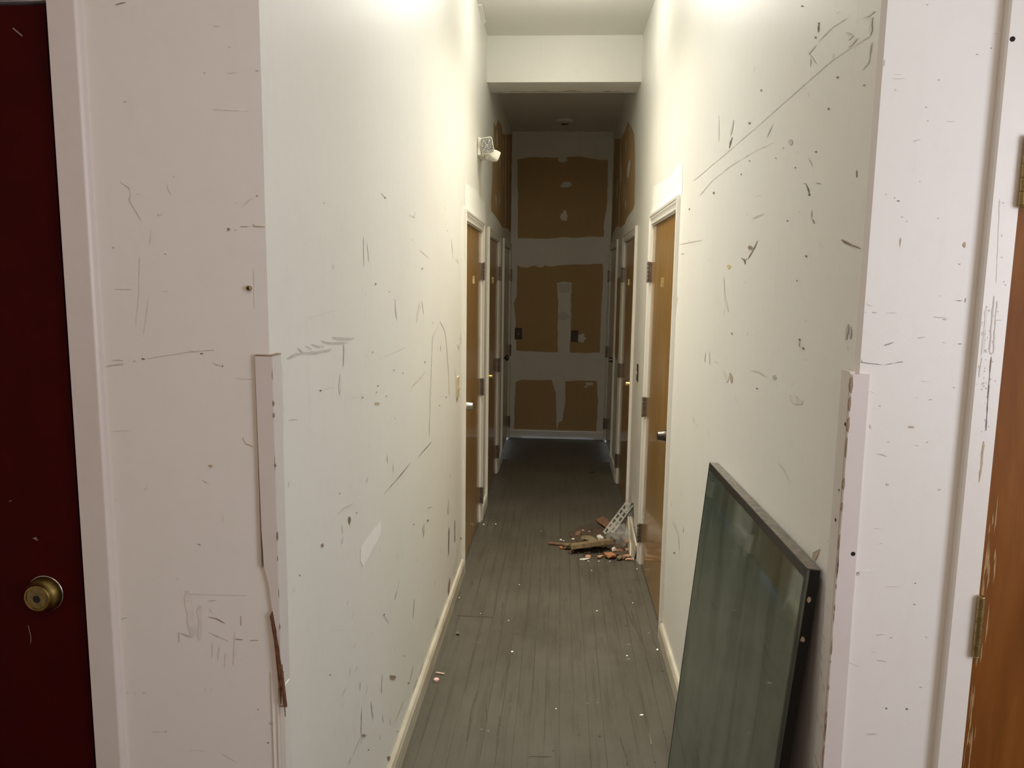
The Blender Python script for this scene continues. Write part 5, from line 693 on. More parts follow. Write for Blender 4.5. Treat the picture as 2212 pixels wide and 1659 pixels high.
  ('M', [(0.747,1.636),(0.747,1.634),(0.746,1.634),(0.746,1.636),(0.746,1.638),(0.747,1.638)]),
  ('M', [(0.735,1.632),(0.735,1.631),(0.734,1.631),(0.733,1.632),(0.734,1.633),(0.735,1.633)]),
  ('M', [(0.755,1.617),(0.754,1.615),(0.753,1.615),(0.752,1.617),(0.753,1.618),(0.754,1.619)]),
  ('M', [(0.726,1.674),(0.726,1.674),(0.726,1.674),(0.725,1.674),(0.725,1.675),(0.726,1.675)]),
  ('M', [(0.733,1.645),(0.733,1.644),(0.732,1.644),(0.732,1.645),(0.732,1.646),(0.733,1.645)]),
  ('M', [(0.734,1.629),(0.734,1.627),(0.733,1.627),(0.733,1.629),(0.733,1.631),(0.734,1.630)]),
  ('M', [(0.749,1.610),(0.749,1.608),(0.748,1.608),(0.747,1.610),(0.748,1.612),(0.749,1.611)]),
  ('M', [(0.744,1.601),(0.743,1.600),(0.742,1.600),(0.741,1.601),(0.741,1.603),(0.743,1.603)]),
  ('M', [(0.743,1.671),(0.743,1.669),(0.742,1.669),(0.740,1.671),(0.741,1.672),(0.743,1.672)]),
  ('M', [(0.749,1.616),(0.749,1.615),(0.748,1.615),(0.748,1.616),(0.748,1.618),(0.749,1.618)]),
  ('M', [(0.740,1.629),(0.739,1.627),(0.738,1.628),(0.737,1.629),(0.738,1.631),(0.739,1.631)]),
  ('M', [(0.744,1.624),(0.744,1.623),(0.743,1.623),(0.743,1.624),(0.743,1.625),(0.744,1.625)]),
  ('M', [(0.744,1.599),(0.743,1.598),(0.743,1.598),(0.742,1.599),(0.742,1.599),(0.743,1.599)]),
  ('M', [(0.754,1.596),(0.753,1.594),(0.752,1.594),(0.751,1.596),(0.752,1.597),(0.753,1.598)]),
  ('M', [(0.742,1.599),(0.742,1.598),(0.741,1.598),(0.741,1.599),(0.741,1.601),(0.742,1.601)]),
  ('M', [(0.752,1.597),(0.751,1.596),(0.750,1.596),(0.749,1.596),(0.750,1.597),(0.751,1.598)]),
  ('M', [(0.741,1.620),(0.741,1.618),(0.740,1.618),(0.740,1.620),(0.740,1.622),(0.740,1.621)]),
  ('M', [(0.739,1.635),(0.739,1.633),(0.739,1.633),(0.738,1.635),(0.738,1.637),(0.739,1.637)]),
  ('M', [(0.738,1.677),(0.738,1.675),(0.737,1.675),(0.736,1.677),(0.737,1.679),(0.737,1.679)]),
  ('M', [(0.763,1.720),(0.763,1.720),(0.761,1.719),(0.761,1.720),(0.761,1.721),(0.762,1.722)]),
  ('M', [(0.766,1.715),(0.766,1.714),(0.765,1.714),(0.764,1.715),(0.764,1.717),(0.765,1.716)]),
  ('M', [(0.755,1.762),(0.755,1.761),(0.754,1.761),(0.753,1.762),(0.754,1.763),(0.755,1.763)]),
  ('M', [(0.749,1.853),(0.749,1.852),(0.747,1.852),(0.747,1.853),(0.747,1.854),(0.749,1.854)]),
  ('M', [(0.743,1.854),(0.742,1.853),(0.741,1.853),(0.741,1.854),(0.741,1.855),(0.742,1.855)]),
  ('M', [(0.752,1.798),(0.751,1.797),(0.750,1.797),(0.750,1.798),(0.750,1.800),(0.751,1.799)]),
  ('M', [(0.758,1.669),(0.758,1.668),(0.757,1.668),(0.756,1.669),(0.757,1.670),(0.758,1.670)]),
  ('Ds', [(0.753,1.592),(0.752,1.585),(0.752,1.577),(0.752,1.569),(0.753,1.561),(0.753,1.553),(0.753,1.545),(0.753,1.538),(0.753,1.530),(0.753,1.522),(0.754,1.515),(0.754,1.507),(0.754,1.499),(0.755,1.491),(0.755,1.483),(0.755,1.475),(0.755,1.467),(0.756,1.459),(0.757,1.459),(0.757,1.467),(0.757,1.475),(0.756,1.483),(0.756,1.491),(0.756,1.499),(0.755,1.507),(0.755,1.515),(0.755,1.522),(0.755,1.530),(0.755,1.538),(0.754,1.545),(0.754,1.553),(0.754,1.561),(0.754,1.569),(0.754,1.577),(0.754,1.585),(0.753,1.592)]),
  ('Ts', [(0.754,1.440),(0.753,1.432),(0.753,1.424),(0.752,1.417),(0.753,1.409),(0.753,1.400),(0.754,1.391),(0.752,1.383),(0.753,1.374),(0.753,1.365),(0.754,1.365),(0.755,1.374),(0.756,1.383),(0.756,1.391),(0.757,1.400),(0.756,1.408),(0.756,1.416),(0.756,1.424),(0.757,1.432),(0.755,1.440)]),
  ('Ms', [(0.737,1.592),(0.737,1.585),(0.736,1.577),(0.735,1.570),(0.735,1.562),(0.735,1.554),(0.736,1.554),(0.736,1.562),(0.737,1.569),(0.737,1.577),(0.738,1.584),(0.737,1.592)]),
  ('M', [(0.736,1.592),(0.735,1.591),(0.735,1.591),(0.734,1.592),(0.735,1.593),(0.735,1.593)]),
  ('M', [(0.754,1.560),(0.754,1.559),(0.753,1.559),(0.752,1.560),(0.753,1.561),(0.754,1.561)]),
  ('M', [(0.750,1.544),(0.749,1.543),(0.749,1.543),(0.748,1.544),(0.748,1.544),(0.749,1.545)]),
  ('M', [(0.734,1.573),(0.734,1.571),(0.733,1.571),(0.733,1.573),(0.733,1.574),(0.734,1.574)]),
  ('M', [(0.757,1.551),(0.756,1.549),(0.755,1.549),(0.754,1.551),(0.755,1.552),(0.756,1.553)]),
  ('M', [(0.747,1.538),(0.746,1.537),(0.746,1.537),(0.745,1.538),(0.745,1.540),(0.746,1.539)]),
  ('M', [(0.746,1.585),(0.745,1.584),(0.744,1.584),(0.744,1.585),(0.744,1.586),(0.745,1.586)]),
  ('M', [(0.738,1.580),(0.737,1.579),(0.737,1.579),(0.736,1.580),(0.737,1.581),(0.737,1.582)]),
  ('M', [(0.737,1.585),(0.737,1.584),(0.736,1.584),(0.736,1.584),(0.736,1.585),(0.737,1.586)]),
  ('M', [(0.743,1.542),(0.743,1.540),(0.742,1.540),(0.742,1.542),(0.742,1.543),(0.743,1.543)]),
  ('M', [(0.746,1.565),(0.745,1.564),(0.744,1.564),(0.743,1.565),(0.744,1.566),(0.745,1.566)]),
  ('M', [(0.757,1.582),(0.756,1.580),(0.756,1.581),(0.755,1.582),(0.755,1.583),(0.756,1.583)]),
  ('M', [(0.755,1.559),(0.754,1.558),(0.754,1.558),(0.753,1.559),(0.753,1.560),(0.754,1.560)]),
  ('M', [(0.755,1.543),(0.755,1.542),(0.754,1.541),(0.753,1.543),(0.754,1.544),(0.755,1.545)]),
  ('M', [(0.745,1.552),(0.745,1.551),(0.745,1.551),(0.744,1.552),(0.744,1.554),(0.745,1.554)]),
  ('M', [(0.743,1.544),(0.743,1.542),(0.742,1.543),(0.741,1.544),(0.742,1.544),(0.743,1.544)]),
  ('M', [(0.765,1.547),(0.765,1.546),(0.765,1.546),(0.764,1.547),(0.764,1.549),(0.765,1.549)]),
  ('M', [(0.737,1.571),(0.737,1.570),(0.737,1.570),(0.737,1.571),(0.737,1.572),(0.737,1.572)]),
  ('M', [(0.751,1.535),(0.751,1.533),(0.749,1.533),(0.749,1.535),(0.749,1.536),(0.750,1.536)]),
  ('M', [(0.744,1.533),(0.743,1.531),(0.743,1.531),(0.742,1.532),(0.742,1.534),(0.743,1.534)]),
  ('M', [(0.745,1.570),(0.745,1.569),(0.744,1.569),(0.744,1.570),(0.744,1.571),(0.745,1.571)]),
  ('M', [(0.733,1.541),(0.733,1.540),(0.733,1.540),(0.732,1.541),(0.732,1.542),(0.733,1.542)]),
  ('M', [(0.746,1.544),(0.745,1.542),(0.745,1.542),(0.744,1.544),(0.744,1.545),(0.745,1.545)]),
  ('M', [(0.746,1.538),(0.746,1.537),(0.745,1.537),(0.744,1.538),(0.745,1.539),(0.746,1.539)]),
  ('M', [(0.755,1.476),(0.755,1.475),(0.754,1.475),(0.754,1.476),(0.754,1.478),(0.755,1.478)]),
  ('M', [(0.750,1.457),(0.750,1.456),(0.750,1.456),(0.749,1.457),(0.749,1.458),(0.750,1.458)]),
  ('M', [(0.751,1.508),(0.751,1.507),(0.750,1.507),(0.750,1.508),(0.750,1.508),(0.751,1.508)]),
  ('M', [(0.756,1.435),(0.756,1.434),(0.755,1.434),(0.754,1.435),(0.755,1.436),(0.756,1.436)]),
  ('M', [(0.758,1.444),(0.757,1.443),(0.757,1.443),(0.757,1.444),(0.757,1.445),(0.757,1.444)]),
  ('M', [(0.761,1.466),(0.761,1.465),(0.760,1.465),(0.760,1.466),(0.760,1.467),(0.761,1.467)]),
  ('M', [(0.756,1.523),(0.755,1.523),(0.754,1.523),(0.754,1.523),(0.754,1.524),(0.755,1.524)]),
  ('M', [(0.757,1.507),(0.756,1.506),(0.755,1.507),(0.755,1.507),(0.755,1.508),(0.756,1.508)]),
  ('M', [(0.754,1.478),(0.754,1.477),(0.753,1.477),(0.752,1.478),(0.753,1.480),(0.753,1.480)]),
  ('M', [(0.753,1.519),(0.753,1.518),(0.752,1.518),(0.752,1.519),(0.752,1.520),(0.753,1.520)]),
 ],
}

# ------------------------------------------------------------------ materials
def srgb(r, g, b):
    f = lambda c: (c/255/12.92) if c/255 <= .04045 else ((c/255+.055)/1.055)**2.4
    return (f(r), f(g), f(b), 1.0)

class NT:
    """small node-tree builder"""
    def __init__(s, name):
        s.m = bpy.data.materials.new(name); s.m.use_nodes = True
        s.t = s.m.node_tree; s.b = s.t.nodes['Principled BSDF']
    def n(s, kind, **kw):
        nd = s.t.nodes.new(kind)
        for k, v in kw.items():
            if k in nd.inputs: nd.inputs[k].default_value = v
            else: setattr(nd, k, v)
        return nd
    def l(s, a, b): s.t.links.new(a, b)
    def coords(s, scale=(1, 1, 1), rot=(0, 0, 0)):
        c = s.n('ShaderNodeTexCoord'); mp = s.n('ShaderNodeMapping')
        mp.inputs['Scale'].default_value = scale; mp.inputs['Rotation'].default_value = rot
        s.l(c.outputs['Object'], mp.inputs['Vector']); return mp.outputs['Vector']
    def noise(s, vec, scale, detail=4, rough=.55, dist=0):
        nd = s.n('ShaderNodeTexNoise'); nd.inputs['Scale'].default_value = scale
        nd.inputs['Detail'].default_value = detail; nd.inputs['Roughness'].default_value = rough
        nd.inputs['Distortion'].default_value = dist
        s.l(vec, nd.inputs['Vector']); return nd.outputs['Fac']
    def ramp(s, fac, stops):
        nd = s.n('ShaderNodeValToRGB'); e = nd.color_ramp.elements
        while len(e) < len(stops): e.new(.5)
        for el, (p, c) in zip(e, stops): el.position = p; el.color = c if len(c) == 4 else (*c, 1)
        s.l(fac, nd.inputs['Fac']); return nd.outputs['Color']
    def mix(s, fac, a, b, mode='MIX'):
        nd = s.n('ShaderNodeMix', data_type='RGBA', blend_type=mode)
        for sock, v in ((nd.inputs[0], fac), (nd.inputs[6], a), (nd.inputs[7], b)):
            if hasattr(v, 'is_output'): s.l(v, sock)
            else: sock.default_value = v
        return nd.outputs[2]
    def math(s, op, a, b=0.0):
        nd = s.n('ShaderNodeMath', operation=op)
        for sock, v in ((nd.inputs[0], a), (nd.inputs[1], b)):
            if hasattr(v, 'is_output'): s.l(v, sock)
            else: sock.default_value = v
        return nd.outputs[0]
    def bump(s, h, strength=.2, dist=.002):
        nd = s.n('ShaderNodeBump'); nd.inputs['Strength'].default_value = strength
        nd.inputs['Distance'].default_value = dist
        s.l(h, nd.inputs['Height']); s.l(nd.outputs['Normal'], s.b.inputs['Normal'])
    def base(s, c):
        if hasattr(c, 'is_output'): s.l(c, s.b.inputs['Base Color'])
        else: s.b.inputs['Base Color'].default_value = c
    def set(s, **kw):
        for k, v in kw.items():
            k = k.replace('_', ' ')
            s.b.inputs[k].default_value = v
        return s.m

def plain(name, c, rough=.6, metal=0, var=.12, scale=40, **kw):
    t = NT(name); v = t.coords(); nz = t.noise(v, scale)
    lo = tuple(x*(1-var) for x in c[:3])+(1,); hi = tuple(min(1, x*(1+var)) for x in c[:3])+(1,)
    t.base(t.ramp(nz, [(.3, lo), (.7, hi)]))
    t.set(Roughness=rough, Metallic=metal, **kw); return t.m

def paint(name, c, grime=(.5, .44, .34, 1), rough=.42, amount=.10):
    t = NT(name); v = t.coords()
    big = t.noise(v, 1.6, 5, .6); small = t.noise(v, 30, 4)
    col = t.mix(t.math('MULTIPLY', t.ramp(big, [(.45, (0, 0, 0)), (.8, (1, 1, 1))]), amount), c, grime)
    col = t.mix(t.math('MULTIPLY', t.ramp(small, [(.5, (0, 0, 0)), (.85, (1, 1, 1))]), amount*.8), col, grime)
    v2 = t.coords((1, 1, .12)); st = t.noise(v2, 26, 3)
    col = t.mix(t.math('MULTIPLY', t.ramp(st, [(.58, (0, 0, 0)), (.8, (1, 1, 1))]), amount*.7), col, grime)
    t.base(col); t.bump(t.noise(v, 160, 3), .12, .001)
    t.set(Roughness=rough); return t.m

def wood(name, stops, rough=.28, coat=.5, stretch=.035, scale=60, bumpy=.1, along_y=False):
    t = NT(name); v = t.coords((1, stretch, 1) if along_y else (1, 1, stretch))
    g = t.noise(v, scale, 6, .65, .4); g2 = t.noise(t.coords((1, 1, .25)), 7, 3)
    fac = t.math('ADD', t.math('MULTIPLY', g, .6), t.math('MULTIPLY', g2, .4))
    t.base(t.ramp(fac, stops)); t.bump(g, bumpy, .0006)
    t.set(Roughness=rough, Coat_Weight=coat, Coat_Roughness=.09); return t.m

MAT = {}
MAT['wall'] = paint('wall_paint', (.84, .828, .765, 1), amount=.08)
MAT['ceiling'] = paint('ceiling_paint', (.80, .79, .73, 1), amount=.06, rough=.6)
MAT['trim'] = paint('trim_paint', (.83, .81, .74, 1), rough=.34, amount=.12)
MAT['guard'] = paint('guard_paint', (.72, .675, .63, 1), rough=.4, amount=.18)
MAT['compound'] = paint('joint_compound', (.80, .77, .69, 1), grime=(.55, .49, .38, 1), rough=.8, amount=.22)
MAT['compound_dark'] = plain('compound_spot', (.66, .63, .55, 1), .8)
MAT['raw'] = paint('raw_drywall_paper', (.48, .325, .155, 1), grime=(.37, .245, .115, 1), rough=.85, amount=.3)
MAT['mark_dark'] = plain('dark_scuff', (.19, .16, .13, 1), .7)
MAT['mark_mid'] = plain('grey_scuff', (.59, .565, .505, 1), .6)
MAT['mark_faint'] = plain('faint_smudge', (.745, .725, .655, 1), .5)
MAT['mark_brown'] = plain('brown_chip', (.31, .225, .15, 1), .75)
MAT['mark_tan'] = plain('tan_stain', (.50, .40, .27, 1), .6)
MAT['mark_yellow'] = plain('yellow_stain', (.62, .53, .24, 1), .6)
MAT['patch'] = plain('fresh_white_patch', (.90, .895, .84, 1), .6, var=.03)
MAT['floor_stain'] = plain('floor_dirt', (.067, .055, .037, 1), .7, var=.3)
MAT['floor_pale'] = plain('floor_pale_smear', (.155, .142, .115, 1), .6, var=.15)
MAT['hole'] = plain('painted_hole_shade', (.012, .009, .007, 1), .9)  # near-black colour stands in for the shade inside holes and openings
MAT['door'] = wood('varnished_door_veneer', [(.3, (.25, .135, .036)), (.5, (.37, .21, .064)), (.7, (.46, .28, .095))], rough=.3, coat=.6)
MAT['orange'] = wood('orange_door_veneer', [(.3, (.13, .042, .004)), (.52, (.20, .068, .009)), (.72, (.27, .105, .018))], rough=.55, coat=.0, stretch=.12, scale=22)
MAT['orange'].node_tree.nodes['Principled BSDF'].inputs['Specular IOR Level'].default_value = .22
MAT['wear'] = plain('worn_bare_veneer', (.40, .25, .11, 1), .7, var=.25)
MAT['jamb_dark'] = wood('brown_stained_jamb', [(.3, (.05, .026, .012)), (.7, (.10, .055, .025))], coat=.2)
MAT['red'] = plain('dark_red_door_paint', (.044, .0017, .0013, 1), .6, var=.15, scale=12, Specular_IOR_Level=.08)
MAT['red_scratch'] = plain('pale_scratch', (.26, .19, .17, 1), .7)
MAT['brass'] = plain('aged_brass', (.40, .29, .09, 1), .3, 1, .35, 60)
MAT['brass_bright'] = plain('bright_brass', (.80, .58, .18, 1), .22, 1, .1)
MAT['brass_dull'] = plain('dull_brass', (.36, .27, .115, 1), .42, 1, .3, 90)
MAT['steel'] = plain('satin_nickel', (.62, .60, .56, 1), .3, 1, .08)
MAT['gun'] = plain('dark_bronze', (.13, .115, .10, 1), .34, 1, .2)
MAT['hinge'] = plain('grey_bronze_hinge', (.27, .235, .21, 1), .4, .9, .2)
MAT['num'] = plain('pale_brass_numeral', (.88, .76, .42, 1), .3, .6, .05)
MAT['ivory'] = plain('ivory_plastic', (.66, .56, .34, 1), .35, var=.04)
MAT['brownplate'] = plain('brown_plastic', (.055, .032, .02, 1), .4, var=.1)
MAT['toggle'] = plain('pale_toggle', (.55, .50, .38, 1), .4)
MAT['white_plastic'] = plain('white_plastic', (.86, .85, .75, 1), .35, var=.02)
MAT['baseboard'] = wood('worn_painted_baseboard', [(.3, (.33, .285, .205)), (.5, (.50, .455, .355)), (.72, (.62, .58, .475))], rough=.55, coat=.05, scale=45, bumpy=.3, along_y=True)
MAT['bare_wood'] = plain('torn_bare_wood', (.15, .066, .030, 1), .8, var=.4, scale=120)
MAT['black_edge'] = plain('black_edge_seal', (.006, .006, .005, 1), .35, var=.4)
MAT['grey_edge'] = plain('grey_dusty_edge', (.17, .15, .12, 1), .6, var=.35, scale=60)
MAT['plank'] = wood('weathered_plank', [(.3, (.10, .068, .03)), (.5, (.19, .135, .065)), (.7, (.29, .215, .115))], rough=.8, coat=0, bumpy=.5)
MAT['redwood'] = plain('reddish_wood', (.19, .10, .055, 1), .75, var=.3)
MAT['brick'] = plain('orange_brick', (.40, .165, .075, 1), .85, var=.35, scale=90)
MAT['pinkish'] = plain('pinkish_brick', (.52, .29, .18, 1), .85, var=.25, scale=90)
MAT['plaster'] = plain('white_plaster', (.66, .63, .56, 1), .85, var=.1)
MAT['rubble'] = plain('brown_rubble', (.075, .05, .03, 1), .95, var=.6, scale=150)
MAT['straw'] = plain('tan_insulation', (.20, .155, .080, 1), .9, var=.4, scale=120)
MAT['lath'] = plain('grey_corner_bead', (.50, .485, .43, 1), .55, .2, .12)
MAT['pink'] = plain('pink_rubber', (.74, .50, .47, 1), .7, var=.05)
MAT['pale_chip'] = plain('pale_wood_chip', (.62, .50, .40, 1), .7, var=.1)

def mk_floor():
    t = NT('grey_painted_floorboards'); c = t.n('ShaderNodeTexCoord'); sp = t.n('ShaderNodeSeparateXYZ')
    t.l(c.outputs['Object'], sp.inputs[0])
    v = c.outputs['Object']
    wob = t.math('MULTIPLY', t.math('SUBTRACT', t.noise(t.coords((1, .35, 1)), 3.0, 3), .5), .006)
    x = t.math('DIVIDE', t.math('ADD', t.math('ADD', sp.outputs['X'], wob), 3.0), .0572)
    fr = t.math('FRACT', x); idn = t.math('FLOOR', x)
    d = t.math('ABSOLUTE', t.math('SUBTRACT', fr, .5))           # .5 at the seam
    seamw = t.math('ADD', .466, t.math('MULTIPLY', t.noise(t.coords((1, .12, 1)), 9, 4), .016))
    seam = t.math('GREATER_THAN', d, seamw)
    vis = t.ramp(t.noise(t.coords((1.6, .25, 1)), 5, 5, .6), [(.38, (0, 0, 0)), (.62, (1, 1, 1))])
    seam = t.math('MULTIPLY', seam, t.math('ADD', t.math('MULTIPLY', vis, .72), .25))
    big = t.noise(v, 2.4, 6, .62); fine = t.noise(v, 55, 5, .65)
    col = t.ramp(big, [(.3, (.073, .064, .046)), (.5, (.093, .083, .061)), (.72, (.112, .101, .076))])
    # each board a shade of its own
    wn = t.n('ShaderNodeTexWhiteNoise', noise_dimensions='1D'); t.l(idn, wn.inputs['W'])
    col = t.mix(t.math('MULTIPLY', wn.outputs['Value'], .10), col, (.062, .053, .038, 1))
    st = t.noise(t.coords((7, .5, 1)), 4.5, 5, .65)                   # dirt dragged along the boards
    col = t.mix(t.math('MULTIPLY', t.ramp(st, [(.50, (0, 0, 0)), (.70, (1, 1, 1))]), .62), col, (.052, .041, .026, 1))
    col = t.mix(t.math('MULTIPLY', t.ramp(fine, [(.55, (0, 0, 0)), (.75, (1, 1, 1))]), .18), col, (.14, .128, .10, 1))
    col = t.mix(t.math('MULTIPLY', t.ramp(t.noise(v, 140, 2), [(.70, (0, 0, 0)), (.76, (1, 1, 1))]), .5), col, (.05, .04, .027, 1))
    col = t.mix(t.math('MULTIPLY', seam, .75), col, (.032, .024, .015, 1))
    t.base(col)
    t.bump(t.math('SUBTRACT', fine, t.math('MULTIPLY', seam, 1.5)), .25, .0012)
    t.set(Roughness=.46); return t.m
MAT['floor'] = mk_floor()

def mk_glass():
    t = NT('dusty_green_tinted_glass')
    sm = t.noise(t.coords((1, 2.2, .5), (-.75, 0, 0)), 3.2, 6, .60, .8)
    f = t.ramp(sm, [(.38, (0, 0, 0)), (.68, (1, 1, 1))])
    t.base(t.mix(f, (.052, .072, .058, 1), (.135, .165, .132, 1)))
    r = t.math('ADD', .025, t.math('MULTIPLY', f, .05)); t.l(r, t.b.inputs['Roughness'])
    t.set(IOR=1.95, Specular_IOR_Level=.6, Specular_Tint=(.88, 1.0, .93, 1)); return t.m
MAT['glass'] = mk_glass()

def mk_bag():
    t = NT('clear_thin_plastic'); t.base((.9, .88, .82, 1))
    t.bump(t.noise(t.coords(), 60, 4, .6, 1.5), 1.0, .006)
    t.set(Roughness=.1, Alpha=.17, Specular_IOR_Level=1.0); return t.m
MAT['bag'] = mk_bag()

def mk_lens():
    t = NT('faceted_reflector_lens')
    v = t.n('ShaderNodeTexVoronoi', feature='F1'); v.inputs['Scale'].default_value = 190
    t.l(t.coords((1, 1, .8)), v.inputs['Vector'])
    nz = t.noise(t.coords((1, 1, .35)), 150, 5, .75)
    f = t.math('MULTIPLY', t.math('ADD', v.outputs['Distance'], .25), nz)
    t.base(t.ramp(f, [(.17, (.07, .07, .065)), (.34, (.22, .22, .205)), (.50, (.66, .66, .63))]))
    t.bump(v.outputs['Distance'], .6, .002)
    t.set(Roughness=.3, Metallic=.2, Coat_Weight=.3); return t.m
MAT['lens'] = mk_lens()

# ------------------------------------------------------------------ mesh helpers
class B:
    """collects shapes into one bmesh; f maps local points to world points"""
    def __init__(s, f=None): s.bm = bmesh.new(); s.f = f or (lambda p: p); s.mi = 0
    def v(s, p): return s.bm.verts.new(s.f(p))
    def face(s, vs, mi=None):
        try:
            fc = s.bm.faces.new(vs); fc.material_index = s.mi if mi is None else mi; return fc
        except ValueError: return None
    def box(s, a, b):
        (x0, y0, z0), (x1, y1, z1) = a, b
        q = [s.v(p) for p in ((x0,y0,z0),(x1,y0,z0),(x1,y1,z0),(x0,y1,z0),(x0,y0,z1),(x1,y0,z1),(x1,y1,z1),(x0,y1,z1))]
        for i in ((0,3,2,1),(4,5,6,7),(0,1,5,4),(1,2,6,5),(2,3,7,6),(3,0,4,7)): s.face([q[k] for k in i])
        return s
    def prism(s, pts, axis, lo, hi):
        """polygon pts in the two other axes, extruded along axis"""
        def P(p, h):
            q = list(p); q.insert(axis, h); return tuple(q)
        A = [s.v(P(p, lo)) for p in pts]; Z = [s.v(P(p, hi)) for p in pts]
        s.face(A[::-1]); s.face(Z); n = len(pts)
        for i in range(n): s.face([A[i], A[(i+1) % n], Z[(i+1) % n], Z[i]])
        return s
    def hull8(s, q):
        q = [s.v(p) for p in q]
        for i in ((0,3,2,1),(4,5,6,7),(0,1,5,4),(1,2,6,5),(2,3,7,6),(3,0,4,7)): s.face([q[k] for k in i])
        return s
    def lathe(s, o, d, prof, n=28, cap=True):
        """prof = [(along, radius)] about axis d from o"""
        d = Vector(d).normalized(); u = d.orthogonal().normalized(); w = d.cross(u); o = Vector(o); R = []
        for a, r in prof:
            R.append([s.v(tuple(o+d*a+(u*math.cos(k/n*math.tau)+w*math.sin(k/n*math.tau))*r)) for k in range(n)])
        for A, C in zip(R[:-1], R[1:]):
            for k in range(n): s.face([A[k], A[(k+1) % n], C[(k+1) % n], C[k]])
        if cap: s.face(R[0][::-1]); s.face(R[-1])
        return s
    def rough(s, c, r, seed, jag=.3, sub=1):
        """an irregular broken lump"""
        rnd = random.Random(seed); M = Matrix.Rotation(rnd.uniform(0, 6), 3, 'Z')
        tmp = bmesh.new(); bmesh.ops.create_icosphere(tmp, subdivisions=sub, radius=1)
        vm = {}
        for v in tmp.verts:
            k = 1+rnd.uniform(-jag, jag); p = M @ Vector((v.co.x*r[0]*k, v.co.y*r[1]*k, v.co.z*r[2]*k))
            vm[v] = s.v((c[0]+p.x, c[1]+p.y, c[2]+p.z))
        for f in tmp.faces: s.face([vm[v] for v in f.verts])
        tmp.free(); return s
    def build(s, name, mats, parent=None, loc=(0,0,0), bevel=0, smooth=False, normals=True, seg=2):
        if not isinstance(mats, (list, tuple)): mats = [mats]
        if normals: bmesh.ops.recalc_face_normals(s.bm, faces=s.bm.faces)
        L = Vector(loc)
        for v in s.bm.verts: v.co -= L
        me = bpy.data.meshes.new(name); s.bm.to_mesh(me); s.bm.free()
        for m in mats: me.materials.append(m if not isinstance(m, str) else MAT[m])
        if smooth:
            for p in me.polygons: p.use_smooth = True
        o = bpy.data.objects.new(name, me); COL.objects.link(o)
        if parent is not None: o.parent = parent
        else: o.location = L
        if bevel:
            md = o.modifiers.new('bevel', 'BEVEL'); md.width = bevel; md.segments = seg; md.limit_method = 'ANGLE'
            md.angle_limit = math.radians(40)
        return o

def tag(o, label, cat, kind=None, group=None):
    o['label'] = label; o['category'] = cat
    if kind: o['kind'] = kind
    if group: o['group'] = group
    return o
def empty(name, loc, label, cat, kind=None, group=None):
    o = bpy.data.objects.new(name, None); o.empty_display_size = .1; COL.objects.link(o); o.location = loc
    return tag(o, label, cat, kind, group)

# corridor frames: d = distance out from the wall, s = distance along the corridor
def LEFT(p): d, s, z = p; return (-.545+d, s, z)
def RIGHT(p): d, s, z = p; return (.531-.0025*(s-1.385)-d, s, z)
Y0, YF = 1.385, 8.18            # corridor mouth, far wall
ZC, ZF = 3.385, 3.26            # ceilings before and behind the header
H0, H1, HZ = 5.47, 5.77, 3.078  # header front, back, underside
KIND = {'D': 'mark_dark', 'M': 'mark_mid', 'F': 'mark_faint', 'N': 'mark_brown', 'T': 'mark_tan', 'W': 'patch', 'Y': 'mark_yellow',
        'R': 'raw', 'J': 'compound', 'Q': 'compound_dark', 'S': 'floor_stain', 'Z': 'rubble', 'P': 'floor_pale', 'K': 'hole'}
LAY = {'R': .0004, 'J': .0007, 'Q': .0009, 'W': .0006}
def add_marks(b, key, mats, to3, clip):
    """scuffs, chips and filler patches lying on the surface, in the same mesh"""
    for n, (k, pts) in enumerate(MARKS[key]):
        nm = KIND[k[0]]
        if nm not in mats: mats.append(nm)
        off = LAY.get(k[0], .0010)+n*2.5e-6; mi = mats.index(nm)
        vs = [b.v(to3(clip(p), off)) for p in pts]
        if k[1:] == 's':                                  # a stroke: quads along its length
            h = len(vs)//2
            for q in range(h-1): b.face([vs[q], vs[q+1], vs[-2-q], vs[-1-q]], mi)
        else: b.face(vs, mi)

# ------------------------------------------------------------------ room shell
mats = ['floor']; b = B(); b.box((-2.4, -2.4, -.12), (2.4, 8.4, 0))
add_marks(b, 'G', mats, lambda p, o: (p[0], p[1], o), lambda p: (max(-.52, min(.5, p[0])), p[1]))
tag(b.build('floor', mats, normals=False), 'grey painted narrow-board floor with dark seams and pale specks', 'floor', 'structure')

b = B(); b.box((-2.4, -2.4, ZC), (2.4, H1, ZC+.1))
tag(b.build('ceiling', 'ceiling'), 'off-white ceiling in front of the dropped header', 'ceiling', 'structure')
b = B(); b.box((-.7, H1, ZF), (.7, 8.4, ZF+.1))
tag(b.build('ceiling', 'ceiling'), 'unlit ceiling behind the header at the dark end of the corridor', 'ceiling', 'structure')
b = B(); b.box((-.545, H0, HZ), (.5208, H1, ZC))
mh = ['wall', 'mark_tan']
top_ = [(-.50+k*.04, 5.742-random.uniform(0, .012)) for k in range(24)]; bot_ = [(x, y-random.uniform(.002, .045)*(.4+.6*math.sin(k*.55)**2)) for k, (x, y) in enumerate(top_)]
b.face([b.v((x, y, HZ-.0006)) for x, y in top_+bot_[::-1]], 1)
tag(b.build('wall_header', mh, normals=False), 'cream header beam dropped across the corridor ceiling', 'wall', 'structure')

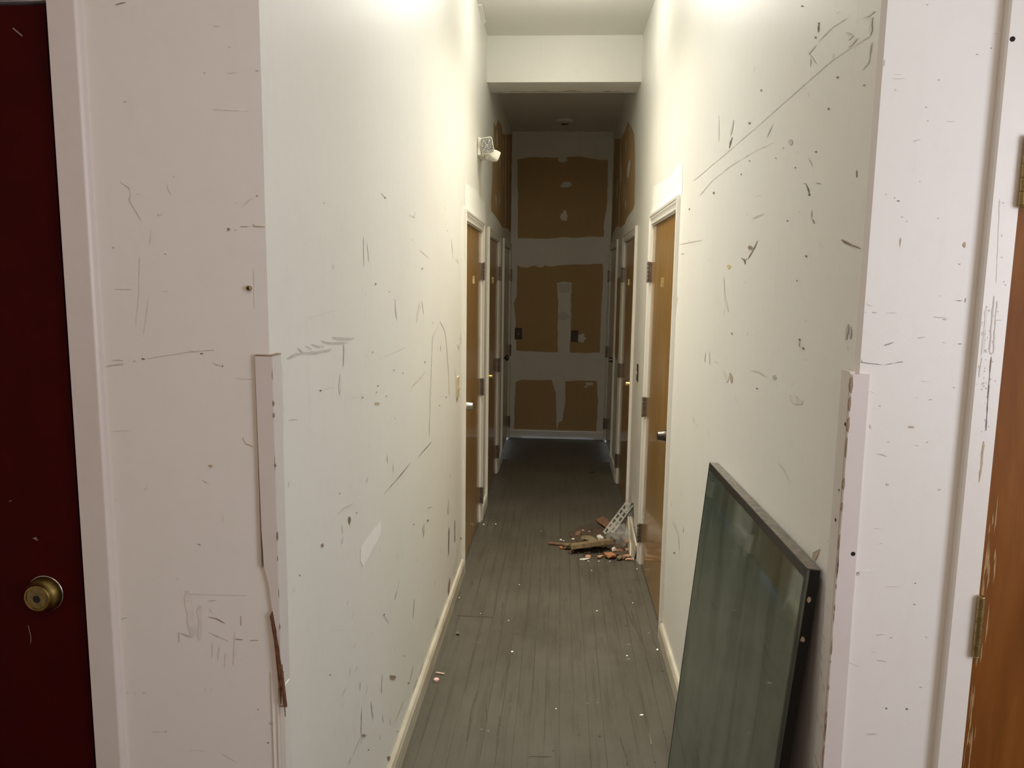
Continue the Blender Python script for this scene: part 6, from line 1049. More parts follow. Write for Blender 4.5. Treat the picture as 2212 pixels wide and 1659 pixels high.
def corridor_wall(name, F, doors, y1, key, label, notch=None):
    """one slab outlined in (s, z) with door openings cut up from the floor"""
    out = [(1.5, 0)]
    items = [(a, e, 'd') for a, e in doors]
    if notch: items.append((notch[0][0], notch[-1][0], 'n'))
    for a, e, k in sorted(items):
        if k == 'd': out += [(a, 0), (a, 2.047), (e, 2.047), (e, 0)]
        else: out += notch
    out += [(y1, 0), (y1, ZC), (1.5, ZC)]
    b = B(F); n = len(out)
    A = [b.v((0, *p)) for p in out]; Z = [b.v((-.115, *p)) for p in out]
    b.face(A); b.face(Z[::-1])
    for i in range(n): b.face([A[i], A[(i+1) % n], Z[(i+1) % n], Z[i]])
    bmesh.ops.recalc_face_normals(b.bm, faces=b.bm.faces)
    mats = ['wall']
    add_marks(b, key, mats, lambda p, o: (o, p[0], p[1]), lambda p: (max(1.40, min(YF-.004, p[0])), max(.01, p[1])))
    return tag(b.build(name, mats, normals=False), label, 'wall', 'structure')

CW, RV = .060, .006
LD = [(4.235, 5.250), (5.610, 6.640), (7.075, 8.120)]     # outer casing edges, left doors
RD = [(3.500, 4.545), (5.365, 6.420), (7.075, 8.120)]     # and right doors
cut = lambda a, e: (a+CW-.012, e-CW+.012)
corridor_wall('wall_left', LEFT, [cut(*d) for d in LD], YF, 'L', 'scuffed off-white left corridor wall with three doors')
hole = [(4.93, 0), (4.915, .10), (4.94, .17), (5.0, .235), (5.06, .215), (5.09, .30), (5.11, .30), (5.115, .20), (5.19, .16), (5.22, .07), (5.20, 0)]
corridor_wall('wall_right', RIGHT, [cut(*d) for d in RD], YF, 'R', 'scuffed off-white right corridor wall, broken open beside the rubble', hole)
b = B(RIGHT); b.box((-.115, 4.8, 0), (-.09, 5.3, .4))  # panel closing the hole; the shade inside is put into its colour
tag(b.build('wall_hole_shade', 'hole'), 'near-black panel behind the hole low in the right wall, painted as its shade', 'wall', 'structure')

mats = ['compound']; b = B(); b.box((-.7, YF, 0), (.7, YF+.1, ZF))
add_marks(b, 'B', mats, lambda p, o: (p[0], YF-o, p[1]), lambda p: p)
tag(b.build('wall_far', mats, normals=False), 'unpainted drywall end wall with brown paper fields and taped joints', 'wall', 'structure')

# wall across the mouth, left piece with the red door, right piece with the orange door
mats = ['wall']; b = B()
XL0, XL1, RZT = -1.86, -.945, 2.20
b.box((-.9345, Y0, 0), (-.545, 1.5, ZC)); b.box((-2.4, Y0, 0), (XL0, 1.5, ZC)); b.box((XL0, Y0, RZT), (-.9345, 1.5, ZC))
bmesh.ops.recalc_face_normals(b.bm, faces=b.bm.faces)
add_marks_l = [m for m in MARKS['F'] if m[1][0][0] < 0]; add_marks_r = [m for m in MARKS['F'] if m[1][0][0] >= 0]
MARKS['FL'], MARKS['FR'] = add_marks_l, add_marks_r
add_marks(b, 'FL', mats, lambda p, o: (p[0], Y0-o, p[1]), lambda p: (max(-.868, min(-.546, p[0])), p[1]))
tag(b.build('wall_front_left', mats, normals=False), 'scuffed greyish wall between the red door and the corridor mouth', 'wall', 'structure')
mats = ['wall']; b = B()
XR0, XR1, OZT = .790, 1.64, 2.22
ch = .0075
for pts in ([(.531+ch, Y0), (XR0, Y0), (XR0, 1.5), (.5308, 1.5), (.531, Y0+ch)],):
    b.prism(pts, 2, 0, ZC)
b.box((XR1, Y0, 0), (2.4, 1.5, ZC)); b.box((XR0, Y0, OZT), (XR1, 1.5, ZC))
bmesh.ops.recalc_face_normals(b.bm, faces=b.bm.faces)
add_marks(b, 'FR', mats, lambda p, o: (p[0], Y0-o, p[1]), lambda p: (max(.540, min(.728, p[0])), p[1]))
tag(b.build('wall_front_right', mats, normals=False), 'bright white wall between the corridor mouth and the orange door', 'wall', 'structure')

for nm, a, c, lb in (('wall_room_left', (-2.4, -2.4, 0), (-2.3, Y0, ZC), 'left wall of the front room, outside the picture'),
                 ('wall_room_right', (2.3, -2.4, 0), (2.4, Y0, ZC), 'right wall of the front room, outside the picture'),
                 ('wall_back', (-2.3, -2.4, 0), (2.3, -2.3, ZC), 'wall behind the camera, outside the picture')):
    b = B(); b.box(a, c); tag(b.build(nm, 'wall'), lb, 'wall', 'structure')

# ------------------------------------------------------------------ corridor doors
def casing(n, F, y0, y1, label, zt=2.042, bottom=(0, 0), bevel_mat='trim'):
    """moulded casing swept up, across and down, with the jamb boards of the opening"""
    i0, i1 = y0+CW, y1-CW
    prof = [(0, 0), (0, .009), (.006, .011), (.010, .0095), (.022, .0115), (.036, .0155), (.041, .0135), (.046, .0175), (CW-.003, .0185), (CW, .0165), (CW, 0)]
    b = B(F); rows = []
    for d, t in prof:
        rows.append([b.v((t, i0-d, bottom[0])), b.v((t, i0-d, zt+d)), b.v((t, i1+d, zt+d)), b.v((t, i1+d, bottom[1]))])
    for A, C in zip(rows[:-1], rows[1:]):
        for k in range(3): b.face([A[k], A[k+1], C[k+1], C[k]])
    for k in (0, 3): b.face([r[k] for r in rows])
    j0, j1 = i0+RV, i1-RV
    b.box((-.115, j0-.016, 0), (0, j0, zt-RV)); b.box((-.115, j1, 0), (0, j1+.016, zt-RV)); b.box((-.115, j0-.016, zt-RV), (0, j1+.016, zt+.004))
    b.box((-.056, j0, 0), (-.043, j0+.012, zt-RV)); b.box((-.056, j1-.012, 0), (-.043, j1, zt-RV)); b.box((-.056, j0, zt-RV-.012), (-.043, j1, zt-RV))
    return tag(b.build('trim_%d' % n, bevel_mat), label, 'door casing', 'structure')

GLYPH = {'7': [[(-.5, 1), (.5, 1)], [(.5, 1), (.05, .35), (-.12, -1)]], '1': [[(-.3, .6), (.05, 1), (.05, -1)]],
         'F': [[(-.4, 1), (-.4, -1)], [(-.4, .95), (.45, .95)], [(-.4, .1), (.3, .1)]]}
def door(n, F, y0, y1, near, label, knob=None, num=None, gap=.014, slab='door'):
    """near: which end carries the latch is always the end towards the camera"""
    i0, i1 = y0+CW+RV+.003, y1-CW-RV-.003
    base = F((-.02, (i0+i1)/2, 0))
    e = empty('door_%d' % n, base, label, 'door', 'structure')
    b = B(F); b.box((-.038, i0, gap), (-.003, i1, 2.030)); b.build('door_slab', slab, e, base, bevel=.0015)
    yh = y1-CW-RV+.0005
    for zc in (1.772, .978, .200):
        b = B(F)
        b.box((-.002, yh-.0025, zc-.058), (.017, yh+.0005, zc+.058)); b.box((-.002, yh+.0015, zc-.058), (.017, yh+.0035, zc+.058))
        for k in range(5):
            b.lathe((.021, yh, zc-.058+k*.0232+.0008), (0, 0, 1), [(0, .0066), (.0008, .0075), (.0208, .0075), (.0216, .0066)], 14)
        for sg in (-1, 1): b.lathe((.021, yh, zc+sg*.058), (0, 0, sg), [(0, .0055), (.002, .0060), (.004, .003)], 12)
        b.build('hinge', 'hinge', e, base)
    yk, zk = i0+.062, .978
    if knob:
        mt, prof = knob; b = B(F); b.lathe((-.0035, yk, zk), (1, 0, 0), prof, 26); k = b.build('knob', mt, e, base, smooth=True)
        m = k.modifiers.new('edge', 'EDGE_SPLIT'); m.split_angle = math.radians(35)
    if num:
        b = B(F); yc, zc, hh, sgn = num[1], 1.714, .021, num[2]
        for path in GLYPH[num[0]]:
            for p, q in zip(path[:-1], path[1:]):
                a = Vector((yc+sgn*p[0]*.013, zc+p[1]*hh)); c = Vector((yc+sgn*q[0]*.013, zc+q[1]*hh)); t = (c-a).normalized()*.0028; w = Vector((-t.y, t.x))
                a -= t*.8; c += t*.8
                b.hull8([(dd, *pt) for dd in (-.0035, .0035) for pt in (a+w, a-w, c-w, c+w)])
        b.build('numeral', 'num', e, base)
    return e
TAPER = [(0, .033), (.004, .033), (.006, .030), (.010, .0265), (.030, .0225), (.043, .0215), (.047, .020), (.048, .0)]
BALL = [(0, .030), (.004, .030), (.006, .011), (.026, .011), (.032, .019), (.040, .0265), (.049, .0285), (.058, .0265), (.065, .019), (.068, .0)]
CYL = [(0, .031), (.004, .031), (.006, .024), (.012, .022), (.034, .0235), (.040, .021), (.041, .0)]
door(1, LEFT, *LD[0], 0, 'varnished brown door with a satin knob and numeral 7, nearest on the left', ('steel', TAPER), ('7', 4.755, 1))
door(2, LEFT, *LD[1], 0, 'second brown door on the left wall, with a brass knob', ('brass', CYL), ('1', 6.10, 1))
door(3, LEFT, *LD[2], 0, 'dark brown door at the far end of the left wall with a round ball knob', ('gun', BALL), gap=.024)
door(4, RIGHT, *RD[0], 0, 'orange-brown varnished door with a dark knob and brass letter, nearest on the right', ('gun', TAPER), ('F', 4.02, -1))
door(5, RIGHT, *RD[1], 0, 'second brown door on the right wall, beyond the rubble, with a bright brass knob', ('brass_bright', CYL), ('1', 5.93, -1))
door(6, RIGHT, *RD[2], 0, 'dark brown door at the far end of the right wall, beside the bare drywall', ('gun', TAPER), gap=.024)
casing(1, LEFT, *LD[0], 'off-white moulded casing round the nearest left door')
casing(2, LEFT, *LD[1], 'off-white moulded casing round the second left door')
casing(3, LEFT, *LD[2], 'dull casing round the farthest left door, against the end wall')
casing(4, RIGHT, *RD[0], 'scratched off-white casing round the nearest right door')
casing(5, RIGHT, *RD[1], 'off-white casing round the second right door, broken off near the floor', bottom=(.06, 0))
casing(6, RIGHT, *RD[2], 'dull casing round the farthest right door, against the end wall')

# ------------------------------------------------------------------ baseboards
def baseboard(name, F, y0, y1, label, h=.088, t=.018, mat='baseboard'):
    b = B(F); b.prism([(0, 0), (t, 0), (t, h-.012), (t-.004, h-.004), (.004, h), (0, h)], 1, y0, y1) if False else None
    prof = [(0, 0), (t, 0), (t, h-.020), (t-.006, h-.004), (t-.011, h), (0, h)]
    A = [b.v((d, y0, z)) for d, z in prof]; C = [b.v((d, y1, z)) for d, z in prof]; n = len(prof)
    b.face(A[::-1]); b.face(C)
    for i in range(n): b.face([A[i], A[(i+1) % n], C[(i+1) % n], C[i]])
    return tag(b.build(name, mat), label, 'baseboard', 'structure')
baseboard('baseboard_left', LEFT, 1.5, LD[0][0]-.004, 'long worn baseboard along the left wall before the first door')
baseboard('baseboard_left', LEFT, LD[0][1]+.003, LD[1][0]-.003, 'short baseboard between the first and second left doors', mat='trim')
baseboard('baseboard_left', LEFT, LD[1][1]+.003, LD[2][0]-.003, 'short dim baseboard between the second and third left doors', mat='trim')
baseboard('baseboard_right', RIGHT, 1.5, RD[0][0]-.004, 'baseboard along the right wall running behind the leaning glass')
baseboard('baseboard_right', RIGHT, RD[1][1]+.003, RD[2][0]-.003, 'short dim baseboard between the second and third right doors', mat='trim')
b = B(); b.prism([(YF, 0), (YF-.016, 0), (YF-.016, .078), (YF-.010, .090), (YF, .092)], 0, -.5265, .4975)
tag(b.build('baseboard_far', 'trim'), 'white baseboard along the foot of the unpainted end wall', 'baseboard', 'structure')
# loose split board beside the first right door
b = B(RIGHT)
b.hull8([(.030, 4.565, 0), (.044, 4.565, 0), (.046, 4.98, 0), (.032, 4.98, 0), (.012, 4.562, .088), (.024, 4.562, .088), (.020, 5.04, .125), (.008, 5.04, .125)])
b.hull8([(.045, 4.60, .004), (.054, 4.60, .004), (.056, 4.96, .004), (.047, 4.96, .004), (.036, 4.70, .040), (.045, 4.70, .040), (.030, 5.06, .118), (.020, 5.06, .118)])
for y in (4.575, 4.59, 4.605): b.hull8([(.033, y, 0), (.044, y, 0), (.044, y+.008, 0), (.033, y+.008, 0), (.031, y-.03, .001), (.040, y-.03, .001), (.040, y-.028, .010), (.031, y-.028, .010)])
tag(b.build('broken_board', 'baseboard', bevel=.001), 'split white baseboard leaning beside the hole and the rubble', 'board')

# ------------------------------------------------------------------ corner guards
def chip(b, x, z, h, w, y0, y1):
    b.prism([(x+w*.35, z-h/2), (x+w*.9, z-h*.1), (x+w*.4, z+h/2), (x-w*.5, z+h*.25), (x-w, z-h*.05), (x-w*.3, z-h*.4)], 1, y0, y1)
b = B()
# left corner: strip on the front face, torn away low down, strip on the corridor face
zt = 1.565
front = [(-.570, zt), (-.5380, zt+.001), (-.5385, .62), (-.541, .90), (-.5455, .98), (-.549, 1.02), (-.5545, 1.07), (-.5585, 1.11), (-.5665, 1.145), (-.568, 1.20), (-.569, 1.35)]
front = [(-.570, zt), (-.5375, zt+.001), (-.5375, .90), (-.5395, 1.00), (-.5460, 1.03), (-.5530, 1.075), (-.5570, 1.115), (-.5650, 1.150), (-.5680, 1.22), (-.5692, 1.40)]
b.prism(front, 1, Y0-.0085, Y0-.0005)
b.box((-.5445, Y0-.0078, .90), (-.5365, Y0+.036, zt))
for z, h, w in ((1.53, .022, .0008), (1.475, .014, .0016), (1.452, .012, .0018), (1.36, .03, .0007), (1.355, .010, .0016), (1.215, .022, .0018), (1.17, .012, .0010), (1.10, .02, .0008), (1.03, .016, .0012)):
    b.mi = 1; chip(b, -.5375, z, h, w, Y0-.0088, Y0-.004)
b.mi = 1; b.box((-.5702, Y0-.0088, zt-.0012), (-.5362, Y0+.0362, zt+.0012))
b.box((-.5706, Y0-.0082, 1.15), (-.5697, Y0-.0008, zt))
g = tag(b.build('trim_7', ['guard', 'mark_brown'], bevel=.0012), 'painted wooden corner guard on the left corridor corner, snapped at the bottom', 'corner guard', 'structure')
b = B()
b.prism([(-.5560, 1.052), (-.5520, 1.060), (-.5400, .985), (-.5345, .930), (-.5285, .860), (-.5340, .868), (-.5410, .945)], 1, Y0-.0105, Y0-.0030)
b.prism([(-.5500, 1.035), (-.5440, 1.000), (-.5375, .905), (-.5385, .868), (-.5430, .930)], 1, Y0-.0130, Y0-.0085)
for i in range(7):
    x = -.5480+i*.0024; z = 1.02-i*.021
    b.hull8([(x, Y0-.0125, z), (x+.0015, Y0-.0125, z), (x+.0015, Y0-.009, z), (x, Y0-.009, z), (x+.0042, Y0-.0150, z-.05), (x+.0048, Y0-.0150, z-.05), (x+.0048, Y0-.012, z-.05), (x+.0042, Y0-.012, z-.05)])
tag(b.build('wood_splinter', 'bare_wood'), 'torn brown splinter hanging off the broken left corner guard', 'splinter')
b = B()
b.box((-.5500, Y0-.0035, 0), (-.5460, Y0+.0002, .93)); b.box((-.5448, Y0-.0012, 0), (-.5345, Y0+.030, .900))
for z in (.858, .93): b.mi = 1; b.box((-.5448, Y0-.0016, z-.0012), (-.5352, Y0+.002, z+.0012))
b.mi = 0; b.hull8([(-.5565, Y0-.004, .02), (-.5555, Y0-.004, .02), (-.5555, Y0, .02), (-.5565, Y0, .02), (-.560, Y0-.004, .93), (-.5585, Y0-.004, .93), (-.5585, Y0, .93), (-.560, Y0, .93)])
tag(b.build('trim_8', ['trim', 'mark_dark'], bevel=.001), 'exposed metal bead below the broken left corner guard', 'corner bead', 'structure')
# right corner: two strips meeting in a dark open joint, with screw holes
b = B()
b.hull8([(.5222, Y0-.0003, 0), (.5305, Y0-.0003, 0), (.5290, Y0+.040, 0), (.5222, Y0+.040, 0), (.5218, Y0-.0003, 1.557), (.5305, Y0-.0003, 1.557), (.5290, Y0+.040, 1.557), (.5218, Y0+.040, 1.557)])
b.prism([(.5228, 0), (.5610, 0), (.5570, .8), (.5535, 1.553), (.5222, 1.553), (.5234, 1.30), (.5224, 1.05), (.5238, .9)], 1, Y0-.0088, Y0-.0006)
b.mi = 1
for z, h, w in ((1.535, .034, .0034), (1.500, .030, .0022), (1.462, .030, .0026), (1.420, .040, .0010), (1.352, .022, .0022), (1.308, .016, .0018), (1.240, .03, .0010)):
    chip(b, .5226, z, h, w, Y0-.0093, Y0-.004)
rnd = random.Random(5)
for i in range(26):
    z = .72+rnd.random()*.5; h = rnd.uniform(.006, .030); chip(b, .5228, z, h, rnd.uniform(.0004, .0017), Y0-.0092, Y0-.006)
for i in range(14):
    z = .74+rnd.random()*.36; y = Y0+rnd.uniform(-.004, .03); b.hull8([(.5216, y, z), (.5224, y, z), (.5224, y+.0012, z), (.5216, y+.0012, z), (.5216, y+.010, z+.012), (.5224, y+.010, z+.012), (.5224, y+.0112, z+.012), (.5216, y+.0112, z+.012)])
b.mi = 2
for (x, z, r) in ((.5485, 1.220, .0042),): b.lathe((x, Y0-.0086, z), (0, -1, 0), [(0, r), (.0004, r)], 18)
for (y, z, r) in ((Y0+.004, 1.46, .0036), (Y0+.010, 1.335, .0024), (Y0+.016, 1.276, .0036)): b.lathe((.5221, y, z), (-1, 0, 0), [(0, r), (.0006, r)], 16)
tag(b.build('trim_9', ['guard', 'mark_brown', 'hole'], bevel=.0008), 'nailed corner guard with dark screw holes on the right corridor corner', 'corner guard', 'structure')

# ------------------------------------------------------------------ red door at the left
b = B()
b.prism([(-.945, Y0+.02), (-.945, Y0-.0165), (-.895, Y0-.0165), (-.889, Y0-.0150), (-.8865, Y0-.0120), (-.8860, Y0)], 2, 0, 2.30) if False else None
pts = [(-.9340, Y0+.03), (-.9265, Y0-.0165), (-.8765, Y0-.0165), (-.8745, Y0-.0158), (-.8712, Y0-.0122), (-.8704, Y0-.0098), (-.8700, Y0), (-.9345, Y0), (-.9345, Y0+.03)]
b.prism(pts, 2, 0, 2.30); b.box((-1.92, Y0-.0165, 2.225), (-.9265, Y0, 2.30)); b.box((-1.92, Y0-.0165, 0), (-1.862, Y0, 2.225))
b.box((XL0, Y0, 2.199), (XL1, 1.5, 2.225)); b.box((-.957, Y0+.041, 0), (XL1, 1.5, 2.2))
tag(b.build('trim_10', 'guard', bevel=.0015), 'dirty white casing to the right of the red door', 'door casing', 'structure')
base = (-1.40, Y0+.02, 0)
e = empty('door_7', base, 'dark red painted door with a brass keyed knob at the left edge', 'door', 'structure')
b = B(); b.box((XL0+.004, Y0+.002, .012), (-.9425, Y0+.040, 2.192)); 
b.mi = 1
for pts in ([(-1.005, 2.152), (-.988, 2.138), (-.987, 2.1405), (-1.004, 2.1545)], [(-1.0635, 1.005), (-1.060, .985), (-1.060, .972), (-1.062, .962), (-1.0585, .972), (-1.0585, .986), (-1.062, 1.005)], [(-1.040, 1.189), (-1.028, 1.184), (-1.032, 1.192)], [(-1.085, 1.262), (-1.076, 1.265), (-1.078, 1.2665)]):
    b.face([b.v((x, Y0+.0012, z)) for x, z in pts])
b.build('door_slab', ['red', 'red_scratch'], e, base, normals=False)
b = B(); o = (-1.0205, Y0+.002, 1.075)
b.lathe(o, (0, -1, 0), [(0, .0375), (.002, .0375), (.0030, .0362)], 40); b.build('rose', 'steel', e, base, smooth=True)
b = B(); b.lathe(o, (0, -1, 0), [(.0025, .0362), (.006, .0358), (.012, .0340), (.018, .0305), (.0235, .0272), (.0262, .0268), (.0280, .0256), (.0283, .0222), (.0268, .0215), (.0268, .0)], 48)
k = b.build('knob', 'brass', e, base, smooth=True); m = k.modifiers.new('edge', 'EDGE_SPLIT'); m.split_angle = math.radians(30)
b = B(); b.lathe((o[0], o[1]-.0264, o[2]), (0, -1, 0), [(0, .0206), (.0012, .0206), (.0016, .0196)], 40); c = b.build('lock_face', 'brass_dull', k, base, smooth=False)
b = B(); b.lathe((o[0], o[1]-.0280, o[2]-.001), (0, -1, 0), [(0, .0078), (.0005, .0072)], 24); b.box((o[0]-.0012, o[1]-.0291, o[2]-.006), (o[0]+.0012, o[1]-.0284, o[2]+.004)); b.build('keyhole', 'hole', k, base)

# ------------------------------------------------------------------ orange door at the right
mats = ['trim']; b = B()
b.prism([(.7275, Y0), (.7275, Y0-.0160), (.7305, Y0-.0190), (.7735, Y0-.0190), (.7735, Y0+.03), (.790, Y0+.03), (.790, Y0)], 2, 0, 2.30)
b.box((.7735, Y0-.019, 2.235), (1.70, Y0, 2.30)); b.box((1.648, Y0-.019, 0), (1.70, Y0, 2.235))
b.box((.776, Y0+.03, 0), (.790, 1.5, OZT)); b.box((XR0, Y0, OZT-.013), (XR1, 1.5, OZT))
bmesh.ops.recalc_face_normals(b.bm, faces=b.bm.faces)
add_marks(b, 'C', mats, lambda p, o: (p[0], Y0-.019-o*.5, p[1]), lambda p: (max(.732, min(.7725, p[0])), p[1]))
if 'hole' not in mats: mats.append('hole')
b.mi = mats.index('hole'); b.lathe((.7365, Y0-.0192, 2.118), (0, -1, 0), [(0, .0042), (.0006, .0042)], 18)
tag(b.build('trim_11', mats, normals=False), 'white casing with black rub marks beside the orange door', 'door casing', 'structure')
base = (1.22, Y0+.02, 0)
e = empty('door_8', base, 'worn orange-brown wooden door with brass hinges at the right edge', 'door', 'structure')
b = B(); b.box((.7755, Y0-.016, .012), (XR1-.004, Y0+.022, 2.205)); b.mi = 1
rnd = random.Random(3)
for i in range(36):
    z = rnd.choice((rnd.uniform(.75, .95), rnd.uniform(1.0, 1.34))); x = .7768+abs(rnd.gauss(0, .008)); h = rnd.uniform(.02, .09); w = rnd.uniform(.0008, .003)
    yy = Y0-.0164-i*4e-6; b.face([b.v(p) for p in ((x, yy, z), (x+w, yy, z+h*.3), (x+w*.8, yy, z+h*.7), (x+.0003, yy, z+h), (x-.0003, yy, z+h*.5))])
b.build('door_slab', ['orange', 'wear'], e, base, normals=False)
for zc, mt in ((1.905, 'brass_dull'), (1.096, 'brass_dull'), (.28, 'brass_dull')):
    b = B(); zl = zc-.056; n = 5; L = .112/n
    for k in range(n): b.lathe((.7745, Y0-.0265, zl+k*L), (0, 0, 1), [(0, .0058), (.0007, .0067), (L-.0007, .0067), (L, .0058)], 18)
    for sg, zz in ((1, zc+.056), (-1, zc-.056)): b.lathe((.7745, Y0-.0265, zz), (0, 0, sg), [(0, .0054), (.0012, .0062), (.003, .0055), (.0040, .002)], 16)
    b.box((.7719, Y0-.0265, zc-.052), (.7739, Y0-.008, zc+.052)); b.box((.7751, Y0-.0265, zc-.052), (.7771, Y0-.008, zc+.052))
    b.build('hinge', mt, e, base)

# ------------------------------------------------------------------ switches
def switch(F, y, z, plate, tog, label, w=.070, h=.115):
    base = F((0, y, z-h/2)); e = empty('light_switch', base, label, 'light switch')
    b = B(F); b.box((.0008, y-w/2, z-h/2), (.0058, y+w/2, z+h/2)); b.build('cover_plate', plate, e, base, bevel=.0022)
    b = B(F); b.hull8([(.0055, y-.0045, z-.012), (.0055, y+.0045, z-.012), (.0055, y+.0045, z+.012), (.0055, y-.0045, z+.012), (.019, y-.0035, z-.0105), (.019, y+.0035, z-.0105), (.015, y+.0035, z+.000), (.015, y-.0035, z+.000)])
    b.build('toggle', tog, e, base, bevel=.0006)
    for sg in (-1, 1):
        b = B(F); b.lathe((.0055, y, z+sg*.030), (1, 0, 0), [(0, .0032), (.0008, .0028)], 12); b.build('screw', tog, e, base)
switch(LEFT, 4.005, 1.140, 'ivory', 'ivory', 'ivory toggle switch on the left wall before the first door')
switch(RIGHT, 5.02, 1.120, 'brownplate', 'toggle', 'dark brown toggle switch on the right wall between two doors')
FAR = lambda p: (p[1], YF-p[0], p[2])
switch(FAR, -.450, 1.145, 'brownplate', 'toggle', 'brown switch at the left of the unpainted end wall', h=.125, w=.078)
switch(FAR, .158, 1.130, 'brownplate', 'brownplate', 'brown switch beside a round filler spot on the end wall', h=.125, w=.078)

# ------------------------------------------------------------------ emergency light on the left wall
base = (-.545, 4.99, 2.49)
e = empty('emergency_light', base, 'white emergency light with a square faceted lamp high on the left wall', 'emergency light')
b = B(LEFT); b.hull8([(.001, 4.878, 2.490), (.022, 4.878, 2.494), (.048, 5.105, 2.496), (.001, 5.105, 2.490), (.001, 4.878, 2.603), (.022, 4.878, 2.600), (.048, 5.105, 2.598), (.001, 5.105, 2.603)])
b.build('housing', 'white_plastic', e, base, bevel=.005)
b = B(LEFT); b.box((-.0005, 4.876, 2.50), (.0012, 4.8775, 2.60)); b.build('wall_gasket', 'black_edge', e, base)
def lamp_head(c, ax, up, w, h, dep, roll):
    """rounded square lamp head facing ax"""
    ax = Vector(ax).normalized(); r = ax.cross(Vector(up)).normalized(); u = r.cross(ax)
    r, u = r*math.cos(roll)+u*math.sin(roll), u*math.cos(roll)-r*math.sin(roll); c = Vector(c)
    def ring(k, a, rad=.016, n=5):
        P = []
        for cx_, cy_, s0 in ((1, 1, 0), (-1, 1, 1), (-1, -1, 2), (1, -1, 3)):
            for j in range(n+1):
                t = (s0+j/n)*math.pi/2
                P.append(c+r*(cx_*(w/2*k-rad*k)+rad*k*math.cos(t))+u*(cy_*(h/2*k-rad*k)+rad*k*math.sin(t))+ax*a)
        return P
    b = B(); R = [[b.v(tuple(p)) for p in ring(k, a)] for k, a in ((.45, -dep), (.72, -dep*.9), (.95, -dep*.35), (1, 0), (1.0, .004), (.93, .005), (.90, .002))]
    n = len(R[0])
    for A, C in zip(R[:-1], R[1:]):
        for i in range(n): b.face([A[i], A[(i+1) % n], C[(i+1) % n], C[i]])
    b.face(R[0][::-1]); b.face(R[-1])
    hd = b.build('lamp_head', 'white_plastic', e, base, smooth=True); m = hd.modifiers.new('edge', 'EDGE_SPLIT'); m.split_angle = math.radians(45)
    b = B(); A = [b.v(tuple(p)) for p in ring(.905, .003)]; C = [b.v(tuple(p)) for p in ring(.86, .0055)]
    for i in range(n): b.face([A[i], A[(i+1) % n], C[(i+1) % n], C[i]])
    b.face(C); b.build('lens', 'lens', hd, base)
lamp_head((-.481, 4.870, 2.549), (.02, -1, -.22), (0, 0, 1), .078, .100, .055, math.radians(-11))
lamp_head((-.438, 5.00, 2.503), (.70, .62, -.35), (0, 0, 1), .075, .066, .070, math.radians(-8))
b = B(); b.lathe((-.500, 4.99, 2.535), (1, -.25, -.25), [(0, .014), (.05, .014)], 18); b.build('swivel_arm', 'white_plastic', e, base, smooth=True)

# ------------------------------------------------------------------ ceiling fixture base in the dark end
base = (-.003, 7.62, ZF)
e = empty('ceiling_fixture', base, 'round fixture base with a dark opening on the unlit far ceiling', 'ceiling fixture')
b = B(); b.lathe((-.003, 7.60, ZF), (0, 0, -1), [(0, .085), (.012, .085), (.022, .070), (.026, .040), (.027, 0)], 36); b.build('canopy', 'ceiling', e, base, smooth=True)
b = B(); b.box((-.03, 7.655, ZF-.032), (.014, 7.675, ZF-.012)); b.box((.02, 7.655, ZF-.030), (.036, 7.672, ZF-.014)); b.build('socket_opening', 'hole', e, base)

# wall anchor on the front-left wall
b = B(); b.lathe((-.579, Y0-.0005, 1.690), (0, -1, 0), [(0, .0046), (.006, .0046), (.0075, .003)], 16); b.mi = 1; b.lathe((-.579, Y0-.0081, 1.690), (0, -1, 0), [(0, .0024), (.0004, .002)], 12)
tag(b.build('wall_screw', ['brass_dull', 'hole']), 'small brass screw standing out of the wall above the left corner guard', 'screw')

# ------------------------------------------------------------------ leaning glass panel
TH = .026
def PN(p):
    """a = along the wall 0..1 (far..near), t = behind the front face, z = height up the pane 0..1"""
    a, t, h = p
    y = 2.462+(1.470-2.462)*a; ztop = 1.128+.024*a
    x = .4065+(.5000-.4065)*h
    return (x+t*.996, y, .008+(ztop-.008)*h-t*.08)
base = (.43, 1.97, 0)
e = empty('glass_panel', base, 'tall dark green glass pane with black edges leaning on the right wall', 'glass panel')
b = B(PN); ww, hh = .0125, .0125
b.box((0, 0, 0), (1, .0055, 1)); b.build('glass_pane', 'glass', e, base)
b = B(PN); b.box((ww*.1, -.0006, 1-hh*1.5), (1-ww, -.0001, 1)); b.box((1-ww*.9, -.0006, 0), (1, -.0001, 1)); b.box((0, -.0006, 0), (ww*.55, -.0001, 1)); b.box((0, -.0006, 0), (1, -.0001, hh)); b.build('edge_tape', 'black_edge', e, base)
b = B(PN); b.box((0, .0056, .0), (.015, TH, .999)); b.box((.985, .0056, 0), (1, TH, .999)); b.box((.015, .0056, 0), (.985, TH, .012)); b.box((.012, TH-.005, 0), (.988, TH, .99)); b.build('edge_seal', 'black_edge', e, base)
b = B(PN); b.box((0, 0.0004, .9992), (1, TH, 1.0012)); b.build('top_edge', 'grey_edge', e, base)
for a_, h_ in ((.9996, .945), (.9996, .872)):
    b = B(); c = PN((1.0004, .012, h_)); rr = random.Random(int(h_*1000))
    ring = [(c[0]+math.cos(k/7*math.tau)*.005*rr.uniform(.6, 1.1), c[1]-.0004, c[2]+math.sin(k/7*math.tau)*.007*rr.uniform(.6, 1.1)) for k in range(7)]
    b.face([b.v(p) for p in ring]); b.face([b.v((p[0], p[1]-.0005, p[2])) for p in ring]); b.build('paint_fleck', 'mark_tan', e, base)

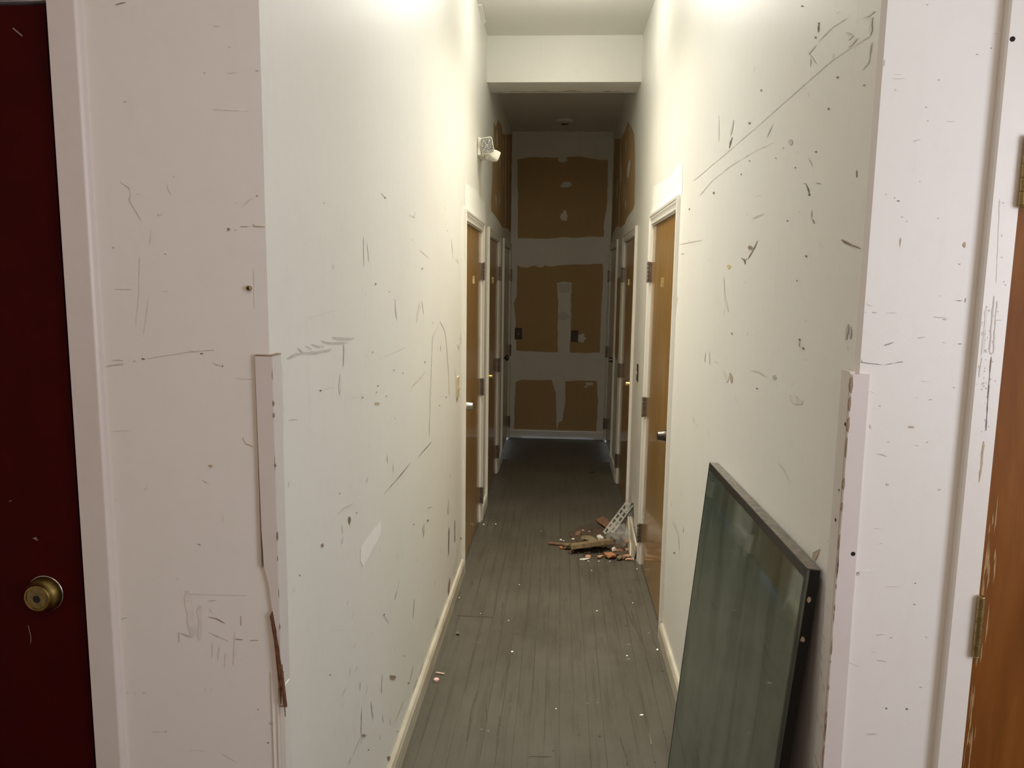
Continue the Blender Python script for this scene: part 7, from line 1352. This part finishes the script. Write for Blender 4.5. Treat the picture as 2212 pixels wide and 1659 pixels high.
# ------------------------------------------------------------------ rubble by the hole
def bar(name, mat, p, q, w, t, label, cat, roll=0, group=None, jag=True, seed=1):
    """a splintered stick from p to q"""
    p, q = Vector(p), Vector(q); d = (q-p).normalized(); s = d.cross(Vector((0, 0, 1))).normalized(); u = s.cross(d)
    s, u = s*math.cos(roll)+u*math.sin(roll), u*math.cos(roll)-s*math.sin(roll); rnd = random.Random(seed); b = B(); R = []; n = 6
    for i in range(n+1):
        f = i/n; c = p.lerp(q, f); ww = w*rnd.uniform(.9, 1.08); tt = t*rnd.uniform(.9, 1.08); e_ = (rnd.uniform(-1, 1)*.12*w if jag and i in (0, n) else 0)
        R.append([b.v(tuple(c+s*ww/2*a+u*tt/2*c2+d*(e_*a))) for a, c2 in ((1, 1), (-1, 1), (-1, -1), (1, -1))])
    for A, C in zip(R[:-1], R[1:]):
        for i in range(4): b.face([A[i], A[(i+1) % 4], C[(i+1) % 4], C[i]])
    b.face(R[0][::-1]); b.face(R[-1])
    return tag(b.build(name, mat, bevel=.001), label, cat, group=group)
def lump(name, mat, c, r, label, cat, seed, group=None, jag=.3, sub=1):
    b = B(); b.rough(c, r, seed, jag, sub); return tag(b.build(name, mat), label, cat, group=group)
def rp(name, mat, pts, z0, z1, label, cat, group=None):
    """flat broken chip: outline on the floor, thickness z0..z1"""
    b = B(); b.prism(pts, 2, z0, z1); return tag(b.build(name, mat, bevel=.001), label, cat, group=group)
# dirt and crumbled brick spread over the boards
b = B(); rnd = random.Random(21)
for i in range(420):
    x = .08+.41*rnd.random()**.7; y = 4.58+rnd.random()*.56
    if x < .22 and y > 4.98: continue
    r = rnd.uniform(.003, .011); b.rough((x, y, r*.45), (r*1.4, r*1.4, r*.7), i, .4)
for x, y, r, h in ((.37, 4.92, .10, .034), (.31, 4.99, .09, .026), (.41, 4.76, .07, .022), (.28, 4.88, .10, .022), (.43, 5.03, .05, .040), (.20, 4.90, .08, .014), (.36, 4.66, .06, .012), (.43, 4.64, .05, .012)):
    b.rough((x, y, h*.35), (r, r*.9, h), int(x*1000), .22, 2)
o = tag(b.build('rubble', 'rubble'), 'loose dark dirt and crumbs heaped below the hole in the right wall', 'rubble', 'stuff')
bar('wood_plank', 'plank', (.105, 4.665, .034), (.352, 4.700, .064), .105, .026, 'weathered brown plank lying on the rubble', 'plank', roll=.22, seed=2)
bar('wood_strip', 'redwood', (-.045, 4.780, .009), (.085, 4.755, .011), .024, .010, 'thin reddish wood strip poking out left of the plank', 'wood strip', seed=3)
bar('wood_strip', 'brick', (.030, 4.700, .008), (.100, 4.735, .012), .030, .012, 'orange splinter at the left end of the plank', 'wood strip', seed=4)
bar('wood_strip', 'redwood', (.315, 5.33, .012), (.395, 5.02, .040), .062, .010, 'flat reddish board end at the back of the rubble', 'wood strip', roll=-.35, seed=5)
bar('wood_strip', 'redwood', (.315, 5.06, .010), (.360, 4.97, .022), .040, .012, 'small dark red wood scrap behind the plank', 'wood strip', seed=6)
lump('brick_fragment', 'brick', (.345, 4.565, .022), (.048, .030, .018), 'largest orange brick piece in front of the plank', 'brick fragment', 31, 'brick fragments')
lump('brick_fragment', 'pinkish', (.280, 4.560, .012), (.022, .012, .009), 'small pale orange chip left of the largest brick piece', 'brick fragment', 32, 'brick fragments')
lump('brick_fragment', 'pinkish', (.450, 4.590, .012), (.026, .011, .009), 'flat pinkish chip right of the largest brick piece', 'brick fragment', 33, 'brick fragments')
lump('brick_fragment', 'pinkish', (.460, 4.540, .010), (.028, .012, .010), 'pinkish sliver nearest the foot of the split baseboard', 'brick fragment', 34, 'brick fragments')
lump('brick_fragment', 'pinkish', (.205, 4.555, .011), (.020, .016, .010), 'round pinkish chip under the front edge of the plank', 'brick fragment', 35, 'brick fragments')
lump('brick_fragment', 'brick', (.470, 4.800, .030), (.024, .020, .014), 'orange chip inside the folds of the plastic bag', 'brick fragment', 36, 'brick fragments')
lump('brick_fragment', 'straw', (.402, 4.545, .016), (.030, .018, .014), 'tan crust beside the largest brick piece', 'brick fragment', 37, 'brick fragments')
lump('plaster_chunk', 'plaster', (.292, 4.82, .040), (.030, .018, .022), 'white plaster chunk resting behind the plank', 'plaster chunk', 41, 'plaster chunks')
lump('plaster_chunk', 'plaster', (.372, 4.655, .030), (.022, .014, .020), 'white plaster piece at the right end of the plank', 'plaster chunk', 42, 'plaster chunks')
lump('plaster_chunk', 'plaster', (.185, 4.525, .005), (.036, .014, .005), 'thin grey plaster flake in front of the plank', 'plaster chunk', 43, 'plaster chunks')
lump('insulation_clump', 'straw', (.225, 4.800, .030), (.062, .036, .026), 'tan crumbling clump along the back edge of the plank', 'debris clump', 44, sub=2)
lump('insulation_clump', 'straw', (.080, 4.705, .022), (.026, .034, .022), 'speckled tan clump at the left tip of the plank', 'debris clump', 45, sub=2)
for i, (x, y, s) in enumerate(((.035, 4.86, .012), (.120, 4.89, .010), (.165, 4.92, .012), (.235, 5.06, .008), (.190, 5.08, .007), (.205, 4.50, .006), (.272, 4.50, .007), (.34, 4.51, .006), (.37, 4.93, .012), (.365, 4.98, .011), (.055, 4.85, .008), (.30, 4.95, .009), (.255, 5.05, .007))):
    lump('plaster_crumb', 'plaster', (x, y, s*.45), (s*1.3, s*.8, s*.55), 'tiny white plaster crumb scattered round the rubble on the floor', 'plaster crumb', 60+i, 'plaster crumbs')
for i, (m_, x, y, r) in enumerate((('redwood', .155, 4.985, .022), ('redwood', .285, 5.02, .026), ('rubble', .245, 4.965, .030), ('straw', .315, 4.925, .020), ('brick', .415, 4.695, .016), ('pinkish', .395, 4.700, .014), ('rubble', .375, 4.585, .020), ('redwood', .425, 4.560, .018), ('straw', .300, 4.590, .012), ('rubble', .145, 4.640, .012), ('redwood', .110, 4.650, .012), ('pinkish', .460, 4.715, .016), ('straw', .355, 4.845, .018), ('redwood', .345, 4.985, .020))):
    lump('rubble_chunk', m_, (x, y, r*.5), (r*1.35, r*.8, r*.62), 'small broken chunk among the loose dirt of the rubble heap by the right wall', 'rubble chunk', 100+i, 'rubble chunks', .38)
# grey slotted corner bead hanging out of the hole
b = B(); P0, P1 = Vector((.335, 4.90, .035)), Vector((.512, 5.12, .200)); dv = (P1-P0); dn = dv.normalized(); sv = dn.cross(Vector((.6, -.5, .6))).normalized(); uv = sv.cross(dn)
def LB(p): q = P0+dv*p[0]+sv*p[1]+uv*p[2]; return tuple(q)
b.f = LB
for k in range(7):
    f0 = k/7
    b.box((f0, -.030, 0), (f0+.05, .030, .002))
    b.box((f0+.05, -.030, 0), (f0+1/7, -.020, .002)); b.box((f0+.05, -.006, 0), (f0+1/7, .008, .002)); b.box((f0+.05, .022, 0), (f0+1/7, .030, .002))
b.hull8([(0, .030, 0), (1, .030, 0), (1, .032, .002), (0, .032, .002), (0.05, .052, -.03), (1, .046, -.03), (1, .048, -.028), (0.05, .054, -.028)])
tag(b.build('corner_bead', 'lath'), 'bent grey slotted corner bead hanging out of the wall hole', 'corner bead')
# crumpled clear bag
b = B(); tmp = bmesh.new(); bmesh.ops.create_icosphere(tmp, subdivisions=4, radius=1); rnd = random.Random(9)
from mathutils import noise
vm = {}
for v in tmp.verts:
    n = v.co; k = 1+.28*noise.noise(n*2.3)+.16*abs(noise.noise(n*6.0))-.10*abs(noise.noise(n*12))
    z = n.z*.075*k+.066; vm[v] = b.v((.412+n.x*.074*k, 4.80+n.y*.125*k, max(.006, z)))
for f in tmp.faces: b.face([vm[v] for v in f.verts])
tmp.free(); tag(b.build('plastic_bag', 'bag', smooth=True), 'crumpled clear plastic bag between the plank and the wall hole', 'plastic bag')
# two small bits near the left baseboard
b = B(); b.lathe((-.497, 3.020, 0), (0, 0, 1), [(.0, .0125), (.010, .013), (.013, .011), (.0135, 0)], 8)
tag(b.build('rubber_stub', 'pink', bevel=.001), 'small pink round stub on the floor by the left baseboard', 'stub')
bar('wood_chip', 'pale_chip', (-.509, 3.085, .004), (-.472, 3.078, .004), .008, .006, 'pale thin chip on the floor just behind the pink stub', 'wood chip', seed=8)
bar('wood_chip', 'plank', (.285, 6.56, .005), (.355, 6.62, .005), .012, .008, 'small dark chip lying alone on the far floor', 'wood chip', seed=12)
lump('plaster_crumb', 'floor_pale', (-.465, 3.46, .006), (.012, .008, .007), 'grey crumb alone on the floor beside the left baseboard', 'plaster crumb', 80)

b = B(); b.hull8([(-.5448, 4.86, 3.372), (-.520, 4.86, 3.376), (-.526, 5.17, 3.378), (-.5448, 5.20, 3.366), (-.5448, 4.86, 3.384), (-.518, 4.86, 3.384), (-.524, 5.17, 3.384), (-.5448, 5.20, 3.384)])
tag(b.build('torn_joint_tape', 'trim', bevel=.002), 'torn strip of joint tape peeling in the left ceiling corner before the header', 'tape')


# ------------------------------------------------------------------ lights
def area(name, loc, rot, sx, sy, power, col, spread=180):
    l = bpy.data.lights.new(name, 'AREA'); l.shape = 'RECTANGLE'; l.size = sx; l.size_y = sy; l.energy = power; l.color = col; l.spread = math.radians(spread)
    o = bpy.data.objects.new(name, l); COL.objects.link(o); o.location = loc; o.rotation_euler = rot; return o
area('corridor_tube_light', (-.02, 3.3, 3.33), (0, 0, 0), .3, 2.2, 17.6, (1.0, .985, .95), 95)
area('corridor_rear_fill', (-.02, 4.0, 3.33), (0, 0, 0), .3, 1.6, 11.5, (1.0, .90, .66), 95)  # added second source to even out the corridor walls, not a separate fixture
pl = bpy.data.lights.new('corridor_header_fill', 'POINT'); pl.energy = 10.2; pl.color = (1.0, .98, .90); pl.shadow_soft_size = .09  # added point light that brightens the header and ceiling
po = bpy.data.objects.new('corridor_header_fill', pl); COL.objects.link(po); po.location = (0, 4.35, 3.26)
area('front_room_right_fill', (1.9, -.3, 1.8), (math.radians(88), 0, math.radians(50)), .9, 1.2, 25.5, (.88, .89, 1.0))  # added panel that lights the room and right wall from the right, no window
area('front_room_side_light', (1.05, .2, 2.75), (math.radians(50), math.radians(12), 0), .5, .5, 2.5, (.76, .86, 1.0))
area('front_room_warm_fill', (0, -.6, 3.3), (0, 0, 0), 1.2, .3, 20.5, (1.0, .68, .52))  # added warm fill for the front walls, no ceiling lamp known here
area('daylight_behind_far_left_door', (-1.45, 7.6, .16), (0, math.radians(-86), 0), .3, .9, 30, (.62, .76, 1.0))
area('daylight_behind_far_right_door', (1.42, 7.6, .16), (0, math.radians(86), 0), .3, .9, 30, (.62, .76, 1.0))


w = bpy.data.worlds.new('world'); SC.world = w; w.use_nodes = True
w.node_tree.nodes['Background'].inputs[0].default_value = (.8, .85, 1, 1); w.node_tree.nodes['Background'].inputs[1].default_value = .0

# ------------------------------------------------------------------ camera
cam = bpy.data.cameras.new('camera'); co = bpy.data.objects.new('camera', cam); COL.objects.link(co); SC.camera = co
cam.sensor_fit = 'HORIZONTAL'; cam.sensor_width = 36.0; cam.lens = 36.0*1632/2212; cam.clip_start = .02
co.matrix_world = Matrix(((0.99784176,-0.02217063,0.06180853,0.000000),(0.06423062,0.13391478,-0.98890913,0.000000),(0.01364766,0.99074482,0.13504979,1.710000),(0,0,0,1)))
vs = SC.view_settings
SC.display_settings.display_device = 'sRGB'
vs.view_transform = 'Standard'; vs.look = 'None'; vs.exposure = 0.0; vs.gamma = 1.0; vs.use_curve_mapping = False
